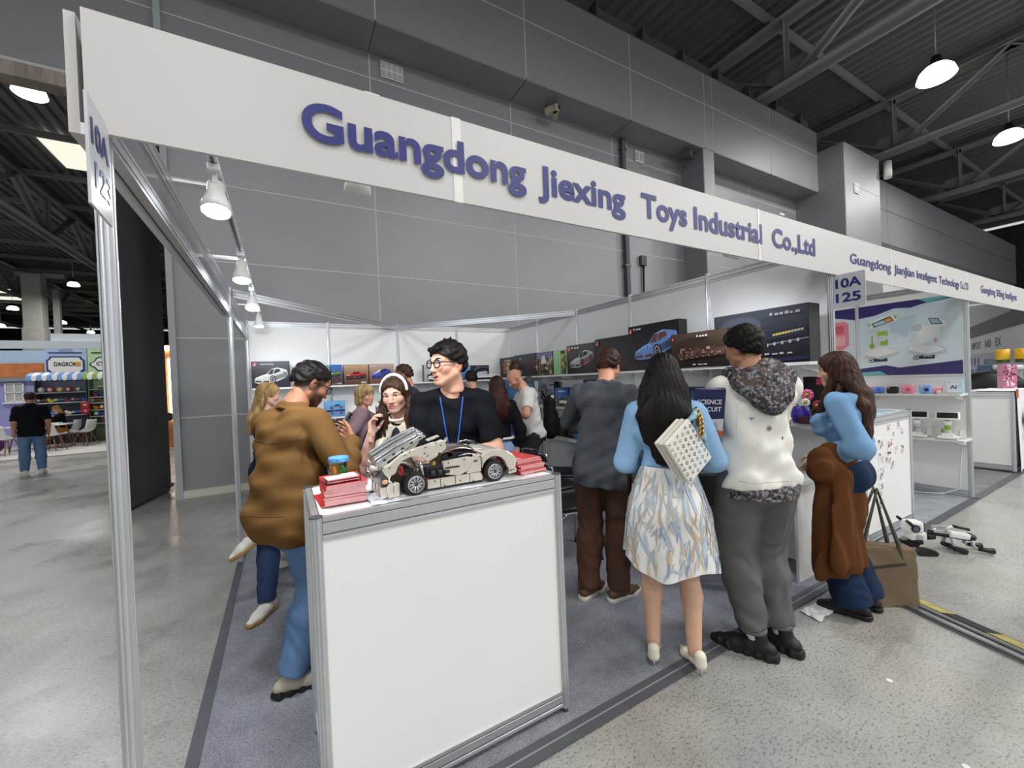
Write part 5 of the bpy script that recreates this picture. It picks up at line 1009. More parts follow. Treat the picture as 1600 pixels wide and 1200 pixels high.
# ------------------------------------------------------------------ people: signed-distance bodies turned into one smooth surface
def V3(*a): return np.array(a if len(a) > 1 else a[0], float)
def unit(v): v = np.asarray(v, float); return v / (np.linalg.norm(v) + 1e-12)
class SDF:
    def __init__(s, lo, hi, h):
        s.h = h; s.lo = np.asarray(lo, float); n = np.ceil((np.asarray(hi) - s.lo) / h).astype(int) + 1
        s.ax = [s.lo[i] + h * np.arange(n[i], dtype=np.float32) for i in range(3)]
        s.D = np.full(n, .5, np.float32)
    def sub(s, lo, hi):
        sl = []
        for i in range(3):
            a = int(max(0, math.floor((lo[i] - s.lo[i]) / s.h))); b = int(min(len(s.ax[i]), math.ceil((hi[i] - s.lo[i]) / s.h) + 1)); sl.append(slice(a, max(a, b)))
        X = s.ax[0][sl[0]][:, None, None]; Y = s.ax[1][sl[1]][None, :, None]; Z = s.ax[2][sl[2]][None, None, :]
        return tuple(sl), X, Y, Z
    def _mix(s, sl, d, k, op):
        D = s.D[sl]
        if D.size == 0: return
        if op == '+':
            if k > 0:
                hh = np.clip(.5 + .5 * (D - d) / k, 0, 1); s.D[sl] = D * (1 - hh) + d * hh - k * hh * (1 - hh)
            else: s.D[sl] = np.minimum(D, d)
        else:
            if k > 0:
                hh = np.clip(.5 - .5 * (D + d) / k, 0, 1); s.D[sl] = D * (1 - hh) - d * hh + k * hh * (1 - hh)
            else: s.D[sl] = np.maximum(D, -d)
    def cone(s, a, b, ra, rb, k=.02, flat=None, f=1., op='+'):
        """round cone from a to b; flat = direction squeezed by factor f"""
        a = V3(a); b = V3(b); m = max(ra, rb) + k + 2 * s.h
        sl, X, Y, Z = s.sub(np.minimum(a, b) - m, np.maximum(a, b) + m)
        px, py, pz = X - a[0], Y - a[1], Z - a[2]; ba = b - a
        if flat is not None:
            n = unit(flat); q = (1 / f - 1); dn = (px * n[0] + py * n[1] + pz * n[2]) * q
            px = px + dn * n[0]; py = py + dn * n[1]; pz = pz + dn * n[2]; ba = ba + n * (ba @ n) * q
        L2 = ba @ ba + 1e-9
        t = np.clip((px * ba[0] + py * ba[1] + pz * ba[2]) / L2, 0, 1)
        d = np.sqrt((px - t * ba[0]) ** 2 + (py - t * ba[1]) ** 2 + (pz - t * ba[2]) ** 2) - (ra + (rb - ra) * t)
        if flat is not None: d = d * (.5 + .5 * f)
        s._mix(sl, d, k, op); return s
    def ell(s, c, r, k=.02, R=None, op='+'):
        c = V3(c); r = V3(r); m = max(r) + k + 2 * s.h
        sl, X, Y, Z = s.sub(c - m, c + m); x, y, z = X - c[0], Y - c[1], Z - c[2]
        if R is not None: x, y, z = (R[0, 0] * x + R[1, 0] * y + R[2, 0] * z), (R[0, 1] * x + R[1, 1] * y + R[2, 1] * z), (R[0, 2] * x + R[1, 2] * y + R[2, 2] * z)
        q = np.sqrt((x / r[0]) ** 2 + (y / r[1]) ** 2 + (z / r[2]) ** 2); g = np.sqrt((x / r[0] ** 2) ** 2 + (y / r[1] ** 2) ** 2 + (z / r[2] ** 2) ** 2) + 1e-6
        s._mix(sl, (q * (q - 1) / g).astype(np.float32), k, op); return s
    def chain(s, pts, rs, k=.02, **kw):
        for i in range(len(pts) - 1): s.cone(pts[i], pts[i + 1], rs[i], rs[i + 1], k, **kw)
        return s
    def grid(s): return s.ax[0][:, None, None], s.ax[1][None, :, None], s.ax[2][None, None, :]
    def cut(s, p, n, k=0.):
        """keep the side n points away from: D = max(D, (x-p).n)"""
        X, Y, Z = s.grid(); n = unit(n); d = ((X - p[0]) * n[0] + (Y - p[1]) * n[1] + (Z - p[2]) * n[2])
        s.D = np.maximum(s.D, d) if k == 0 else -((lambda a, b: (lambda hh: a * (1 - hh) + b * hh - k * hh * (1 - hh))(np.clip(.5 + .5 * (a - b) / k, 0, 1)))(-s.D, -d * np.ones_like(s.D))); return s
    def fold(s, amp, K, ph, warp=2.):
        X, Y, Z = s.grid()
        w = np.sin(X * 9 + ph) + np.sin(Y * 11 + ph * 2) + np.sin(Z * 7 + ph * 3)
        s.D = s.D + (amp * np.sin(K[0] * X + K[1] * Y + K[2] * Z + warp * w + ph)).astype(np.float32); return s
    def mesh(s):
        D = s.D; h = s.h
        D[0] = D[-1] = .1; D[:, 0] = D[:, -1] = .1; D[:, :, 0] = D[:, :, -1] = .1
        S = D < 0
        n = np.array(D.shape) - 1
        c = np.zeros(n, np.uint8)
        for i in (0, 1):
            for j in (0, 1):
                for k in (0, 1): c += S[i:i + n[0], j:j + n[1], k:k + n[2]]
        cells = np.argwhere((c > 0) & (c < 8))
        if len(cells) == 0: return np.zeros((0, 3)), np.zeros((0, 4), int)
        cor = {}
        for i in (0, 1):
            for j in (0, 1):
                for k in (0, 1): cor[i, j, k] = D[cells[:, 0] + i, cells[:, 1] + j, cells[:, 2] + k]
        acc = np.zeros((len(cells), 3)); cnt = np.zeros(len(cells))
        for ax in range(3):
            o = [a for a in range(3) if a != ax]
            for p in (0, 1):
                for q in (0, 1):
                    a = [0, 0, 0]; a[o[0]] = p; a[o[1]] = q; b = list(a); b[ax] = 1
                    v0 = cor[tuple(a)]; v1 = cor[tuple(b)]; m = (v0 < 0) != (v1 < 0)
                    t = np.where(m, v0 / np.where(m, v0 - v1, 1), 0); pos = np.tile(np.array(a, float), (len(cells), 1)); pos[:, ax] += t
                    acc[m] += pos[m]; cnt[m] += 1
        v = s.lo + (cells + acc / cnt[:, None]) * h
        idx = np.full(n, -1, np.int64); idx[cells[:, 0], cells[:, 1], cells[:, 2]] = np.arange(len(cells))
        F = []
        for ax in range(3):
            o = [(1, 2), (2, 0), (0, 1)][ax]
            sl0 = [slice(0, D.shape[i]) for i in range(3)]; sl1 = list(sl0); sl0[ax] = slice(0, D.shape[ax] - 1); sl1[ax] = slice(1, D.shape[ax])
            e = np.argwhere(S[tuple(sl0)] != S[tuple(sl1)])
            e = e[(e[:, o[0]] > 0) & (e[:, o[1]] > 0) & (e[:, o[0]] < n[o[0]]) & (e[:, o[1]] < n[o[1]])]
            def at(d0, d1): q = e.copy(); q[:, o[0]] += d0; q[:, o[1]] += d1; return idx[q[:, 0], q[:, 1], q[:, 2]]
            f = np.stack([at(-1, -1), at(0, -1), at(0, 0), at(-1, 0)], 1); ins = S[e[:, 0], e[:, 1], e[:, 2]]
            f[~ins] = f[~ins][:, ::-1]; F.append(f)
        F = np.concatenate(F); F = F[(F >= 0).all(1)]
        return v, F
def mesh_np(name, v, f, col=None):
    me = bpy.data.meshes.new(name); me.vertices.add(len(v)); me.vertices.foreach_set('co', np.asarray(v, np.float32).ravel())
    nf = len(f); me.loops.add(nf * 4); me.loops.foreach_set('vertex_index', np.asarray(f, np.int32).ravel()); me.polygons.add(nf)
    me.polygons.foreach_set('loop_start', np.arange(0, nf * 4, 4, dtype=np.int32)); me.polygons.foreach_set('loop_total', np.full(nf, 4, np.int32))
    me.polygons.foreach_set('use_smooth', np.ones(nf, bool)); me.update(calc_edges=True)
    if col is not None:
        at = me.color_attributes.new('Col', 'FLOAT_COLOR', 'POINT'); c4 = np.ones((len(v), 4), np.float32); c4[:, :3] = col; at.data.foreach_set('color', c4.ravel())
    return me
def smooth_v(v, f, it=1, lam=.5):
    e = np.concatenate([f[:, [0, 1]], f[:, [1, 2]], f[:, [2, 3]], f[:, [3, 0]]]); n = len(v)
    deg = np.bincount(e.ravel(), minlength=n)[:, None]
    for _ in range(it):
        a = np.zeros_like(v)
        for i in range(3): a[:, i] = np.bincount(e[:, 0], v[e[:, 1], i], n) + np.bincount(e[:, 1], v[e[:, 0], i], n)
        v = v * (1 - lam) + lam * a / np.maximum(deg, 1)
    return v
def ik(a, t, l1, l2, pole):
    a = V3(a); t = V3(t); d = t - a; L_ = np.linalg.norm(d); mx = (l1 + l2) * .995
    if L_ > mx: t = a + d / L_ * mx; d = t - a; L_ = mx
    u = d / L_; q = (l1 * l1 - l2 * l2 + L_ * L_) / (2 * L_); hgt = math.sqrt(max(l1 * l1 - q * q, 0))
    p = V3(pole); p = p - u * (p @ u); p = unit(p)
    return a + u * q + p * hgt, t
def frame(f, up):
    """columns: x right, y forward, z up"""
    f = unit(f); x = unit(np.cross(f, up)); z = np.cross(x, f); return np.stack([x, f, z], 1)
def rot_z(a): c, s = math.cos(a), math.sin(a); return np.array([[c, -s, 0], [s, c, 0], [0, 0, 1.]])
def rot_x(a): c, s = math.cos(a), math.sin(a); return np.array([[1, 0, 0], [0, c, -s], [0, s, c]])
def rot_y(a): c, s = math.cos(a), math.sin(a); return np.array([[c, 0, s], [0, 1, 0], [-s, 0, c]])
def cloth(name, col, rough=.85, noise=(5, .08), bump=(55, .25), sheen=.0, vc=False, stretch=(1, 1, 1)): return M('cloth_' + name, col, rough, noise=noise, bump=bump, spec=.2, sheen=sheen, vc=vc, stretch=stretch)
SKINM = M('skin', vc=True, rough=.5, spec=.35, bump=(180, .08, .003))
EYEW = M('eye_white', (226, 222, 218), .2); IRIS = M('eye_dark', (34, 22, 16), .15)
def hair_mat(name, c1, c2):
    k = 'hair_' + name
    if k in _mats: return _mats[k]
    m = bpy.data.materials.new(k); m.use_nodes = True; _mats[k] = m; N = m.node_tree.nodes; L = m.node_tree.links; b = N['Principled BSDF']
    tc = N.new('ShaderNodeTexCoord'); mp = N.new('ShaderNodeMapping'); mp.inputs['Scale'].default_value = (1, 1, .06); L.new(tc.outputs['Object'], mp.inputs[0])
    n = N.new('ShaderNodeTexNoise'); n.inputs['Scale'].default_value = 130; n.inputs['Detail'].default_value = 4; L.new(mp.outputs[0], n.inputs[0])
    n2 = N.new('ShaderNodeTexNoise'); n2.inputs['Scale'].default_value = 14; n2.inputs['Detail'].default_value = 2; L.new(mp.outputs[0], n2.inputs[0])
    ad = N.new('ShaderNodeMath'); ad.operation = 'MULTIPLY_ADD'; L.new(n2.outputs['Fac'], ad.inputs[0]); ad.inputs[1].default_value = .7; L.new(n.outputs['Fac'], ad.inputs[2])
    r = N.new('ShaderNodeMapRange'); r.inputs[1].default_value = .62; r.inputs[2].default_value = 1.08; L.new(ad.outputs[0], r.inputs[0])
    mx = N.new('ShaderNodeMix'); mx.data_type = 'RGBA'; mx.inputs['A'].default_value = (*rgb(c1), 1); mx.inputs['B'].default_value = (*rgb(c2), 1); L.new(r.outputs[0], mx.inputs['Factor']); L.new(mx.outputs['Result'], b.inputs['Base Color'])
    b.inputs['Roughness'].default_value = .5; b.inputs['Specular IOR Level'].default_value = .22
    bp = N.new('ShaderNodeBump'); bp.inputs['Strength'].default_value = .6; bp.inputs['Distance'].default_value = .004; L.new(n.outputs['Fac'], bp.inputs['Height']); L.new(bp.outputs[0], b.inputs['Normal'])
    return m
def add_obj(name, vf, mat, parent, col=None, sm=1):
    v, f = vf
    if len(v) == 0: return None
    if sm: v = smooth_v(v, f, sm)
    return link_mesh(name, mesh_np(name, v, f, col), mat, parent)
class Person:
    """faces +y in its own frame, right hand on +x; H height; w width factor; b belly; lean forward (rad); twist of the shoulders (rad)"""
    def __init__(s, label, x, y, heading, H=1.72, w=1., b=0., fem=False, lean=0., side=0., twist=0., head=(0, 0, 0), skin=(214, 160, 128), res=.009, group=None, z0=0.006, sit=None, hipz=None, headfwd=0., sh=1., hk=1., hw=1., name='person'):
        """head = (yaw, pitch, roll) relative to the body: yaw + turns to the person's left, pitch + looks down"""
        s.H = H; s.w = w; s.hw = V3(hw, 1, 1); s.fem = fem; s.res = res; s.skin = rgb(skin)
        s.root = thing(name, label, 'person', (x, y, z0), heading - math.pi / 2, group)
        s.hd = heading - math.pi / 2; s.pos = V3(x, y, z0)
        hz = hipz if hipz else .525 * H
        s.hip = V3(0, 0, hz); up = unit(V3(math.sin(side), math.sin(lean), math.cos(lean))); s.up = up
        f0 = unit(V3(0, 1, 0) - up * up[1]); r0 = np.cross(f0, up)
        s.f = f0; s.r = r0
        rt = math.cos(twist) * r0 + math.sin(twist) * f0; s.rt = rt; s.ft = np.cross(up, rt)
        A = lambda k: s.hip + up * (k - .525) * H
        s.waist = A(.62); s.chest = A(.725); s.uch = A(.765); s.shc = A(.797); s.neck = A(.832) + s.ft * headfwd * .3
        shw = (.084 if fem else .095) * H * w ** .5 * sh
        s.shw = shw
        s.shR = s.shc + rt * shw; s.shL = s.shc - rt * shw
        Rh = rot_z(math.atan2(-rt[0] * 0 + s.ft[0] * -1, s.ft[1])) @ rot_z(head[0]) @ rot_x(-head[1]) @ rot_y(head[2]); s.Rh = Rh
        s.hs = H * .1335 / .24 * (.98 if fem else 1.0) * hk
        s.headc = s.neck + up * .038 * H + V3(0, 0, 1) * .012 * H + s.ft * (.012 * H + headfwd) + Rh @ V3(0, .012, .075) * s.hs / .955
        s.b = b
        s.armR = s.armL = None; s.legR = s.legL = None; s.hands = {}
        s.la, s.lf = .172 * H, .150 * H
        s.lt, s.lc = .240 * H, .243 * H
    def loc(s, P):
        """world point -> own frame"""
        return rot_z(-s.hd) @ (V3(P) - s.pos)
    def ldir(s, d): return rot_z(-s.hd) @ V3(d)
    def arm(s, side, hand, pole, world=True, fdir=None, palm=None, curl=.5, spread=0., thumb=.5):
        h = s.loc(hand) if world else V3(hand)
        a = s.shR if side > 0 else s.shL
        e, h = ik(a, h, s.la, s.lf, s.ldir(pole) if world else pole)
        if side > 0: s.armR = (a, e, h)
        else: s.armL = (a, e, h)
        fd = unit(h - e) if fdir is None else unit(s.ldir(fdir) if world else fdir)
        pn = V3(-side, 0, 0) if palm is None else unit(s.ldir(palm) if world else palm)
        s.hands[side] = (h, fd, pn, curl, spread, thumb); return s
    def leg(s, side, foot, pole=(0, 1, 0), world=False, toe=None, pitch=0.):
        """foot = ankle position"""
        f = s.loc(foot) if world else V3(foot)
        hj = s.hip + s.r * side * .052 * s.H * s.w ** .3 - V3(0, 0, .012 * s.H)
        kn, f = ik(hj, f, s.lt, s.lc, s.ldir(pole) if world else pole)
        td = V3(.12 * side, 1, 0) if toe is None else (s.ldir(toe) if world else V3(toe))
        v = (hj, kn, f, unit(td))
        if side > 0: s.legR = v
        else: s.legL = v
        return s
    def stand(s, spread=.06, splay=.15):
        for sd in (1, -1):
            if (s.legR if sd > 0 else s.legL) is None: s.leg(sd, (sd * (spread + .02), -.02, .082), toe=(splay * sd, 1, 0))
        for sd in (1, -1):
            if (s.armR if sd > 0 else s.armL) is None: s.arm(sd, (sd * (s.shw + .06), .06, s.hip[2] - .06), (sd * .3, -1, 0), world=False, palm=(-sd, 0, 0), fdir=(0, .15, -1))
        return s
    # ---- fields
    def torso(s, F, g=0., lo=.46, hi=None, k=.03, belly=True, breast=True):
        H, w = s.H, s.w; f = s.f; ft = s.ft; B = s.b
        hw = (.080 if s.fem else .070) * H * w; ww = (.060 if s.fem else .066) * H * (w + B * .6); cw = (.064 if s.fem else .072) * H * w
        F.cone(s.hip + s.up * .012 * H, s.waist, hw + g, ww + g, k, flat=f, f=.74)
        F.cone(s.waist, s.chest, ww + g, cw + g, k, flat=ft, f=.72 + .1 * B)
        F.cone(s.chest, s.uch, cw + g, .058 * H * w + g, k, flat=ft, f=.72)
        F.cone(s.shR - s.rt * .012, s.shL + s.rt * .012, .0245 * H + g * .8, .0245 * H + g * .8, k)
        for sd in (1, -1):
            F.cone(s.neck + s.up * .006 * H, s.shc + s.rt * sd * s.shw * .8 + s.up * .006 * H, .024 * H + g * .6, .022 * H + g * .6, k)
            F.ell(s.hip - f * ((.03 if s.fem else .022) * H) + s.r * sd * .036 * H * w - s.up * .012 * H, V3(.044, .044, .056) * H * w + (g + .012 if g > 0 else g), .05)
            F.ell(s.uch - s.ft * .028 * H + s.rt * sd * .045 * H, V3(.05, .03, .07) * H + g * .6, k)
            if s.fem and breast: F.ell(s.chest + ft * (.058 * H) + s.rt * sd * .042 * H - s.up * .012 * H, V3(.038, .034, .038) * H * w ** .5 + g * .8, k)
        if B > 0: F.ell(s.waist + f * .03 * H - s.up * .03 * H, V3(.085 * w + .02 * B, .05 + .06 * B, .085) * H + g, k)
        return F
    def limb_arm(s, F, side, g=0., to=1., k=.02, r=(.0285, .0245, .0225, .0155)):
        A = s.armR if side > 0 else s.armL; H = s.H; w = s.w ** .5
        a, e, h = A
        def pt(t): return a + (e - a) * min(t, 1) if t <= 1 else e + (h - e) * (t - 1)
        rs = [r[0] * H * w + g, r[1] * H * w + g]
        if to <= 1:
            F.cone(a, pt(to), rs[0], rs[0] + (rs[1] - rs[0]) * to, k)
        else:
            F.cone(a, e, rs[0], rs[1], k); m = e + (h - e) * .3
            q = to - 1
            F.cone(e, e + (h - e) * min(q, .3), rs[1], (r[2] * H * w + g), k)
            if q > .3: F.cone(m, e + (h - e) * q, r[2] * H * w + g, r[2] * H * w + g + ((r[3] - r[2]) * H * w) * (q - .3) / .7, k)
        return F
    def limb_leg(s, F, side, g=(0, 0, 0), to=2., k=.025):
        hj, kn, an, td = s.legR if side > 0 else s.legL; H = s.H; w = s.w ** .5
        F.cone(hj, kn, .050 * H * w + g[0], .032 * H * w + g[1], k)
        if to > 1:
            c = kn + (an - kn) * .3 - unit(s.hip * 0 + td) * .012 * H * (1 if g[2] < .01 else .3)
            q = to - 1
            F.cone(kn, c, .032 * H * w + g[1], .0315 * H * w + (g[1] + g[2]) / 2, k); F.cone(c, kn + (an - kn) * q, .0315 * H * w + (g[1] + g[2]) / 2, .0215 * H + g[2], k)
        return F
    def bounds(s, m=.16):
        P = [s.hip, s.headc, s.shR, s.shL, s.neck]
        for A in (s.armR, s.armL): P += list(A)
        for A in (s.legR, s.legL): P += list(A[:3])
        P = np.array(P); return P.min(0) - m, P.max(0) + m
    # ---- body: skin surface
    def body(s, lips=(176, 92, 84), beard=None, bare_legs=False, hand_res=.0042, head_res=.0045, mouth_open=0., fade=None, brow=(40, 30, 26), eyes=True, jaw=1., cheeks=None, face=True):
        lo, hi = s.bounds(); F = SDF(lo, hi, s.res * 1.25); H = s.H
        s.torso(F, -.008)
        F.cone(s.neck - s.up * .02 * H, s.headc + s.Rh @ V3(0, -.02, -.05) * s.hs, .036 * H if not s.fem else .031 * H, .031 * H if not s.fem else .027 * H, .02)
        for sd in (1, -1): s.limb_arm(F, sd, 0, 2.0); s.limb_leg(F, sd)
        v, f = F.mesh(); v = smooth_v(v, f, 1); col = np.tile(np.array(s.skin), (len(v), 1))
        Vs, Fs, Cs = [v], [f], [col]; n = len(v)
        hv, hf, hc = s.head_mesh(head_res, lips, beard, mouth_open, fade, jaw, cheeks)
        Vs.append(hv); Fs.append(hf + n); Cs.append(hc); n += len(hv)
        for sd in s.hands:
            v, f = s.hand_mesh(sd, hand_res); Vs.append(v); Fs.append(f + n); Cs.append(np.tile(np.array(s.skin) * .96, (len(v), 1))); n += len(v)
        o = link_mesh('body', mesh_np('body', np.concatenate(Vs), np.concatenate(Fs), np.concatenate(Cs)), SKINM, s.root)
        if face:
            P = lambda *p: Vector(s.headc + s.Rh @ (V3(*p) * s.hw * s.hs)); k = s.hs; R = Matrix(s.Rh.tolist())
            for sd in (1, -1):
                e = MB().ell(P(sd * .0315, .0705, .006), (.0150 * k, .0120 * k, .0095 * k), R, 12, 8).build('eye', EYEW, s.root)
                MB().ell(P(sd * .0315 , .0790, .006), (.0068 * k, .0045 * k, .0072 * k), R, 10, 6).build('iris', IRIS, e)
                MB().tube([P(sd * .046, .074, .0135), P(sd * .0385, .0815, .0165), P(sd * .03, .0845, .0165), P(sd * .018, .083, .0105)], .0021 * k, 6).build('upper_lash', M('lash_dark', (34, 26, 24), .5), e)
                MB().tube([P(sd * .05, .074, .026), P(sd * .04, .085, .0315), P(sd * .028, .091, .031), P(sd * .016, .0915, .0285)], [.0016 * k, .0032 * k, .0036 * k, .0028 * k], 6).build('eyebrow', M('brow_%02x%02x%02x' % brow, brow, .8), s.root)
            if mouth_open:
                MB().ell(P(0, .0875, -.066), (.017 * k, .006 * k, .008 * k * mouth_open), R).build('mouth', M('mouth_dark', (70, 24, 24), .5), s.root); MB().box(P(0, .0925, -.0615), (.022 * k, .004 * k, .005 * k), R, bev=.0012).build('teeth', M('teeth_white', (232, 228, 220), .3), s.root)
        return o
    def head_mesh(s, h, lips, beard, mo, fade, jaw=1., cheeks=None):
        F = SDF((-.105, -.125, -.16), (.105, .135, .14), h / s.hs); fm = s.fem
        F.ell((0, -.008, .035), (.073, .094, .083), .03)
        F.ell((0, .022, -.02), (.0605 if fm else .064, .066, .082), .03)
        j = .050 * jaw if fm else .056 * jaw
        for sd in (1, -1):
            F.cone((sd * j, .002, -.052), (sd * .016, .062, -.094), .020, .018, .025)
            F.ell((sd * .037, .055, -.024), (.026, .026, .026), .02)
            F.cone((sd * .012, .0835, .024), (sd * .045, .066, .024), .0115, .010, .016)
        F.ell((0, .066, -.097), (.022, .02, .016), .02)
        F.ell((0, .074, -.062), (.030, .018, .026), .018)
        for sd in (1, -1): F.ell((sd * .0315, .0885, .006), (.0185, .0115, .0105), .012, op='-')
        for sd in (1, -1): F.ell((sd * .032, .0735, .0168), (.017, .0135, .007), .006); F.ell((sd * .032, .0725, -.0055), (.0155, .0125, .006), .006)
        F.chain([(0, .083, .016), (0, .092, -.006), (0, .1045, -.031)], [.0085, .009, .0118], .012)
        for sd in (1, -1): F.ell((sd * .0115, .093, -.035), (.0085, .0105, .0085), .007)
        F.ell((0, .1, -.045), (.013, .008, .005), .006, op='-')
        dz = -.006 * mo
        F.ell((0, .0905, -.0585), (.022, .0078, .0058), .006); F.ell((0, .0885, -.0695 + dz), (.019, .0085, .0066), .006)
        F.cone((-.022, .0935, -.064 + dz * .4), (.022, .0935, -.064 + dz * .4), .0022 + .004 * mo, .0022 + .004 * mo, .004, op='-')
        for sd in (1, -1):
            Re = rot_z(sd * .35) @ rot_x(-.12)
            F.ell((sd * .073, -.012, -.010), (.0095, .021, .033), .008, R=Re); F.ell((sd * .0835, -.006, -.008), (.006, .012, .02), .005, R=Re, op='-'); F.ell((sd * .075, .0, -.012), (.007, .006, .008), .006)
        F.cone((0, -.018, -.06), (0, -.028, -.14), .052 if not fm else .045, .054 if not fm else .046, .03)
        v, f = F.mesh(); v = smooth_v(v, f, 1, .35)
        c = np.tile(np.array(s.skin), (len(v), 1))
        x, y, z = v.T
        g = lambda cx, cy, cz, rx, ry, rz_: np.exp(-(((np.abs(x) - cx) / rx) ** 2 + ((y - cy) / ry) ** 2 + ((z - cz) / rz_) ** 2))
        def tint(cc, a): 
            nonlocal c
            c = c * (1 - a[:, None]) + np.array(rgb(cc)) * a[:, None]
        sk = np.array(s.skin)
        c = c * (1 + .0 * x[:, None])
        tint(tuple(int(255 * (q ** (1 / 2.2))) for q in np.clip(sk * np.array([1.05, .72, .66]), 0, 1)), np.clip(.55 * g(.042, .07, -.03, .024, .03, .022) + .5 * g(0, .105, -.032, .016, .02, .014) + .5 * g(.08, -.01, -.008, .014, .03, .035), 0, 1))
        if beard:
            a = np.clip((-.028 - z) / .02, 0, 1) * np.clip((y - .0) / .02, 0, 1) * np.clip((z + .125) / .01, 0, 1); a = np.maximum(a * np.clip((np.hypot(x / .9, z + .045) - .026) / .012, 0, 1), np.clip(1 - np.abs(z + .047) / .007, 0, 1) * np.clip((.03 - np.abs(x)) / .006, 0, 1) * np.clip((y - .07) / .01, 0, 1) * .8)
            sb = np.clip((np.abs(x) - .052) / .008, 0, 1) * np.clip((y + .012) / .008, 0, 1) * np.clip((.034 - y) / .012, 0, 1) * np.clip((.03 - z) / .02, 0, 1) * np.clip((z + .07) / .02, 0, 1)
            tint(beard[0], np.clip(np.maximum(a, sb * .9), 0, 1) * beard[1])
        m = np.exp(-((x / .0225) ** 4 + ((z + .064 + .006 * mo * .5) / (.0095 + .004 * mo)) ** 4)) * (y > .075); tint(lips, np.clip(m * 1.1, 0, .85))
        if fade:  # cropped hair shading on the skin around the hairline
            a = np.clip((z - fade[1](y) ) / .035, 0, 1); a = a * np.clip(1.4 - g(.075, -.01, -.01, .02, .03, .035) * 1.4, 0, 1); tint(fade[0], np.clip(a, 0, fade[2]))
        return (s.headc + (v * s.hw * s.hs) @ s.Rh.T), f, c
    def hand_mesh(s, side, h):
        w, fd, pn, curl, spread, th = s.hands[side]; k = s.H / 1.72 * (.93 if s.fem else 1.)
        y = unit(fd); z = unit(pn - y * (pn @ y)); x = np.cross(y, z)      # z = palm side normal
        # thumb side of the hand
        tx = x * side
        P = lambda a, b, c: w + (tx * a + y * b + z * c) * k
        pts = [P(0, -.04, 0), P(0, .22, 0), P(.09, .05, .08), P(-.06, .1, -.04), P(0, .1, .12)]
        pts = np.array(pts); F = SDF(pts.min(0) - .05, pts.max(0) + .05, h)
        F.cone(P(0, -.045, 0), P(0, .01, 0), .024 * k, .025 * k, .012, flat=z, f=.72)
        kn = [(.032, .084), (.011, .09), (-.010, .086), (-.029, .076)]
        for i, (a, b) in enumerate(kn): F.cone(P(a * .55, .012, 0), P(a, b, 0), .0165 * k, .0115 * k, .014, flat=z, f=.85)
        ln = [(.040, .024, .019), (.044, .028, .020), (.041, .026, .019), (.032, .020, .017)]
        for i, (a, b) in enumerate(kn):
            p = P(a, b, 0); ang = curl * (.55 + .06 * i); sp = (a / .03) * spread * .2; r = [.0094, .0086, .0078, .0066] if i < 3 else [.0084, .0076, .007, .006]
            for q in range(3):
                d = y * math.cos(ang) + z * math.sin(ang) + tx * sp; e = p + unit(d) * ln[i][q] * k; F.cone(p, e, r[q] * k, r[q + 1] * k, .004); p = e; ang += curl * (.85 if q == 0 else .6)
        p0 = P(.026, .02, .008); d1 = unit(tx * (.75 - .3 * th) + y * .62 + z * (.25 + .5 * th)); p1 = p0 + d1 * .042 * k; d2 = unit(tx * (.35 - .4 * th) + y * .85 + z * (.25 + .4 * th)); p2 = p1 + d2 * .032 * k; d3 = unit(d2 + tx * -.15 * th + z * .1); p3 = p2 + d3 * .024 * k
        F.cone(p0, p1, .0155 * k, .0115 * k, .01); F.cone(p1, p2, .0105 * k, .0095 * k, .004); F.cone(p2, p3, .0095 * k, .0072 * k, .004)
        v, f = F.mesh(); return smooth_v(v, f, 1, .3), f
    # ---- garments
    def top(s, name, mat, hem=.49, sleeve=1.0, g=.014, gs=.012, neck_r=.055, open_front=False, folds=.0035, hem_flare=0., sd=1, tie=None, neck_drop=0., col=None, sleeves=(1, -1), k=.03, armhole=None, collar=None):
        lo, hi = s.bounds(.22); F = SDF(lo, hi, s.res); H = s.H
        s.torso(F, g, k=k)
        hz = hem * H
        p = s.hip + s.up * (hem - .525) * H
        if hem < .52:
            F.cone(s.waist, p - s.up * .03 * H, (.062 if s.fem else .067) * H * (s.w + .6 * s.b) + g, ((.079 if s.fem else .074) + hem_flare) * H * s.w + g, .05, flat=s.f, f=.78)
        F.cut(p, -s.up)
        if folds:
            F.fold(folds, (10, 18, 34), 1.3 * sd, 1.2); F.fold(folds * .7, (44, 30, -22), 2.1 * sd, 1.4); F.fold(folds * .5, (-30, 40, 60), .7 * sd, 1.0)
        sl = sleeve if isinstance(sleeve, dict) else {1: sleeve, -1: sleeve}
        for q in sleeves:
            G = SDF(lo, hi, s.res)
            A = s.armR if q > 0 else s.armL; t = sl[q]
            s.limb_arm(G, q, gs, t + .04)
            end = A[0] + (A[1] - A[0]) * t if t <= 1 else A[1] + (A[2] - A[1]) * (t - 1); d = unit(A[1] - A[0]) if t <= 1 else unit(A[2] - A[1])
            X, Y, Z = G.grid(); dd = (X - end[0]) * d[0] + (Y - end[1]) * d[1] + (Z - end[2]) * d[2]
            near = ((X - end[0]) ** 2 + (Y - end[1]) ** 2 + (Z - end[2]) ** 2) < .13 ** 2
            G.D = np.where(near, np.maximum(G.D, dd), G.D)
            if folds: G.fold(folds, (50 * d[0] + 20, 50 * d[1], 50 * d[2]), 2.0 * sd, 1.6)
            kk = .02; hh = np.clip(.5 + .5 * (F.D - G.D) / kk, 0, 1); F.D = F.D * (1 - hh) + G.D * hh - kk * hh * (1 - hh)
        nk = s.neck + s.up * .012 * H
        if neck_r: F.cone(nk - s.up * .012 * H + s.ft * (.008 + neck_drop * .3), nk + s.up * .2 + s.ft * .03, neck_r, neck_r * 1.05, .008, op='-')
        if neck_drop: F.cone(nk + s.ft * .03, nk - s.up * neck_drop + s.ft * .11, neck_r * .9, .012, .008, op='-')
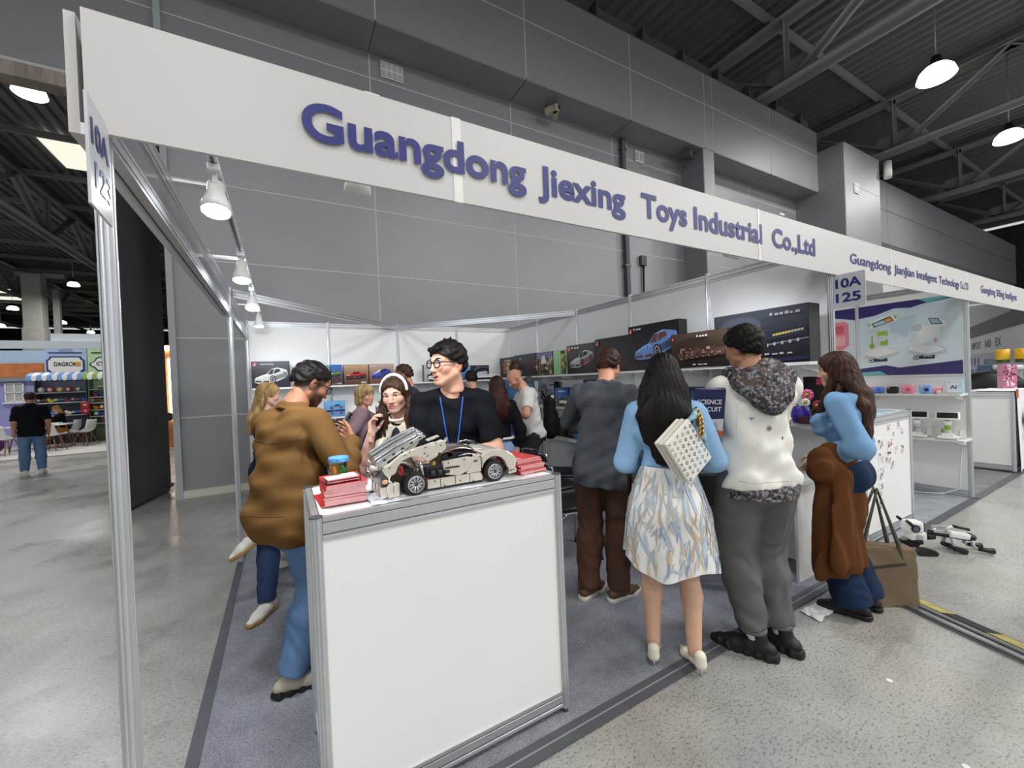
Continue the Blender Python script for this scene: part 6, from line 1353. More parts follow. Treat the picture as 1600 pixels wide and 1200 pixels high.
        if open_front: F.cone(s.neck + s.ft * .13 - s.up * .03, s.hip + s.f * .2 - s.up * .1 * H, open_front, open_front * 1.3, .006, op='-')
        v, f = F.mesh(); o = add_obj(name, (v, f), mat, s.root, col(v) if col else None)
        return o
    def trousers(s, name, mat, g=(.012, .014, .022), to=1.93, rise=.60, folds=.003, flare=0., sd=1, cuff=None, to2=None, below=None):
        lo, hi = s.bounds(.14); F = SDF(lo, hi, s.res); H = s.H
        F.cone(s.hip + s.up * .012 * H, s.waist, (.080 if s.fem else .070) * H * s.w + min(g[0], .014), (.060 if s.fem else .064) * H * (s.w + .6 * s.b) + min(g[0], .012) * .5, .03, flat=s.f, f=.74)
        for q in (1, -1): F.ell(s.hip - s.f * ((.03 if s.fem else .022) * H) + s.r * q * .036 * H * s.w - s.up * .012 * H, V3(.044, .044, .056) * H * s.w + min(g[0], .016), .05)
        F.cut(s.hip + s.up * (rise - .525) * H, s.up)
        for q in (1, -1):
            hj, kn, an, td = s.legR if q > 0 else s.legL; t = to if q > 0 or to2 is None else to2
            G = SDF(lo, hi, s.res); s.limb_leg(G, q, g, min(t + .06, 2.08))
            e = kn + (an - kn) * (t - 1); d = unit(an - kn)
            if flare: G.cone(kn, e + d * .04, .036 * H + g[1], .036 * H + flare, .03)
            X, Y, Z = G.grid(); dd = (X - e[0]) * d[0] + (Y - e[1]) * d[1] + (Z - e[2]) * d[2]; G.D = np.maximum(G.D, dd)
            if folds:
                dec = np.exp(-np.abs(((X - kn[0]) * d[0] + (Y - kn[1]) * d[1] + (Z - kn[2]) * d[2])) * 5) + np.exp(-np.abs(dd + .06) * 9)
                w_ = np.sin(X * 23 + sd) + np.sin(Y * 19 + 2 * sd)
                w2 = np.sin(X * 31 + Z * 17 + sd) + np.sin(Y * 27 - Z * 13 + q); G.D = G.D + (folds * .7 * np.clip(dec, 0, 1) * np.sin(46 * (X * d[0] + Y * d[1] + Z * d[2]) + 26 * X * q - 18 * Y + 2.4 * w_ + 1.5 * w2) + folds * .6 * np.sin(34 * X + 22 * Y + 9 * Z + 1.5 * w_ + sd)).astype(np.float32)
            kk = .02; hh = np.clip(.5 + .5 * (F.D - G.D) / kk, 0, 1); F.D = F.D * (1 - hh) + G.D * hh - kk * hh * (1 - hh)
        return add_obj(name, F.mesh(), mat, s.root)
    def shoe(s, side, upper, sole, kind='sneaker', k=1., pitch=0., roll=0.):
        hj, kn, an, td = s.legR if side > 0 else s.legL
        up = V3(0, 0, 1)
        if pitch:
            x = unit(np.cross(td, up)); c, n = math.cos(pitch), math.sin(pitch); td2 = td * c + up * n; up = up * c - td * n; td = td2
        y = unit(td); x = unit(np.cross(y, up)); up = np.cross(x, y); k = k * s.H / 1.72
        P = lambda a, b, c: an + (x * a + y * b + up * c) * k
        B = [P(a, b, c) for a in (-.07, .07) for b in (-.13, .24) for c in (-.11, .12)]; lo = np.min(B, 0) - .02; hi = np.max(B, 0) + .02
        base = -an[2] / k if not pitch else -.082
        base = -.082
        if kind == 'heel':
            F = SDF(lo, hi, .005)
            F.chain([P(0, -.055, -.03), P(0, .0, -.045), P(0, .09, -.07), P(0, .155, -.073)], [.030 * k, .026 * k, .033 * k, .008 * k], .02, flat=up, f=.75)
            F.cone(P(0, -.055, .005), P(0, -.06, -.03), .032 * k, .031 * k, .01)
            F.cone(P(0, .03, .06), P(0, -.01, .02), .038 * k, .036 * k, .01, op='-'); F.cone(P(0, -.02, .05), P(0, .07, -.025), .03 * k, .026 * k, .006, op='-')
            o = add_obj('shoe', F.mesh(), upper, s.root); MB().cyl(P(0, -.062, -.05), P(0, -.06, -.108), .010, .0045, n=10).build('heel', sole, o)
            return o
        chunky = kind == 'chunky'; boot = kind == 'boot'
        F = SDF(lo, hi, .005)
        F.chain([P(0, -.055, -.035), P(0, .02, -.03), P(.0, .09, -.05), P(0, .16, -.058)], [.034 * k, .037 * k, .038 * k, .028 * k], .03, flat=up, f=.9)
        F.cone(P(0, -.02, -.01), P(0, -.015, .03 if not boot else .1), .036 * k, .035 * k, .02)
        F.cut(P(0, 0, base + .022), -up)
        F.cut(P(0, -.01, .028 if not boot else .1), unit(up + y * .2))
        o = add_obj('shoe', F.mesh(), upper, s.root)
        G = SDF(lo, hi, .005)
        G.chain([P(0, -.06, base + .018), P(0, .05, base + .016), P(0, .11, base + .016), P(0, .165, base + .02)], [.038 * k, .036 * k, .043 * k, .032 * k], .02)
        G.cut(P(0, 0, base + (.030 if not chunky else .042)), up); G.cut(P(0, 0, base), -up)
        if chunky:
            X, Y, Z = G.grid(); t = (X - an[0]) * y[0] + (Y - an[1]) * y[1] + (Z - an[2]) * y[2]; G.D = G.D + (.004 * np.sin(t * 130)).astype(np.float32)
        add_obj('sole', G.mesh(), sole, o, sm=0)
        if kind == 'sneaker':
            mb = MB()
            for q in range(4): mb.tube([P(-.024, .03 + .018 * q, -.008 - .006 * q), P(-.010, .034 + .018 * q, .004 - .0062 * q), P(.010, .034 + .018 * q, .004 - .0062 * q), P(.024, .03 + .018 * q, -.008 - .006 * q)], .0034 * k, 5)
            mb.build('laces', M('lace_white', (226, 222, 214), .7), o)['kind'] = 'stuff'
        return o
    # ---- hair
    def hair(s, kind, mat, length=.0, t=.012, curl=0., hl=None, bulk=1., sd=1, part_x=0., bk=.165, lock=(), res=.005, front=.062, grooves=.0022):
        k = s.hs; L_ = length / k
        lo = V3(-.2, -.27, -.14 - L_); hi = V3(.2, .16, .17)
        if kind in ('short', 'spiky'): lo = V3(-.11, -.14, -.12); hi = V3(.11, .13, .17)
        F = SDF(lo, hi, res / k); X, Y, Z = F.grid()
        F.ell((0, -.008, .035), (.073 + t, .094 + t, .083 + t * 1.2), .0)
        if kind in ('short', 'spiky'):
            F.ell((0, -.035, -.005), (.068 + t * .6, .065 + t * .6, .075), .02)
            if hl is None: hl = ([-.14, -.09, -.03, .0, .035, .06, .12], [-.065, -.055, -.03, .012, .03, .066, .072])
            zl = np.interp(Y, hl[0], hl[1]); zl = zl + np.where(Y > .03, -(X ** 2) * 3.0, 0)
            F.D = np.maximum(F.D, ((zl - Z) * .8).astype(np.float32))
            F.D = F.D + (.0028 * np.sin(X * 140 + 3 * np.sin(Z * 60)) * np.sin(Y * 110 + 2 * np.sin(X * 70)) + .002 * np.sin(Z * 150 + Y * 60)).astype(np.float32)
            if kind == 'spiky':
                r = random.Random(sd)
                for q in range(46):
                    a = r.uniform(-2.6, 2.6) if q > 12 else r.uniform(-1, 1); rr = r.uniform(.0, .06); p = V3(rr * math.sin(a), rr * math.cos(a) - .0, .115 - rr * .4); d = unit(V3(math.sin(a) * .5 + r.uniform(-.3, .3), .35 * math.cos(a) + r.uniform(-.4, .1), 1)); ln = r.uniform(.02, .042) if rr < .035 else r.uniform(.012, .028)
                    if part_x: p = p + V3(0, part_x, 0)
                    F.cone(p, p + d * ln, .0085, .002, .006)
                for q in range(9):
                    x = -.05 + .0125 * q; p = V3(x, .088 - 4 * x * x, .088); F.cone(p, p + V3(r.uniform(-.01, .01), .018, -.012 + r.uniform(-.008, .008)), .008, .002, .006)
        else:
            # fall of hair: back and both sides
            zb = -.06 - L_
            if kind == 'long':
                F.cone((0, -.05, .03), (0, -.075, -.05), .088, .086 * bulk, .03, flat=(0, 1, 0), f=.66)
                F.chain([(0, -.075, -.05), (0, -.105, -.15), (0, -bk, -.27), (0, -bk, zb)], [.086 * bulk, .105 * bulk, .108 * bulk, .062 * bulk], .03, flat=(0, 1, 0), f=.34)
                for q in (1, -1): F.chain([(q * .068, -.03, .03), (q * .086 * bulk, -.06, -.09), (q * .10 * bulk, -bk * .9, -.24), (q * .085 * bulk, -bk, zb * .85)], [.024, .03, .03, .014], .025)
            elif kind == 'front':   # long hair falling partly over the chest
                F.cone((0, -.05, .03), (0, -.075, -.08), .085, .085, .03, flat=(0, 1, 0), f=.7)
                F.cone((0, -.08, -.08), (0, -.09, zb * .8), .09, .07, .03, flat=(0, 1, 0), f=.4)
                for q in (1, -1): F.chain([(q * .068, -.01, .04), (q * .082, -.0, -.05), (q * .098, .035, -.14), (q * .092, .07, zb)], [.02, .026, .034, .016], .02)
            elif kind == 'bob':
                F.cone((0, -.045, .02), (0, -.06, -.06), .088, .082, .03, flat=(0, 1, 0), f=.75)
                for q in (1, -1): F.chain([(q * .062, .02, .065), (q * .082, .012, .0), (q * .08, .0, -.06), (q * .066, -.01, zb)], [.018, .022, .024, .016], .02)
                F.chain([(-.05, .078, .075), (.0, .09, .068), (.055, .07, .05)], [.014, .016, .016], .015)
            for q in lock: F.cone((q * .07, -.015, .03), (q * .083, -.02, -.06), .026, .03, .02); F.chain([(q * .066, .0, .055), (q * .081, .008, -.01), (q * .088, .03, -.12), (q * .092, .07, -.24), (q * .08, .10, -.36)], [.016, .02, .026, .024, .008], .02)
            # clear the face
            fr = (.067, .075, .09) if kind != 'bob' else (.064, .07, .07)
            F.ell((0, .085, -.022 if kind != 'bob' else -.03), fr, .012, op='-')
            F.cone((0, .05, -.08), (0, .12, -.2 - L_), .056, .066 if lock else .10, .02, op='-') if kind != 'front' else F.cone((0, .04, -.09), (0, .12, -.2 - L_), .056, .062, .02, op='-')
            A = np.arctan2(X, -(Y + .0) + 1e-6)
            F.D = F.D + (grooves * np.sin(A * 34 + 5 * np.sin(Z * (14 if curl == 0 else 9) + A * 3)) + grooves * .7 * np.sin(X * 210 + 3.0 * np.sin(Z * 18) + Y * 90)).astype(np.float32)
            if curl: F.D = F.D + (curl * np.sin(Z * 46 + A * 3) * np.clip((-.06 - Z) * 8, 0, 1)).astype(np.float32)
        v, f = F.mesh()
        if len(v) == 0: return None
        v = v * s.hw; v = s.headc + (v * k) @ s.Rh.T if kind in ('short', 'spiky') else s._hang(v * k)
        return add_obj('hair', (v, f), mat, s.root, sm=1)
    def _hang(s, v):
        """hair keeps with the head on the skull and hangs straight down below it"""
        a = v @ s.Rh.T; yaw = rot_z(math.atan2(-s.Rh[0, 1], s.Rh[1, 1])); b = v @ yaw.T
        t = np.clip((-v[:, 2] - .02) / .16, 0, 1)[:, None]; t = t * t * (3 - 2 * t)
        piv = np.array([0, -.05, -.02]); sh = (piv @ s.Rh.T) - (piv @ yaw.T)
        return s.headc + a * (1 - t) + (b + sh) * t
    def strands(s, mat, n, z0, z1, r0=.09, sd=1, y0=-.09, amp=.01, w=.004, side=None):
        """thin tapering locks that break up the lower edge of long hair"""
        r = random.Random(sd); mb = MB(); k = s.hs
        yaw = rot_z(math.atan2(-s.Rh[0, 1], s.Rh[1, 1])); piv = np.array([0, -.05, -.02]); sh = (piv @ s.Rh.T) - (piv @ yaw.T)
        for q in range(n):
            a = r.uniform(-1, 1) if side is None else side * r.uniform(.5, 1.1); x = a * r0; y = y0 + .02 * r.uniform(-1, 1) + .05 * abs(a); zt = z0 + r.uniform(-.03, .03); zb = z1 + r.uniform(-.05, .06); ph = r.uniform(0, 6)
            pts = []
            for i in range(7): t = i / 6; pts.append(Vector(s.headc + sh + yaw @ (V3(x * (1 - .25 * t) + amp * t * math.sin(ph + 4 * t), y - .004 - .012 * t + amp * t * math.cos(ph + 3 * t), zt + (zb - zt) * t) * k)))
            mb.tube(pts, [w * .6, w, w, w, w * .9, w * .6, w * .15], 5)
        o = mb.build('hair_locks', mat, s.root); o['kind'] = 'stuff'; return o
    def glasses(s, mat, clear=True, rad=.024, thick=.0024, sy=.85):
        P = lambda *p: Vector(s.headc + s.Rh @ (V3(*p) * s.hw * s.hs)); mb = MB()
        for q in (1, -1):
            ring = [P(q * .034 + rad * math.cos(a), .1005 - .22 * abs(q * .034 + rad * math.cos(a)) * .4, .003 + rad * sy * math.sin(a)) for a in np.linspace(0, 2 * math.pi, 21)[:-1]]
            mb.tube(ring, thick * s.hs, 6, closed=True)
            mb.tube([P(q * .058, .095, .012), P(q * .072, .06, .010), P(q * .082, .0, .006), P(q * .08, -.022, -.01)], thick * .9 * s.hs, 6)
        mb.tube([P(-.011, .098, .008), P(0, .1015, .011), P(.011, .098, .008)], thick * s.hs, 6)
        o = mb.build('glasses', mat, s.root)
        if clear:
            for q in (1, -1): MB().poly([(q * .034 + rad * .97 * math.cos(a), .003 + rad * .97 * sy * math.sin(a)) for a in np.linspace(0, 2 * math.pi, 17)[:-1]], P(0, .0935, 0), Vector(s.Rh[:, 0] * s.hs), Vector(s.Rh[:, 2] * s.hs)).build('lens', M('spectacle_lens', (255, 255, 255), .03, alpha=.1), o)
        return o
    def lanyard(s, mat, badge=True, drop=.36, cloth_o=None):
        bpy.context.view_layer.update(); rows = []
        def surf(rr, uu, back=False):
            d = s.ft * (1 if back else -1); o_ = s.neck + s.rt * rr + s.up * uu - d * .5
            best = .0
            for ch in s.root.children:
                if ch.type == 'MESH' and (ch.name.startswith('body') or (cloth_o and ch.name == cloth_o.name)):
                    ok, h_, n_, _ = ch.ray_cast(Vector(o_), Vector(d))
                    if ok: best = max(best, (Vector(o_) - h_).length * 0 + .5 - ((h_ - Vector(o_)).dot(Vector(d))))
            return s.neck + s.rt * rr + s.up * uu - d * (best + .005)
        b = MB()
        for q in (1, -1):
            P = [surf(q * .03, .05, True) , s.neck + s.rt * q * .066 + s.up * .035 - s.ft * .02, s.neck + s.rt * q * .072 + s.up * .018 + s.ft * .015]
            for t in np.linspace(.0, 1, 8): P.append(surf(q * (.066 - .05 * t), -.03 - (drop - .03) * t))
            b.tube([Vector(p) for p in P], .0040, 6)
        o = b.build('lanyard', mat, s.root)
        if badge:
            c = surf(0, -drop - .055) + s.ft * .006; R = Matrix(np.stack([s.rt, s.ft, s.up], 1).tolist()); MB().box(Vector(c), (.075, .004, .1), R).build('badge', M('badge_white', (216, 224, 236), .3), o); MB().box(Vector(c + s.ft * .003 + s.up * .03), (.06, .002, .022), R).build('badge_print', M('badge_blue', (60, 90, 170), .4), o)
        return o
    def seam(s, o, pts, mat, r=.0014, back=True, name='seam'):
        """thin stitched seam laid on garment o through points (right, up) measured from the chest"""
        bpy.context.view_layer.update(); d = s.ft * (1 if back else -1); P = []
        for a, b in zip(pts[:-1], pts[1:]):
            for t in np.linspace(0, 1, 7)[:-1]:
                q = s.chest + s.rt * (a[0] + (b[0] - a[0]) * t) + s.up * (a[1] + (b[1] - a[1]) * t) - d * .5
                ok, h_, n_, _ = o.ray_cast(Vector(q), Vector(d))
                if ok: P.append(h_ + n_ * r * .3)
        if len(P) > 2: return MB().tube(P, r, 5).build(name, mat, o)
# ------------------------------------------------------------------ the people in and around the booth
rad = math.radians
WHS = M('shoe_white', (226, 222, 212), .5, noise=(20, .08)); GUM = M('gum_sole', (168, 130, 80), .6); BLS = M('shoe_black', (16, 16, 17), .55); BRS = M('shoe_brown', (96, 72, 48), .6); SOLEW = M('sole_white', (222, 218, 208), .5)
JEAN = cloth('jeans_mid', (98, 128, 166), noise=(5, .3), stretch=(1, 1, .5)); JEAND = cloth('jeans_dark', (44, 60, 92), noise=(4, .2)); JEANF = cloth('jeans_flared', (27, 46, 74), noise=(5, .12))
FRAME = M('spectacle_black', (22, 18, 18), .3); BLUEL = M('lanyard_blue', (44, 92, 190), .5)
H_BLK = hair_mat('black', (9, 7, 7), (30, 22, 20)); H_DBR = hair_mat('dark_brown', (22, 12, 9), (84, 52, 38)); H_BRN = hair_mat('brown', (20, 12, 9), (84, 54, 38)); H_BLD = hair_mat('blonde', (120, 88, 48), (206, 172, 118)); H_SBL = hair_mat('sandy', (110, 82, 50), (214, 184, 132))
FADE_H = ([-.14, -.09, -.03, .0, .035, .06, .12], [-.065, -.055, -.03, .012, .03, .066, .072])
def fadef(c, a=.75, dz=-.03, tab=FADE_H): return (c, lambda y: np.interp(y, tab[0], tab[1]) + dz, a)
def phone(label, c, y_dir, z_dir, case=(70, 78, 84), group=None, k=1.):
    """screen faces z_dir, long side along y_dir"""
    y = Vector(y_dir).normalized(); z = Vector(z_dir); z = (z - y * z.dot(y)).normalized(); x = y.cross(z)
    t = thing('phone', label, 'phone', (0, 0, 0), 0, group); t.matrix_world = Matrix(((x.x, y.x, z.x, c[0]), (x.y, y.y, z.y, c[1]), (x.z, y.z, z.z, c[2]), (0, 0, 0, 1)))
    MB().box((0, 0, 0), (.076 * k, .16 * k, .009), bev=.003).build('phone_case', M('case_%02x%02x%02x' % case, case, .4), t); MB().box((0, 0, .0048), (.07 * k, .152 * k, .0008)).build('screen', M('phone_screen', (30, 34, 44), .1), t)
    m = MB().box((-.02 * k, .058 * k, -.0055), (.026 * k, .03 * k, .003), bev=.001).build('camera_bump', BLACK, t); MB().cyl((-.02 * k, .064 * k, -.007), (-.02 * k, .064 * k, -.0078), .005, n=10).build('lens', M('lens_dark', (50, 56, 70), .1), m)
    return t
# 1 -- man in the brown overshirt, back to us, reading his phone
p = Person('man in brown overshirt and faded jeans bent over his phone behind the white counter', .385, .98, rad(44), H=1.735, w=1.20, b=.36, lean=.10, twist=-.1, head=(rad(-16), .50, .03), skin=(176, 122, 94), headfwd=.035, hk=1.07)
p.arm(1, (.720, 1.00, 1.262), (.4, -.5, -1), fdir=(-.1, .8, .35), palm=(-.8, .1, .4), curl=.6, thumb=.3); p.arm(-1, (.61, 1.28, 1.215), (-.5, .6, -.8), fdir=(.6, -.6, .45), palm=(0, -.3, .9), curl=.5, thumb=.2)
p.leg(1, (.375, .93, .088), (.7, .5, 0), world=True, toe=(1, .06, 0)); p.leg(-1, (.50, 1.00, .20), (.8, .6, 0), world=True, toe=(.1, .85, 0))
p.body(beard=((52, 38, 32), .85), fade=fadef((34, 26, 24), .85, -.045), face=True)
BRN = cloth('brown_twill', (112, 80, 42), noise=(6, .07), bump=(140, .15))
o = p.top('overshirt', BRN, hem=.445, sleeve=1.93, g=.018, gs=.018, neck_r=.058, folds=.0068, hem_flare=-.016, sd=1)
N = p.neck; P = lambda r_, f_, u_: Vector(N + p.rt * r_ + p.ft * f_ + p.up * u_)
MB().tube([P(.064 * math.sin(a), -.012 - .060 * math.cos(a) if abs(a) < 1.9 else .02, .024 - .016 * abs(a)) for a in np.linspace(-2.4, 2.4, 17)], [.011] * 17, 8).build('collar', BRN, o)
SEAMB = M('seam_brown', (84, 58, 30), .8); p.seam(o, [(-.19, .045), (-.10, .03), (0, .018), (.10, .03), (.19, .045)], SEAMB); p.seam(o, [(.165, .09), (.155, .0), (.165, -.09)], SEAMB); p.seam(o, [(-.165, .09), (-.155, .0), (-.165, -.09)], SEAMB); p.seam(o, [(-.17, -.33), (0, -.335), (.17, -.33)], SEAMB)
p.trousers('jeans', JEAN, g=(.02, .026, .03), to=1.97, folds=.006, sd=2, to2=1.86)
p.shoe(1, M('shoe_beige', (176, 168, 150), .6), BLACK, 'chunky'); p.shoe(-1, M('shoe_beige', (176, 168, 150), .6), BLACK, 'chunky', pitch=-1.15)
p.hair('short', H_BLK, t=.009, hl=([-.14, -.10, -.05, -.02, .015, .04, .06, .12], [-.045, -.035, -.012, .016, .03, .045, .066, .072]))
p.glasses(FRAME, rad=.023, thick=.0028)
phone('grey phone held in both hands by the man in the brown overshirt', (.70, 1.14, 1.345), (.5, -.05, .8), (-.5, .35, .6), (112, 120, 124))
# 2 -- seated visitor with one ankle on the knee, mostly hidden behind him
tube_chair((.50, 2.36, .006), rad(-128 + 90), 'black chrome-framed chair under the seated visitor with crossed legs')
q = Person('seated visitor in dark jeans, one sneaker on the knee, behind the brown overshirt', .50, 2.30, rad(-128), H=1.66, hipz=.56, lean=.06, head=(0, .3, 0), skin=(196, 146, 120), res=.011)
q.leg(1, (.235, 1.855, .088), (-.5, -.6, .9), world=True, toe=(-.62, -.9, 0)); q.leg(-1, (.155, 1.90, .565), (.9, -.5, .15), world=True, toe=(-.85, .0, 0))
q.arm(1, (.20, 1.955, .63), (-.5, .3, -.2), fdir=(-.2, -.6, -.6), palm=(.1, -.3, -.9), curl=.7); q.arm(-1, (.55, 1.95, .72), (.9, .2, -.3), fdir=(-.4, -.7, -.2), palm=(0, 0, -1), curl=.5)
q.body(face=True); q.top('shirt', cloth('shirt_grey', (92, 92, 96)), hem=.50, sleeve=.7, g=.016); q.trousers('jeans', JEAND, g=(.014, .018, .02), to=2.0, to2=1.95, folds=.004, sd=5)
q.shoe(1, WHS, GUM); q.shoe(-1, WHS, GUM, pitch=-.55); q.hair('short', H_BLK)
# 3 -- blonde woman in profile
q = Person('woman with straight blonde hair and navy top in profile by the open booth side', .245, 2.74, rad(2), H=1.635, fem=True, head=(rad(2), .1, 0), skin=(232, 190, 170), res=.010, w=.95)
q.stand().body(lips=(196, 110, 104), brow=(120, 90, 60)); q.top('navy_top', cloth('navy_knit', (26, 30, 50)), hem=.50, sleeve=.75, folds=.003, sd=3); q.trousers('trousers', JEAND, to=1.95); q.shoe(1, WHS, SOLEW); q.shoe(-1, WHS, SOLEW)
q.hair('long', H_BLD, length=.24, t=.012, bulk=.9)
# 4 -- woman in mauve
MAUVE = cloth('mauve_knit', (146, 122, 132), noise=(8, .06), bump=(90, .2))
q = Person('woman with a sandy bob in a mauve top and skirt looking toward the counter', 1.07, 2.76, rad(-15), H=1.585, fem=True, w=1.08, b=.1, head=(rad(-34), .05, 0), skin=(218, 164, 138), res=.010)
q.arm(1, (.98, 2.55, .86), (-.9, -.2, 0), fdir=(.2, -.1, -1), palm=(0, 1, .2)); q.arm(-1, (1.24, 2.60, 1.29), (.3, .9, -.7), fdir=(-.1, -.3, 1), palm=(-.8, -.5, 0), curl=.5)
q.stand().body(lips=(190, 96, 92), brow=(110, 82, 56)); q.top('mauve_top', MAUVE, hem=.52, sleeve={1: 1.55, -1: 1.4}, g=.018, gs=.014, neck_drop=.06, folds=.004, sd=4)
q.trousers('mauve_skirt_trousers', MAUVE, g=(.026, .05, .06), to=1.8, flare=.07, folds=.004); q.shoe(1, WHS, SOLEW); q.shoe(-1, WHS, SOLEW)
q.hair('bob', H_SBL, length=.03, t=.018, curl=.004, sd=2)
phone('dark phone raised by the woman in mauve', (1.25, 2.57, 1.37), (0, -.2, 1), (-.6, .8, 0), (40, 40, 44))
MB().tube([Vector(q.shR - q.rt * .05 + q.up * .05 + q.ft * .03), Vector(q.shR - q.rt * .04 + q.up * .052), Vector(q.shR - q.rt * .03 + q.up * .0 - q.ft * .07), Vector(q.chest - q.ft * .1 + q.rt * .06)], .009, 6).build('bag_strap', BLS, q.root)
# 5 -- woman with the white headband
CREAM = cloth('cream_bouclé'.replace('é', 'e'), (226, 217, 194), noise=(60, .1), bump=(160, .6), rough=.95)
q = Person('woman with white headband, long brown hair and cream vest behind the silver car', 1.04, 1.17, rad(-121), H=1.615, fem=True, w=1.10, b=.15, head=(rad(-4), .13, rad(4)), skin=(230, 182, 160), res=.009, hk=1.04, hw=1.1)
q.arm(1, (.845, 1.08, 1.275), (-.3, .2, -1), fdir=(.1, .1, 1), palm=(.7, -.5, .2), curl=.9); q.arm(-1, (1.12, .86, .98), (.9, .2, -.4), fdir=(-.3, -.5, -.5), palm=(-.6, .2, -.6), curl=.5)
q.stand().body(lips=(196, 92, 88), brow=(66, 44, 36), jaw=1.02, head_res=.0036)
dt = q.top('dark_tee', cloth('charcoal_tee', (42, 43, 47)), hem=.5, sleeve=.95, g=.012, gs=.014, folds=.003, sd=5)
o = q.top('cream_vest', CREAM, hem=.46, sleeve=.0, g=.030, gs=.0, sleeves=(), neck_r=.07, open_front=.062, folds=.003, sd=6, k=.025)
P = lambda r_, f_, u_: Vector(q.chest + q.rt * r_ + q.ft * f_ + q.up * u_)
for sd_ in (-1, 1):
    pk = MB(); pk.box(P(sd_ * .075, .137, -.10), (.075, .012, .035), Matrix(np.stack([q.rt, q.ft, q.up], 1).tolist()) @ Rz(-sd_ * .42), bev=.006); f_ = pk.build('pocket_flap', CREAM, o)
    for bx_ in (.045, .1): MB().ell(P(sd_ * bx_, .153 - .1 * (bx_ - .045), -.10), (.008, .008, .008)).build('vest_button', M('button_stone', (150, 142, 128), .4), f_)
rf_ = MB()
for k in range(22):
    a = k * 2 * math.pi / 22; c = q.neck + q.rt * .062 * math.sin(a) + q.ft * (.02 + .066 * math.cos(a)) + q.up * (.014 - .022 * math.cos(a)); rf_.ell(Vector(c), (.013, .013, .011), n=7, m=5)
rf_.build('ruffled_collar', M('ruffle_cream', (228, 214, 196), .8), q.root)
q.trousers('trousers', cloth('black_trousers', (24, 24, 27)), to=1.95); q.shoe(1, WHS, SOLEW); q.shoe(-1, WHS, SOLEW)
q.hair('front', H_BRN, length=.20, t=.014, curl=.006, sd=3)
q.strands(H_BRN, 26, -.10, -.42, r0=.1, sd=4, y0=.035, side=1); q.strands(H_BRN, 16, -.10, -.36, r0=.11, sd=6, y0=-.03, side=-1)
hb = MB()
for k in range(30):
    a = -1.55 + 3.1 * k / 29; c = q.headc + q.Rh @ (V3(.092 * math.sin(a), .022 - .02 * math.cos(a), .035 + .108 * math.cos(a)) * q.hs); hb.ell(Vector(c), (.012, .011, .012), n=8, m=5)
hb.build('headband', M('headband_white', (238, 236, 230), .8), q.root); q.lanyard(BLUEL, badge=False, drop=.3, cloth_o=dt)
# 6 -- man in the black tee with glasses, talking
p = Person('man in black t-shirt with round glasses and a blue lanyard talking behind the counter', 1.295, .885, rad(-113), H=1.80, w=1.16, b=.25, head=(rad(-52), .04, .0), skin=(236, 184, 156), lean=.03, headfwd=.012, hk=1.09, hw=1.07)
p.arm(-1, (1.20, .60, 1.155), (.9, -.1, -.5), fdir=(-.95, -.15, -.1), palm=(0, .2, -1), curl=.35); p.arm(1, (1.10, .60, 1.135), (-.2, .8, -.9), fdir=(.2, -.9, -.1), palm=(0, 0, -1), curl=.3)
p.stand().body(lips=(196, 104, 94), mouth_open=1.3, fade=fadef((36, 28, 26), .8, -.035), brow=(40, 30, 26), head_res=.0036)
TEE = cloth('black_tee', (17, 18, 24), noise=(6, .08), bump=(120, .1))
o = p.top('black_tshirt', TEE, hem=.45, sleeve=.86, g=.014, gs=.020, neck_r=.066, folds=.006, sd=7, hem_flare=.01)
p.trousers('trousers', cloth('black_trousers', (24, 24, 27)), to=1.95); p.shoe(1, BLS, SOLEW); p.shoe(-1, BLS, SOLEW)
p.hair('spiky', H_BLK, t=.016, hl=([-.14, -.10, -.06, -.02, .02, .045, .07, .12], [-.06, -.05, -.04, -.012, .012, .045, .058, .06]), sd=4, part_x=-.005)
p.glasses(FRAME, rad=.0245, thick=.0032); p.lanyard(BLUEL, True, .36, o)
# 7 -- man in a dark patterned shirt further back
NAVYP = M('navy_pattern_shirt', (40, 46, 74), .8, noise=(70, .55), bump=(60, .2))
q = Person('man with thinning brown hair in a navy patterned shirt, back turned, near the back wall', 1.56, 2.83, rad(150), H=1.79, w=1.06, head=(rad(4), .22, 0), skin=(206, 146, 118), res=.011)
q.stand().body(fade=fadef((70, 48, 38), .75, -.03)); q.top('patterned_shirt', NAVYP, hem=.47, sleeve=.8, g=.02, gs=.02, folds=.004, sd=8); q.trousers('trousers', JEAND, to=1.96); q.shoe(1, BRS, BLS); q.shoe(-1, BRS, BLS)
q.hair('short', H_DBR, t=.007, hl=([-.14, -.10, -.05, .0, .03, .05, .12], [-.05, -.04, -.01, .035, .07, .105, .2]))
# 8 -- woman with dark hair from behind
q = Person('woman seen from behind with long dark red-brown hair, black top and torn pale jeans', 2.34, 2.30, rad(70), H=1.615, fem=True, w=1.0, head=(rad(6), .1, 0), skin=(226, 180, 158), res=.010)
q.arm(1, (2.50, 2.22, .80), (.6, -.8, 0)); q.arm(-1, (2.18, 2.30, .80), (-.6, -.8, 0)); q.stand().body(face=False); q.top('black_top', cloth('black_jersey', (15, 15, 18)), hem=.585, sleeve=1.7, g=.02, gs=.022, folds=.004, sd=9)
q.trousers('pale_jeans', cloth('jeans_pale', (128, 150, 178), noise=(6, .25)), to=1.95, rise=.60, g=(.012, .016, .02)); MB().tube([Vector(q.hip + q.up * .09 * q.H * .8 + q.r * .165 * math.cos(a) + q.f * .125 * math.sin(a)) for a in np.linspace(0, 6.283, 25)[:-1]], .014, 6, closed=True).build('white_belt', M('belt_white', (226, 224, 218), .5), q.root)
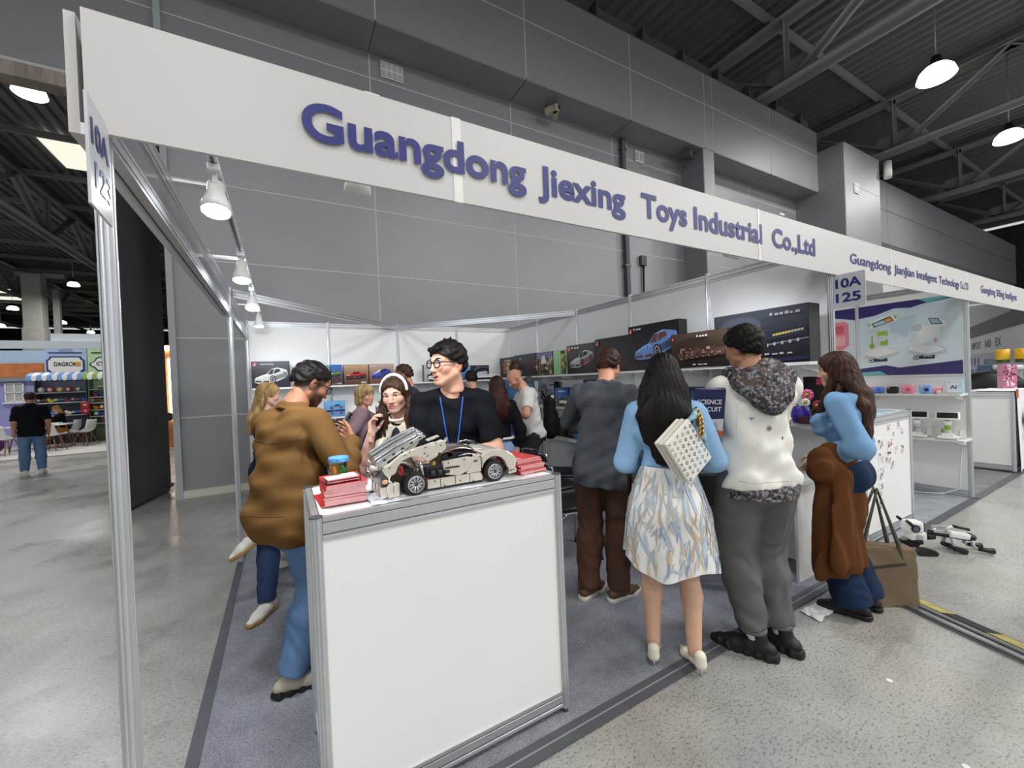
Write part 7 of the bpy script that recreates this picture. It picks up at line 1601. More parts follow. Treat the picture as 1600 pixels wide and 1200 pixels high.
q.shoe(1, WHS, SOLEW); q.shoe(-1, WHS, SOLEW); q.hair('long', hair_mat('wine', (14, 6, 6), (74, 34, 26)), length=.26, t=.014, curl=.003, bulk=.95); q.strands(hair_mat('wine'.strip(), (14, 6, 6), (74, 34, 26)), 24, -.2, -.40, r0=.085, sd=8)
# 9 -- tall man in blue tee looking down
q = Person('tall man in a blue t-shirt with a dark shoulder bag looking down at his hands', 3.34, 3.62, rad(-118), H=1.86, w=1.05, head=(rad(-6), .62, 0), skin=(206, 152, 126), res=.011, lean=.05)
q.arm(1, (3.02, 3.40, 1.10), (-.8, .4, -.5), fdir=(.3, -.8, .3), palm=(.5, 0, .8), curl=.6); q.arm(-1, (3.22, 3.26, 1.10), (.7, .3, -.5), fdir=(-.6, -.6, .3), palm=(-.5, .2, .8), curl=.6)
q.stand().body(fade=fadef((50, 36, 30), .8)); q.top('blue_tshirt', cloth('blue_tee', (60, 98, 130)), hem=.48, sleeve=.8, g=.02, gs=.024, folds=.004, sd=10); q.trousers('jeans', cloth('jeans_blue', (50, 76, 116), noise=(4, .2)), g=(.016, .022, .028), to=1.97, folds=.005); q.shoe(1, BLS, SOLEW); q.shoe(-1, BLS, SOLEW)
q.hair('short', H_DBR, t=.014); 
MB().box(Vector(q.shL + q.up * .02 - q.ft * .02), (.15, .2, .2), bev=.05).build('shoulder_bag', M('bag_slate', (66, 70, 78), .8), q.root)
phone('phone in the hands of the tall man in the blue t-shirt', (3.12, 3.27, 1.18), (-.1, -.5, .6), (.2, .5, .7), (30, 30, 34), k=.9)
# 10 -- bald man in white with a backpack
q = Person('bald man in a white t-shirt and dark grey trousers reading his phone', 3.0, 2.70, rad(158), H=1.735, w=1.14, b=.2, head=(rad(10), .62, 0), skin=(216, 158, 130), res=.010, lean=.12, headfwd=.03)
q.arm(-1, (2.70, 2.66, 1.17), (-.3, -.9, -.6), fdir=(-.8, .4, .2), palm=(.3, .6, .7), curl=.6); q.arm(1, (2.74, 2.92, 1.17), (.3, .9, -.6), fdir=(-.8, -.4, .2), palm=(.3, -.6, .7), curl=.6)
q.stand().body(beard=((90, 66, 54), .5), fade=((120, 88, 72), lambda y: .02 + 0 * y, .25)); q.top('white_tshirt', cloth('white_tee', (222, 219, 216)), hem=.49, sleeve=.74, g=.022, gs=.026, folds=.005, sd=11)
q.trousers('dark_trousers', cloth('anthracite', (50, 51, 55)), g=(.018, .024, .03), to=1.96, folds=.005); q.shoe(1, BLS, SOLEW); q.shoe(-1, BLS, SOLEW)
phone('phone in the hands of the bald man in white', (2.62, 2.78, 1.22), (-.6, .1, .5), (.5, 0, .7), (26, 26, 30), k=.9)
bp_ = thing('backpack', 'black backpack hanging from the shoulder of the bald man in white', 'backpack', (3.27, 2.70, .84), rad(68))
F = SDF((-.2, -.16, -.03), (.2, .18, .58), .009); F.cone((0, 0, .10), (0, .0, .40), .135, .12, .02, flat=(0, 1, 0), f=.62); F.cone((0, -.07, .10), (0, -.06, .25), .10, .09, .02, flat=(0, 1, 0), f=.5); F.fold(.003, (30, 10, 40), 1., 1.5)
BPK = cloth('backpack_black', (20, 20, 22), rough=.7); add_obj('pack_body', F.mesh(), BPK, bp_)
MB().tube([(-.08, .08, .42), (-.09, .11, .5), (-.05, .1, .58), (-.02, .06, .5)], .012, 6).build('pack_handle', BPK, bp_); MB().tube([(.09, .05, .05), (.12, .06, -.02), (.09, .06, -.05), (.05, .05, .03)], .011, 6).build('pack_strap', BPK, bp_)
for x in (-.06, .0): MB().cyl((x, -.02, .485), (x + .05, -.02, .49), .022, n=12).build('white_bottle_cap', WHITE, bp_)
# 11 -- another visitor far back
q = Person('visitor with short black hair half hidden behind the man in black, facing the back shelf', 2.66, 3.62, rad(112), H=1.725, head=(rad(-20), .3, 0), skin=(206, 156, 132), res=.012)
q.stand().body(face=False, fade=fadef((30, 24, 22), .8)); q.top('dark_jacket', cloth('dark_jacket', (40, 42, 48)), hem=.47, sleeve=1.9, g=.022, gs=.02); q.trousers('trousers', JEAND, to=1.96); q.shoe(1, BLS, BLS); q.shoe(-1, BLS, BLS); q.hair('short', H_BLK, t=.014)
# 12 -- man in the grey jacket
GRYJ = cloth('grey_jacket', (84, 87, 92), noise=(7, .06), bump=(130, .12)); BRT = cloth('brown_trousers', (84, 58, 46), noise=(5, .07))
p = Person('man in a grey jacket and brown trousers seen from behind, second from the skirt woman', 2.335, .73, rad(40), H=1.80, w=1.08, b=.12, head=(rad(-14), .38, 0), skin=(222, 160, 132), lean=.10, headfwd=.075, side=.065)
p.arm(1, (2.48, .55, .80), (.1, -1, .1), fdir=(.1, .15, -1), palm=(-.6, .5, 0), curl=.7); p.arm(-1, (2.56, .98, 1.12), (.2, .9, -1), fdir=(.8, -.1, .1), palm=(0, -.6, -.6), curl=.6)
p.leg(1, (2.385, .655, .088), (.7, .6, 0), world=True, toe=(1, .02, 0)); p.leg(-1, (2.235, .80, .088), (.7, .6, 0), world=True, toe=(.9, .25, 0))
p.body(fade=fadef((44, 32, 28), .8)); o = p.top('grey_jacket', GRYJ, hem=.435, sleeve=1.95, g=.020, gs=.020, folds=.0075, hem_flare=.012, sd=12)
N = p.neck; P = lambda r_, f_, u_: Vector(N + p.rt * r_ + p.ft * f_ + p.up * u_)
MB().tube([P(.066 * math.sin(a), -.010 - .062 * math.cos(a) if abs(a) < 1.9 else .02, .022 - .018 * abs(a)) for a in np.linspace(-2.4, 2.4, 17)], [.012] * 17, 8).build('collar', GRYJ, o)
SEAMG = M('seam_grey', (58, 60, 64), .8); p.seam(o, [(-.18, .045), (0, .035), (.18, .045)], SEAMG); p.seam(o, [(.16, .10), (.15, .0), (.158, -.08)], SEAMG); p.seam(o, [(-.16, .10), (-.15, .0), (-.158, -.08)], SEAMG)
p.trousers('brown_trousers', BRT, g=(.02, .030, .036), to=2.04, folds=.006, sd=13); p.shoe(1, BRS, SOLEW); p.shoe(-1, BRS, SOLEW)
p.hair('short', H_DBR, t=.015)
# white plastic bag hanging from his hand
pb = thing('plastic_bag', 'white plastic bag hanging beside the patterned skirt', 'bag', (2.50, .585, .31), .5)
F = SDF((-.16, -.1, -.05), (.16, .1, .5), .008); F.chain([(0, 0, .42), (0, 0, .3), (.0, 0, .06)], [.014, .05, .085], .02, flat=(0, 1, 0), f=.35); F.cone((.03, 0, .08), (.05, 0, -.0), .04, .006, .02); F.fold(.006, (60, 10, 6), 1., 1.2)
add_obj('bag_film', F.mesh(), M('bag_film_white', (226, 230, 236), .3, noise=(10, .05)), pb)
# 13 -- woman in light blue jacket and leaf print skirt
p = Person('woman with very long straight black hair, light blue jacket and leaf-print skirt seen from behind', 2.19, .045, rad(46), H=1.655, fem=True, w=1.02, head=(rad(-6), .12, 0), skin=(222, 178, 150), z0=.03, res=.008)
LBL = cloth('light_blue_jacket', (150, 190, 226), noise=(4, .04), bump=(90, .12))
p.arm(1, (2.45, .14, 1.10), (.35, -.5, -1), fdir=(.3, .9, .1), palm=(-.8, .3, 0), curl=.6); p.arm(-1, (2.26, .38, 1.05), (-.3, .1, -1), fdir=(.6, .6, .1), palm=(.3, -.8, 0), curl=.6)
p.leg(1, (2.235, -.055, .092), (.7, .7, 0), world=True, toe=(.42, .9, 0)); p.leg(-1, (2.105, .105, .092), (.7, .7, 0), world=True, toe=(.75, .65, 0))
p.body(face=True, brow=(30, 22, 20)); p.top('light_blue_jacket', LBL, hem=.555, sleeve=1.93, g=.018, gs=.022, folds=.006, hem_flare=.008, sd=14)
lj = next(c_ for c_ in p.root.children if c_.name.startswith('light_blue_jacket')); SEAML = M('seam_blue', (122, 160, 198), .8); p.seam(lj, [(.13, .09), (.122, .0), (.13, -.07)], SEAML); p.seam(lj, [(-.13, .09), (-.122, .0), (-.13, -.07)], SEAML); p.seam(lj, [(-.12, -.15), (0, -.155), (.12, -.15)], SEAML)
IV = M('ivory_leather', (232, 226, 208), .4); p.shoe(1, IV, SILV, 'heel'); p.shoe(-1, IV, SILV, 'heel')
# skirt: flared cloth of revolution with folds, plus printed leaves
SK = M('skirt_white', (236, 235, 231), .8, bump=(60, .15)); nu, nv = 72, 22
def skirt_pt(u, v):
    a = u * 2 * math.pi; z = p.hip[2] + .175 - v * .53
    rx = (.128 + .060 * min(v * 2.2, 1) ** .8 + .052 * v) ; ry = (.105 + .065 * min(v * 2.2, 1) ** .8 + .035 * v)
    fo = 1 + .045 * v * math.sin(7 * a + .8) + .03 * v * math.sin(11 * a + 2)
    back = .03 * math.exp(-((v - .33) / .2) ** 2) * max(0, -math.sin(a))
    return V3(rx * fo * math.cos(a), (ry * fo + back) * math.sin(a), z - .03 * v * math.sin(3 * a + 1) - .02 * v * math.cos(a))
mb = MB(); mb.add([skirt_pt(i / nu, j / nv) for j in range(nv + 1) for i in range(nu)], [(j * nu + i, j * nu + (i + 1) % nu, (j + 1) * nu + (i + 1) % nu, (j + 1) * nu + i) for j in range(nv) for i in range(nu)], smooth=True)
sko = mb.build('skirt', SK, p.root)
r = random.Random(12); mb = MB()
LC = [(168, 186, 212), (144, 166, 200), (206, 196, 172), (214, 198, 170), (190, 206, 224), (182, 190, 200), (222, 212, 190), (206, 178, 146), (174, 194, 208), (196, 208, 222)]
for k in range(640):
    u = r.random(); v = r.uniform(.04, .97); L_ = r.uniform(.05, .14); w_ = L_ * r.uniform(.09, .17); th = r.choice([-1, 1]) * abs(r.gauss(0, .38)); c = r.choice(LC); col = tuple(c)
    q = [(-.5, 0), (-.2, .75), (.15, 1), (.5, .0), (.15, -1), (-.2, -.75)]; pts = []; C = 2 * math.pi * .25
    n_ = 5
    up_, lo_ = [], []
    for i in range(n_ + 1):
        t = -.5 + i / n_; wd = w_ * math.sin(math.pi * (t + .5)) ** .8 * .5
        for lst, sgn in ((up_, 1), (lo_, -1)):
            dx = math.sin(th) * t * L_ + math.cos(th) * wd * sgn + .18 * L_ * t * t; dz = math.cos(th) * t * L_ - math.sin(th) * wd * sgn
            uu, vv = u + dx / C, min(max(v - dz / .53, .005), .995); s0 = skirt_pt(uu, vv); s1 = skirt_pt(uu + .004, vv); s2 = skirt_pt(uu, min(vv + .01, 1)); nrm = unit(np.cross(s1 - s0, s2 - s0)); nrm = nrm if nrm[:2] @ s0[:2] > 0 else -nrm
            lst.append(s0 + nrm * (.0022 + .000004 * k))
    n0 = len(mb.v); m_ = n_ + 1
    mb.add(up_ + lo_, [(i, i + 1, m_ + i + 1, m_ + i) for i in range(n_)], col=col)
lp = mb.build('leaf_print', M('leaf_print', vc=True, rough=.8), sko); lp['kind'] = 'stuff'
p.hair('long', H_BLK, length=.36, t=.016, bulk=1.22, grooves=.0016, sd=5); p.strands(H_BLK, 90, -.20, -.52, r0=.098, sd=5, w=.0045, amp=.012)
# 14 -- man in the white hooded jacket
p = Person('man in a white sweatshirt with a patterned hood, grey trousers and black knit sneakers', 2.665, -.165, rad(62), H=1.825, w=1.10, b=.12, head=(rad(20), .16, rad(-3)), skin=(214, 160, 128), res=.008, lean=.02)
OFFW = cloth('off_white_jersey', (236, 233, 226), noise=(3, .03), bump=(110, .15)); GRT = cloth('grey_cotton', (100, 100, 100), noise=(6, .07), bump=(120, .15))
p.arm(-1, (2.60, .10, 1.22), (.25, -.3, -1), fdir=(.3, .9, .15), palm=(.4, 0, .9), curl=.7); p.arm(1, (2.92, .17, 1.22), (.9, -.3, -.4), fdir=(-.2, .95, .1), palm=(-.3, 0, .9), curl=.6)
p.leg(-1, (2.60, -.165, .092), (.4, .9, 0), world=True, toe=(-.38, 1, 0)); p.leg(1, (2.76, -.215, .092), (.5, .9, 0), world=True, toe=(-.1, 1, 0))
p.body(fade=fadef((26, 22, 20), .85)); p.top('white_sweatshirt', OFFW, hem=.512, sleeve=1.9, g=.024, gs=.026, folds=.0075, hem_flare=.008, sd=15, neck_r=.07)
def camo(name):
    m = bpy.data.materials.new(name); m.use_nodes = True; N = m.node_tree.nodes; L = m.node_tree.links; b = N['Principled BSDF']
    tc = N.new('ShaderNodeTexCoord'); v = N.new('ShaderNodeTexVoronoi'); v.inputs['Scale'].default_value = 75; L.new(tc.outputs['Object'], v.inputs['Vector']); n = N.new('ShaderNodeTexNoise'); n.inputs['Scale'].default_value = 9; n.inputs['Detail'].default_value = 3; L.new(tc.outputs['Object'], n.inputs[0])
    sp = N.new('ShaderNodeSeparateColor'); L.new(v.outputs['Color'], sp.inputs[0]); ad = N.new('ShaderNodeMath'); ad.operation = 'MULTIPLY_ADD'; L.new(sp.outputs[0], ad.inputs[0]); ad.inputs[1].default_value = .5; L.new(n.outputs['Fac'], ad.inputs[2])
    r = N.new('ShaderNodeValToRGB'); L.new(ad.outputs[0], r.inputs[0]); r.color_ramp.interpolation = 'CONSTANT'
    el = r.color_ramp.elements; el[0].position = 0; el[0].color = (*rgb(34, 32, 42), 1); el[1].position = .55; el[1].color = (*rgb(58, 54, 62), 1)
    for pos, c in ((.66, (112, 92, 80)), (.74, (86, 84, 92)), (.82, (140, 146, 152)), (.93, (90, 70, 62))): e = el.new(pos); e.color = (*rgb(c), 1)
    L.new(r.outputs[0], b.inputs['Base Color']); b.inputs['Roughness'].default_value = .75; return m
CAMO = camo('patterned_hood_cloth')
lo = p.neck - .3; hi = p.neck + .3; F = SDF(lo, hi, .007)
NB = p.neck
for sd_ in (1, -1): F.chain([NB + p.ft * .085 - p.up * .05 + p.rt * sd_ * .04, NB + p.ft * .04 + p.rt * sd_ * .095 + p.up * .002, NB - p.ft * .03 + p.rt * sd_ * .125 + p.up * .008, NB - p.ft * .10 + p.rt * sd_ * .115 - p.up * .015], [.024, .040, .050, .055], .03)
F.cone(NB - p.ft * .105 + p.rt * .09 - p.up * .03, NB - p.ft * .105 - p.rt * .09 - p.up * .03, .06, .06, .03); F.chain([NB - p.ft * .135 - p.up * .03, NB - p.ft * .15 + p.rt * .01 - p.up * .085, NB - p.ft * .15 + p.rt * .03 - p.up * .115], [.125, .105, .06], .04, flat=p.ft, f=.42)
F.cone(NB - p.up * .02 + p.ft * .01, NB + p.up * .2 + p.ft * .02, .064, .085, .01, op='-'); F.fold(.005, (34, 28, 50), 2., 1.6)
hd_ = add_obj('patterned_hood', F.mesh(), CAMO, p.root)
F = SDF(p.hip - .28, p.hip + .25, .008); hz_ = p.hip + p.up * (.512 - .525) * p.H
F.cone(hz_ + p.up * .03, hz_ - p.up * .09, .091 * p.H * p.w + .02, .092 * p.H * p.w + .02, .01, flat=p.f, f=.88); F.cut(hz_ + p.up * .012, p.up); F.cut(hz_ - p.up * .062, -p.up)
add_obj('patterned_hem', F.mesh(), CAMO, p.root)
p.trousers('grey_trousers', GRT, g=(.026, .040, .032), to=1.9, folds=.006, sd=16)
for sd_ in (1, -1):
    hj, kn, an, td = p.legR if sd_ > 0 else p.legL; c = kn + (an - kn) * .885; MB().tube([Vector(c + V3(.058 * math.cos(a), .058 * math.sin(a), .0)) for a in np.linspace(0, 6.283, 19)[:-1]], .014, 7, closed=True).build('ankle_cuff', GRT, p.root); MB().cyl(Vector(kn + (an - kn) * .88), Vector(an + V3(0, 0, -.0)), .043, .04, n=14).build('white_sock', WHITE, p.root)
p.shoe(1, BLS, BLS, 'chunky', k=1.08); p.shoe(-1, BLS, BLS, 'chunky', k=1.08)
p.hair('short', H_BLK, t=.018, hl=([-.14, -.10, -.06, -.02, .015, .04, .06, .12], [-.06, -.058, -.04, .0, .02, .045, .07, .075])); MB().tube([Vector(NB + p.rt * .075 * math.sin(a) - p.ft * (.062 * math.cos(a)) + p.up * .028) for a in np.linspace(-1.4, 1.4, 11)], .0105, 6).build('lanyard_band', BLUEL, p.root)
# small motifs sewn on the back
def motif(rr, uu, kind, col):
    c = p.chest + p.rt * rr + p.up * uu - p.ft * .2; s_ = .010
    v_ = np.array([x.co[:] for x in p.root.children if False]) if False else None
    return c
sw = next(o for o in p.root.children if o.name.startswith('white_sweatshirt')); bpy.context.view_layer.update()
def on_back(rr, uu):
    o_ = Vector(p.chest + p.rt * rr + p.up * uu - p.ft * .5); ok, h_, n_, _ = sw.ray_cast(o_, Vector(p.ft)); return (h_, n_) if ok else (None, None)
for rr, uu, kind, c in ((-.01, .10, 'x', (128, 88, 62)), (-.085, -.02, 'bird', (70, 110, 160)), (.0, -.075, 'ring', (110, 80, 64)), (.075, -.13, 'cross', (46, 48, 60)), (-.15, .20, 'x', (150, 120, 70)), (.08, .03, 'bird', (206, 200, 190)), (-.07, -.15, 'dot', (190, 200, 214))):
    h_, n_ = on_back(rr, uu)
    if h_ is None: continue
    mb = MB(); x = Vector(p.rt); y = Vector(p.up); n_ = n_.normalized(); x = (x - n_ * x.dot(n_)).normalized(); y = n_.cross(x) if n_.cross(x).z > 0 else -n_.cross(x); o_ = h_ + n_ * .0015; s_ = .012
    L2 = lambda a, b, w=.0028: mb.cyl(o_ + x * a[0] * s_ + y * a[1] * s_, o_ + x * b[0] * s_ + y * b[1] * s_, w * .6, n=5)
    if kind == 'x': L2((-1, 1), (.3, -1)); L2((.8, 1), (-.4, -.4)); L2((-.9, -1), (-.9, .4)); L2((-.9, -1), (0, -1)); 
    elif kind == 'bird': L2((-1, .4), (0, .0)); L2((1, .4), (0, .0)); L2((0, 0), (.1, -.8))
    elif kind == 'ring': mb.tube([o_ + x * math.cos(a) * s_ + y * math.sin(a) * s_ for a in np.linspace(0, 6.283, 15)[:-1]], .0016, 5, closed=True); L2((-.4, -.3), (.4, -.3)); L2((-.4, -.3), (0, .5)); L2((.4, -.3), (0, .5))
    elif kind == 'cross': L2((-.8, 0), (.8, 0)); L2((0, -.8), (0, .8))
    else: mb.ell(o_, (.003, .003, .003), n=6, m=4)
    mb.build('sewn_motif', M('motif_%02x%02x%02x' % c, c, .6), sw)['kind'] = 'stuff'
SEAMW = M('seam_white', (222, 218, 210), .8)
for q in (1, -1): p.seam(sw, [(q * .165, .12), (q * .15, .02), (q * .16, -.08)], SEAMW, r=.0016)
p.seam(sw, [(-.15, .06), (-.05, .09)], SEAMW); p.seam(sw, [(-.17, -.345), (0, -.35), (.17, -.345)], SEAMW, r=.002)
# the book he holds
bk = thing('science_box', 'dark blue box lettered SCIENCE CIRCUIT with an orange picture, held by the man in white', 'box', (0, 0, 0))
c = Vector((2.415, -.062, 1.345)); y_ = Vector((-.22, -.25, .93)).normalized(); n_ = Vector((-.72, -.70, .0)); n_ = (n_ - y_ * n_.dot(y_)).normalized(); x_ = y_.cross(n_)
bk.matrix_world = Matrix(((x_.x, y_.x, n_.x, c.x), (x_.y, y_.y, n_.y, c.y), (x_.z, y_.z, n_.z, c.z), (0, 0, 0, 1)))
MB().box((0, 0, 0), (.15, .28, .03), bev=.002).build('box_body', M('science_navy', (30, 34, 84), .35), bk)
mb = MB(); mb.poly([(-.073, -.04), (.073, -.03), (.073, -.138), (-.073, -.138)], (0, 0, .015), (1, 0, 0), (0, 1, 0), col=(226, 220, 216), off=.0006); mb.poly([(-.073, -.10), (.0, -.09), (.073, -.105), (.073, -.138), (-.073, -.138)], (0, 0, .015), (1, 0, 0), (0, 1, 0), col=(216, 110, 50), off=.0009); mb.poly([(-.03, -.06), (.04, -.05), (.05, -.10), (-.02, -.095)], (0, 0, .015), (1, 0, 0), (0, 1, 0), col=(190, 186, 196), off=.0012); mb.build('cover_print', PRINT, bk)
lettering('SCIENCE', (-.062, .055, .015), (1, 0, 0), (0, 1, 0), .12, .028, WHITE, bk, .02); lettering('CIRCUIT', (-.062, .012, .015), (1, 0, 0), (0, 1, 0), .12, .028, WHITE, bk, .02)
# 15 -- woman at the right with the brown coat
p = Person('woman with wavy brown hair in a blue blouse and flared jeans carrying a coat', 3.56, -.235, rad(96), H=1.665, fem=True, w=.98, head=(rad(8), .12, 0), skin=(224, 176, 150), res=.008)
DEN = cloth('denim_blouse', (124, 164, 204), noise=(5, .05), bump=(80, .15))
p.arm(-1, (3.40, -.14, .985), (-.1, -1, -.2), fdir=(-.15, .45, -.75), palm=(.6, .4, -.1), curl=.7); p.arm(1, (3.83, -.20, .735), (.6, -.8, 0), fdir=(.1, .25, -1), palm=(-.9, 0, 0), curl=1.0)
p.leg(-1, (3.45, -.29, .082), (0, 1, 0), world=True, toe=(-.25, 1, 0)); p.leg(1, (3.62, -.285, .082), (0, 1, 0), world=True, toe=(-.05, 1, 0))
p.body(brow=(50, 34, 28)); p.top('blue_blouse', DEN, hem=.575, sleeve={1: 1.75, -1: 1.72}, g=.016, gs=.026, folds=.007, sd=17)
p.trousers('flared_jeans', JEANF, g=(.012, .020, .03), to=2.02, flare=.05, folds=.004, sd=18); p.shoe(1, BLS, BLS, 'boot'); p.shoe(-1, BLS, BLS, 'boot')
p.hair('long', H_DBR, length=.38, t=.016, bulk=1.08, curl=.006, sd=7, lock=(-1, 1)); p.strands(H_DBR, 60, -.14, -.60, r0=.1, sd=9, amp=.03, w=.004)
p.strands(H_DBR, 14, -.10, -.46, r0=.085, sd=11, y0=.0, amp=.03, side=-1)
ct = thing('brown_coat', 'rust brown wool coat folded over the forearm of the woman in blue', 'coat', (3.38, -.235, 0))
COAT = cloth('rust_wool', (96, 58, 30), noise=(9, .08), bump=(150, .3), rough=.95)
F = SDF((-.3, -.3, .2), (.32, .3, 1.14), .009)
F.cone((-.1, .02, 1.0), (.12, -.02, .97), .07, .06, .03); F.ell((-.12, -.0, .94), (.095, .08, .085), .015); F.cone((-.16, -.02, .97), (-.05, -.07, .90), .05, .04, .01)
F.chain([(-.02, .0, .98), (.0, -.01, .72), (.02, -.01, .33)], [.115, .15, .19], .012, flat=(.25, 1, 0), f=.45); F.chain([(.1, -.06, .96), (.12, -.075, .62)], [.07, .085], .012, flat=(.25, 1, 0), f=.35); F.chain([(-.08, -.07, .9), (-.09, -.075, .40)], [.075, .095], .012, flat=(.25, 1, 0), f=.4)
F.cut((0, 0, .28), (0.12, 0, -1)); F.fold(.010, (62, 26, 5), 1.2, .7); F.fold(.006, (28, 64, 16), 2.2, 1.2)
add_obj('coat_cloth', F.mesh(), COAT, ct)
tt = thing('tote_bag', 'large khaki brown tote bag standing on the floor beside the flared jeans', 'bag', (3.79, -.30, 0), rad(-38))
F = SDF((-.28, -.14, -.02), (.28, .14, .5), .009); F.chain([(-.12, 0, .09), (-.12, 0, .34)], [.09, .075], .0, flat=(0, 1, 0), f=.8); X, Y, Z = F.grid()
bx_ = np.maximum(np.maximum(np.abs(X) - (.175 + .05 * Z), np.abs(Y) - (.085 - .10 * Z)), np.maximum(-Z, Z - .37 + .03 * X)); F.D = (bx_ - .004).astype(np.float32) + (.003 * np.sin(24 * X + 11 * Z + np.sin(18 * Z))).astype(np.float32)
TOTE = cloth('tote_khaki', (120, 104, 84), noise=(7, .08), bump=(90, .2)); add_obj('tote_body', F.mesh(), TOTE, tt)
MB().box((.02, -.066, .26), (.2, .006, .014), Matrix.Rotation(-.14, 3, 'Y')).build('pocket_slit', M('slit_dark', (60, 46, 36), .7), tt)
for y_ in (-.05, .05): MB().tube([(-.12, y_ * 1.0, .3), (-.11, y_ * 1.0, .40), (.0, y_ * .3, .745), (.09, y_ * 1.0, .40), (.11, y_ * 1.0, .28)], .013, 6).build('tote_strap', M('strap_olive', (88, 84, 70), .7), tt)
# skirt woman's shoulder bag
sb = thing('shoulder_bag', 'white shoulder bag with a small blue monogram pattern, chain and scarf strap', 'bag', (0, 0, 0))
c = Vector((2.095, -.165, 1.185)); n_ = Vector((-.08, -.99, .06)).normalized(); y_ = Vector((0, 0, 1)); y_ = (y_ - n_ * y_.dot(n_)).normalized(); x_ = y_.cross(n_); a45 = -.98
xr, yr = x_ * math.cos(a45) + y_ * math.sin(a45), -x_ * math.sin(a45) + y_ * math.cos(a45)
sb.matrix_world = Matrix(((xr.x, yr.x, n_.x, c.x), (xr.y, yr.y, n_.y, c.y), (xr.z, yr.z, n_.z, c.z), (0, 0, 0, 1)))
BAGW = M('bag_ivory', (232, 230, 220), .45)
MB().box((0, 0, 0), (.25, .20, .022), bev=.008).build('bag_front', BAGW, sb); MB().box((-.008, -.004, -.026), (.245, .2, .022), bev=.008).build('bag_middle', M('bag_cream', (222, 216, 198), .45), sb); MB().box((-.012, -.006, -.05), (.24, .195, .02), bev=.008).build('bag_back', BAGW, sb)
mg = MB(); r = random.Random(4)
for i in range(8):
    for j in range(6):
        x, y = -.105 + .03 * i + (.015 if j % 2 else 0), -.082 + .033 * j
        if x > .115: continue
        col = (90, 140, 190) if i + j > 7 else ((60, 62, 70) if i + j > 3 else (150, 142, 110)); k = (i + 2 * j) % 4; s_ = .0085
        def bar(a, b, w=.0016): d = Vector((b[0] - a[0], b[1] - a[1])).normalized(); q = (-d.y * w, d.x * w); mg.poly([(x + a[0] * s_ + q[0], y + a[1] * s_ + q[1]), (x + a[0] * s_ - q[0], y + a[1] * s_ - q[1]), (x + b[0] * s_ - q[0], y + b[1] * s_ - q[1]), (x + b[0] * s_ + q[0], y + b[1] * s_ + q[1])], (0, 0, .0116), (1, 0, 0), (0, 1, 0), col=col)
        if k == 0: bar((-1, 1), (1, -1)); bar((-1, -1), (1, 1))
        elif k == 1: bar((-.8, 1), (-.8, -1)); bar((-.8, -1), (.4, -1)); bar((-.3, 1), (.4, -.4)); bar((1, 1), (.4, -.4))
        elif k == 2:
            for q in range(8): a, b = q * math.pi / 4, (q + 1) * math.pi / 4; bar((math.cos(a), math.sin(a)), (math.cos(b), math.sin(b)))
            bar((-.4, 0), (.4, 0))
        else: bar((0, 1), (1, 0)); bar((1, 0), (0, -1)); bar((0, -1), (-1, 0)); bar((-1, 0), (0, 1)); bar((-.3, 0), (.3, 0))
mg.build('monogram_print', PRINT, sb)['kind'] = 'stuff'
inv = sb.matrix_world.inverted(); W2 = lambda *a: inv @ Vector(a)
sh = p  # strap runs up over the right shoulder of the woman in the skirt
top_ = Vector((2.235, -.10, 1.37))
L0 = c + yr * .1 - xr * .11; L1 = c + yr * .1 + xr * .10
SCARF = M('scarf_print', (140, 176, 196), .6, noise=(38, .45))
MB().tube([inv @ L0, inv @ (L0 * .6 + top_ * .4 + n_ * .02), inv @ (L0 * .25 + top_ * .75 + n_ * .015), inv @ top_], [.010, .017, .015, .011], 8).build('scarf_strap', SCARF, sb)
MB().tube([inv @ L1, inv @ (L1 * .55 + top_ * .45 + n_ * .012), inv @ top_], [.007, .012, .010], 8).build('scarf_strap', SCARF, sb)
GOLD = M('gold_chain', (212, 170, 84), .25, 1.)
for k in range(12):
    t = k / 11; q = (c + yr * .105 - xr * .02) * (1 - t) + top_ * t + n_ * (.02 + .012 * math.sin(math.pi * t)); R = Matrix.Rotation(k * 1.57, 3, 'Z')
    MB().tube([inv @ (q + Vector(R @ Vector((.013 * math.cos(a), 0, .017 * math.sin(a))))) for a in np.linspace(0, 6.283, 11)[:-1]], .0036, 5, closed=True).build('chain_link', GOLD, sb)
MB().tube([inv @ top_, inv @ (top_ + Vector((.05, .06, .035))), inv @ (top_ + Vector((.11, .13, -.02)))], [.012, .012, .01], 8).build('scarf_strap', SCARF, sb)
# 16 -- man far away in the left aisle
q = Person('man in black t-shirt, jeans and pale sneakers seen from behind out in the far aisle', -4.2, 10.85, rad(112), H=1.735, w=1.14, b=.1, head=(rad(6), .12, 0), skin=(196, 142, 116), res=.011, z0=0.)
q.stand(spread=.10, splay=.3).body(face=False, fade=fadef((34, 28, 26), .8)); q.top('black_tshirt', TEE, hem=.46, sleeve=.85, g=.024, gs=.026, sd=19); q.trousers('jeans', JEAN, g=(.016, .022, .026), to=1.97); q.shoe(1, WHS, SOLEW); q.shoe(-1, WHS, SOLEW); q.hair('short', H_DBR, t=.013)
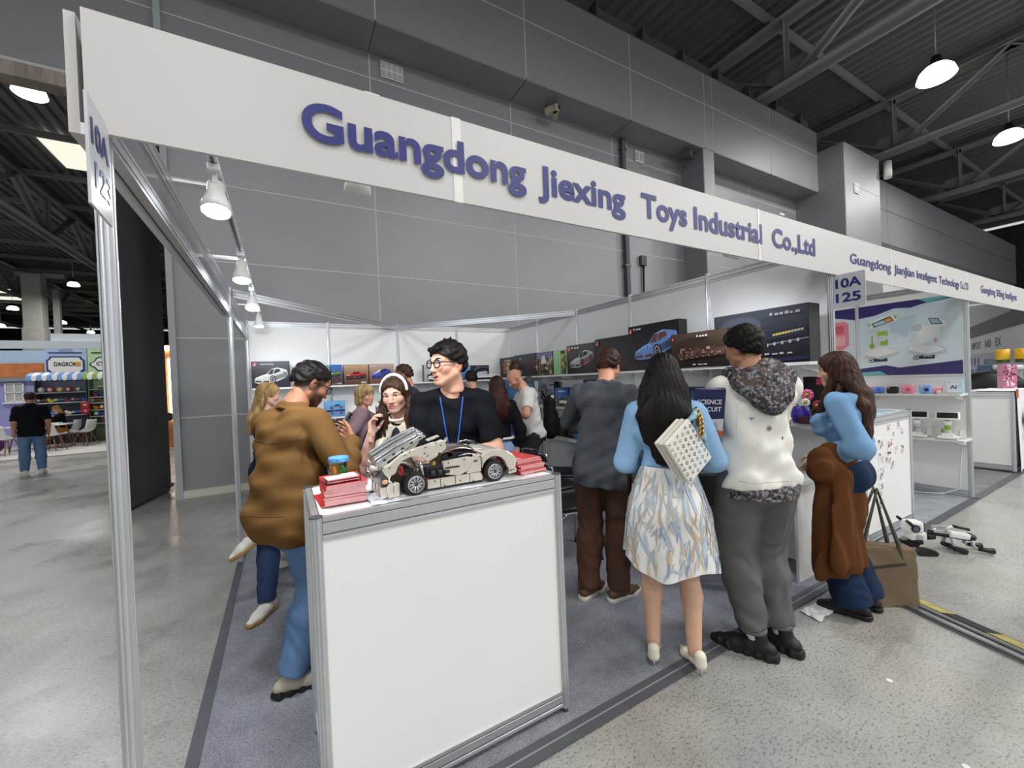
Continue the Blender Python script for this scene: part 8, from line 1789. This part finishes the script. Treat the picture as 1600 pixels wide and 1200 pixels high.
# ------------------------------------------------------------------ far stand in the other hall: striped awning, toy shelves, white shell chairs
LB = structure('wall_6')
MB().box((-6.4, 16.4, .02), (7.2, 4.6, .04)).build('floor_1', M('stand_floor_pale', (206, 204, 202), .6))['kind'] = 'structure'
MB().box((-8.0, 18.2, 1.2), (2.6, .1, 2.3)).build('lilac_wall', M('lilac_wall', (146, 150, 204), .6), LB); MB().box((-7.6, 18.25, 2.75), (3.6, .1, .9)).build('sky_wall', M('pale_sky_wall', (178, 204, 230), .6), LB)
roofp = MB(); roofp.prism([(-.95, 0), (1.15, 0), (1.15, .45), (-.2, .45)], (-7.72, 18.16, 2.32), (1, 0, 0), (0, 0, 1), .04); roofp.build('tile_roof_print', M('terracotta', (198, 120, 70), .7, noise=(6, .2)), LB)
for j in range(4):
    for i in range(8):
        MB().prism([(-.1, 0), (-.09, -.05), (0, -.1), (.09, -.05), (.1, 0)], (-7.62 + .2 * i + (.1 if j % 2 else 0), 18.15, 2.76 - .1 * j), (1, 0, 0), (0, 0, 1), .02).build('roof_tile', M('terracotta_tile', (206, 130, 80), .7), LB)
MB().prism([(-1.5, 0), (-.0, 0), (-1.5, .9)], (-7.75, 18.12, 2.3), (1, 0, 0), (0, 0, 1), .04).build('gable_print', M('lilac_gable', (136, 140, 196), .6), LB)
MB().box((-7.9, 18.1, 2.25), (2.6, .1, .12)).build('grey_band', M('band_grey', (140, 140, 146), .6), LB)
MB().box((-5.85, 16.0, 3.19), (5.6, .12, .23)).build('pale_fascia', M('fascia_pale_blue', (206, 214, 222), .4), LB); MB().box((-5.85, 18.4, 3.0), (5.6, .1, .3)).build('dark_gap', M('gap_grey', (90, 92, 96), .7), LB)
MB().box((-5.0, 16.3, 3.42), (1.3, .5, .24)).build('roof_box', M('fascia_pale_blue', (206, 214, 222), .4), LB)
for x in (-8.55, -4.0): MB().box((x, 16.0, 1.55), (.1, .1, 3.1)).build('stand_post', M('fascia_pale_blue', (206, 214, 222), .4), LB)
wn = structure('window_1', (-7.25, 18.14, 1.82)); MB().box((0, 0, 0), (.44, .03, .62)).build('window_board', M('window_pale', (176, 178, 180), .5), wn)
for d in (-.2, 0, .2): MB().box((d, -.02, 0), (.03, .03, .62)).build('window_bar', WHITE, wn)
for d in (-.3, 0, .3): MB().box((0, -.02, d), (.44, .03, .03)).build('window_bar', WHITE, wn)
MB().box((0, -.03, -.34), (.52, .08, .04)).build('window_sill', WHITE, wn)
def stand_sign(x, w, bgc, edge, lab, word, wc, lobed):
    t = thing('stand_sign', lab, 'sign', (x, 17.9, 2.78), group='painted signs of the far stand')
    MB().box((0, .03, 0), (w, .04, 1.0)).build('sign_panel', M('sign_%02x%02x%02x' % bgc, bgc, .5), t)
    if lobed: pts = [(.42 * w * (1 + .10 * math.cos(6 * a)) * math.cos(a), .26 * (1 + .10 * math.cos(6 * a)) * math.sin(a)) for a in np.linspace(0, 6.283, 33)[:-1]]
    else: pts = [(-.36 * w, .28), (.36 * w, .28), (.39 * w, .2), (.45 * w, .15), (.45 * w, -.2), (.39 * w, -.24), (.36 * w, -.32), (-.36 * w, -.32), (-.39 * w, -.24), (-.45 * w, -.2), (-.45 * w, .15), (-.39 * w, .2)]
    MB().prism(pts, (0, 0, -.08), (1, 0, 0), (0, 0, 1), .02).build('plaque_edge', M('edge_%02x%02x%02x' % edge, edge, .5), t); MB().prism([(a * .9, b * .84) for a, b in pts], (0, -.012, -.08), (1, 0, 0), (0, 0, 1), .015).build('plaque', WHITE, t)
    MB().box((0, -.01, .33), (w * .8, .02, .02)).build('sign_rod', M('edge_%02x%02x%02x' % edge, edge, .5), t)
    MB().prism(E2(0, .4, .16 * w, .1, 16), (0, -.0, 0), (1, 0, 0), (0, 0, 1), .01).build('arch_print', M('arch_%02x%02x%02x' % bgc, tuple(int(v * .82) for v in bgc), .5), t)
    lettering(word, (-.27 * w, -.03, -.14), (1, 0, 0), (0, 0, 1), .54 * w, .15, M('sgl_%02x%02x%02x' % wc, wc, .5), t, .03)
    return t
s1 = stand_sign(-5.95, 1.02, (176, 196, 232), (40, 56, 112), 'pale blue sign with navy bordered plaque above the blue striped awning', 'DAGROM', (20, 20, 24), False); MB().box((.31, -.045, -.06), (.12, .01, .13), Matrix.Rotation(.1, 3, 'Y')).build('orange_patch', M('patch_orange', (226, 160, 60), .5), s1)
s2 = stand_sign(-4.92, 1.0, (186, 220, 176), (40, 60, 54), 'pale green sign with lobed dark bordered plaque above the green striped awning', 'ICTINGUA', (60, 66, 64), True); MB().ell((0, -.04, .02), (.09, .01, .05)).build('leaf_emblem', M('emblem_green', (60, 140, 96), .5), s2)
def awning(x0, x1, c, lab, n):
    t = thing('awning', lab, 'awning', (0, 17.6, 2.27), group='striped awnings of the far stand')
    for k in range(n):
        a = x0 + (x1 - x0) * k / n; b = x0 + (x1 - x0) * (k + 1) / n; m = (a + b) / 2; w = (b - a)
        MB().prism([(0, .16), (.28, .06), (.3, -.06), (.27, -.06), (.25, .04), (0, .14)], (a, 0, 0), (0, -1, 0), (0, 0, 1), -w).build('awning_stripe', WHITE if k % 2 else M('aw_%02x%02x%02x' % c, c, .6), t)
        MB().cyl((m, -.295, -.06), (m, -.265, -.06), w / 2, n=12).build('awning_scallop', WHITE if k % 2 else M('aw_%02x%02x%02x' % c, c, .6), t)
awning(-6.68, -5.4, (120, 160, 220), 'blue and white striped scalloped awning of the far stand', 11); awning(-5.4, -4.3, (140, 180, 90), 'green and white striped scalloped awning of the far stand', 9)
def rack(x0, x1, zs, c, lab):
    t = thing('toy_rack', lab, 'rack', ((x0 + x1) / 2, 17.9, .04), group='toy racks of the far stand'); w = x1 - x0; m = M('rack_%02x%02x%02x' % c, c, .6)
    MB().box((0, .1, 1.1), (w, .03, 2.2)).build('rack_back', m, t)
    for s in (-1, 1): MB().box((s * (w / 2 - .02), -.1, 1.1), (.03, .4, 2.2)).build('rack_side', m, t)
    for z in zs: MB().box((0, -.1, z), (w - .06, .4, .03)).build('rack_shelf', M('rack_shelf_pale', (186, 192, 190), .5), t)
rack(-6.62, -5.38, (.35, .95, 1.38, 1.72), (70, 72, 92), 'dark blue toy rack under the blue striped awning'); rack(-5.36, -4.26, (.62, .86, 1.08, 1.32, 1.52, 1.78), (112, 136, 104), 'green toy rack under the green striped awning')
r = random.Random(33)
TC = [(206, 60, 50), (240, 150, 50), (230, 210, 60), (60, 170, 70), (60, 120, 200), (170, 60, 130), (220, 220, 220), (40, 44, 60), (130, 90, 60), (90, 150, 160)]
def toy(kind, x, z, c, lab, y=17.72):
    m = M('toy_%02x%02x%02x' % c, c, .45); t = thing('toy_' + kind, lab, 'toy', (x, y, z), r.uniform(-.4, .4), 'toys on the far racks')
    if kind == 'ball': MB().ell((0, 0, .09), (.09, .09, .09)).build('ball_skin', m, t); MB().ell((0, -.03, .09), (.07, .065, .07)).build('ball_patch', M('ball_patch', (240, 236, 220), .4), t)
    elif kind == 'truck':
        MB().box((.03, 0, .09), (.16, .08, .07), bev=.01).build('truck_bed', m, t); MB().box((-.09, 0, .08), (.07, .075, .09), bev=.01).build('truck_cab', M('cab_pale', (214, 214, 206), .4), t)
        for a in (-.09, 0.0, .09): MB().cyl((a, -.045, .03), (a, .045, .03), .03, n=10).build('truck_wheel', BLACK, t)
    elif kind == 'bucket': MB().lathe([(.001, 0), (.05, 0), (.07, .12), (.06, .12), (.001, .03)], n=14).build('bucket_body', m, t); MB().tube([(-.066, 0, .12), (-.04, 0, .18), (.04, 0, .18), (.066, 0, .12)], .006, 5).build('bucket_handle', WHITE, t)
    else: MB().ell((0, 0, .06), (.08, .05, .06)).build('plush_body', m, t); MB().ell((-.05, -.02, .11), (.045, .04, .04)).build('plush_head', m, t)
n_ = 0
nth = ['first', 'second', 'third', 'fourth', 'fifth', 'sixth', 'seventh', 'eighth']
for k in range(5): toy('ball', -6.5 + .22 * k, 1.775, [(232, 232, 232), (214, 70, 40), (226, 200, 50), (214, 60, 80), (70, 190, 60)][k], '%s ball on the top shelf of the dark toy rack' % ['white', 'red-orange', 'yellow and black', 'crimson', 'bright green'][k])
for row, z in ((1, 1.435), (2, 1.005)):
    for k in range(6): toy(['truck', 'plush'][k % 2], -6.48 + .2 * k, z, r.choice(TC), '%s toy from the outer end on the %s shelf of the dark toy rack' % (nth[k], ['', 'second', 'third'][row]))
toy('truck', -5.02, 1.835, (214, 214, 206), 'black and white toy lorry on the top shelf of the green rack'); toy('truck', -4.62, 1.835, (50, 60, 40), 'dark toy lorry on the top shelf of the green rack')
for row, z in enumerate((1.575, 1.375, 1.135, .915, .675)):
    for k in range(6): toy(['bucket', 'truck', 'plush', 'ball', 'plush'][(row + k) % 5] if row else 'bucket', -5.2 + .17 * k, z, r.choice(TC), '%s toy from the dark rack on the %s shelf of the green rack' % (nth[k], nth[row + 1]))
for k in range(2): toy_box('red toy box %s at the joint of the two toy racks' % ['standing on the other', 'underneath'][k], (-5.42, 17.55, 1.22 - .2 * k), 0, .2, .1, .19, [((200, 40, 44), R2(0, 0, 1, 1)), ((230, 200, 200), E2(.5, .5, .2, .2))], side=(190, 36, 40), group='red toy boxes of the far stand')
# white shell chairs with wooden legs
SHELL = M('shell_white', (232, 232, 230), .35); WOOD = M('beech_leg', (150, 104, 70), .5)
def shell_chair(x, y, rz, lab):
    t = thing('shell_chair', lab, 'chair', (x, y, .04), rz, 'white shell chairs with wooden legs')
    vs = []; nu, nv = 10, 14
    prof = [(-.22, .44), (-.2, .455), (-.12, .445), (0, .43), (.1, .435), (.17, .47), (.21, .55), (.235, .65), (.25, .75), (.262, .82)]
    for i, (y_, z_) in enumerate(prof):
        w = .23 - .012 * max(0, i - 5)
        for j in range(9): u = -1 + j / 4; vs.append((u * w, y_ + (.05 * u * u if i > 4 else 0) * -1, z_ + .06 * u * u * (1 if i < 6 else .2)))
    mb = MB(); mb.add(vs, [(i * 9 + j, (i + 1) * 9 + j, (i + 1) * 9 + j + 1, i * 9 + j + 1) for i in range(9) for j in range(8)], smooth=True); o = mb.build('shell', SHELL, t); o.modifiers.new('s', 'SOLIDIFY').thickness = .012
    for sx in (-1, 1):
        for sy in (-1, 1): MB().cyl((sx * .1, sy * .1, .42), (sx * .22, sy * .22, 0), .016, .011, n=8).build('leg', WOOD, t)
    MB().tube([(-.17, -.17, .2), (.17, .17, .2)], .005, 5).build('wire_brace', BLACK, t); MB().tube([(.17, -.17, .2), (-.17, .17, .2)], .005, 5).build('wire_brace', BLACK, t)
shell_chair(-5.10, 16.35, -1.9, 'white shell chair standing free nearest the booth post'); shell_chair(-5.62, 16.95, -1.75, 'white shell chair of the seated blonde woman'); shell_chair(-5.55, 15.55, 2.9, 'white shell chair before the table, back toward us'); shell_chair(-6.35, 15.3, 2.6, 'white shell chair beside the man in black t-shirt, at the picture edge')
ft_ = thing('stand_table', 'white table with papers where the blonde woman sits', 'table', (-6.05, 16.35, .04)); MB().box((0, 0, .73), (1.3, .8, .03), bev=.01).build('table_top', SHELL, ft_)
for sx in (-1, 1):
    for sy in (-1, 1): MB().cyl((sx * .45, sy * .25, .72), (sx * .55, sy * .33, 0), .022, .016, n=8).build('leg', WOOD, ft_)
tag(MB().box((-5.75, 16.25, .80), (.34, .26, .06), bev=.01).build('paper_tray', WHITE), 'white stack of catalogues on the far stand table', 'catalogues')
for k, (x, y, z, c, lab) in enumerate(((-6.9, 15.7, .04, (90, 40, 120), 'purple bulk of wrapped toys behind the man in black t-shirt'), (-6.72, 15.6, .62, (226, 120, 40), 'orange bag of toys lying on the purple wrapped toys'), (-6.95, 15.55, .62, (200, 60, 70), 'red bag of toys at the picture edge'))):
    t = thing('toy_sack', lab, 'sack', (x, y, z), .3 * k, 'wrapped toys in sacks'); MB().ell((0, 0, .28 if k == 0 else .1), (.36 if k == 0 else .18, .28 if k == 0 else .15, .28 if k == 0 else .1)).build('sack_body', M('sack_%d' % k, c, .5, noise=(7, .4), bump=(8, .6, .05)), t); MB().cyl((0, 0, .5 if k == 0 else .17), (0, 0, .57 if k == 0 else .22), .04, .07, n=9).build('sack_neck', M('sack_%d' % k), t)
q = Person('blonde woman in black sitting at the white table of the far stand', -5.72, 16.82, rad(200), H=1.62, fem=True, hipz=.56, head=(0, .35, 0), skin=(226, 180, 160), res=.014, z0=.04, lean=.15)
q.leg(1, (.1, .42, .082), (0, 1, 1)); q.leg(-1, (-.1, .42, .082), (0, 1, 1)); q.arm(1, (.12, .42, .76), (1, -.3, -.5), world=False, palm=(0, 0, -1)); q.arm(-1, (-.1, .34, 1.05), (-1, .2, -1), world=False, fdir=(.3, .1, 1), palm=(0, -1, 0))
q.body(face=False, hand_res=.006); q.top('black_top', cloth('black_jersey', (15, 15, 18)), hem=.5, sleeve=1.4); q.trousers('trousers', cloth('ochre_trousers', (190, 140, 40)), to=1.95); q.shoe(1, WHS, SOLEW); q.shoe(-1, WHS, SOLEW); q.hair('long', H_BLD, length=.2, t=.013)
# bright strip seen between the dark door and the wall
os_ = thing('lit_display', 'bright orange and white display strip seen past the dark door', 'display', (-2.62, 14.0, 0)); MB().box((0, 0, 1.5), (.8, .3, 3.0)).build('display_body', M('display_orange', (206, 130, 70), .5, noise=(3, .3)), os_); MB().box((.16, -.2, 1.7), (.07, .06, 1.8)).build('light_tube', M('tube_glow', (255, 250, 240), .5, emit=5), os_); MB().box((.05, -.2, 2.9), (.5, .08, .12)).build('light_tube', M('tube_glow', (255, 250, 240), .5, emit=5), os_); MB().cyl((.1, -.25, .9), (.1, -.19, .9), .12, n=16).build('dark_wheel', BLACK, os_)
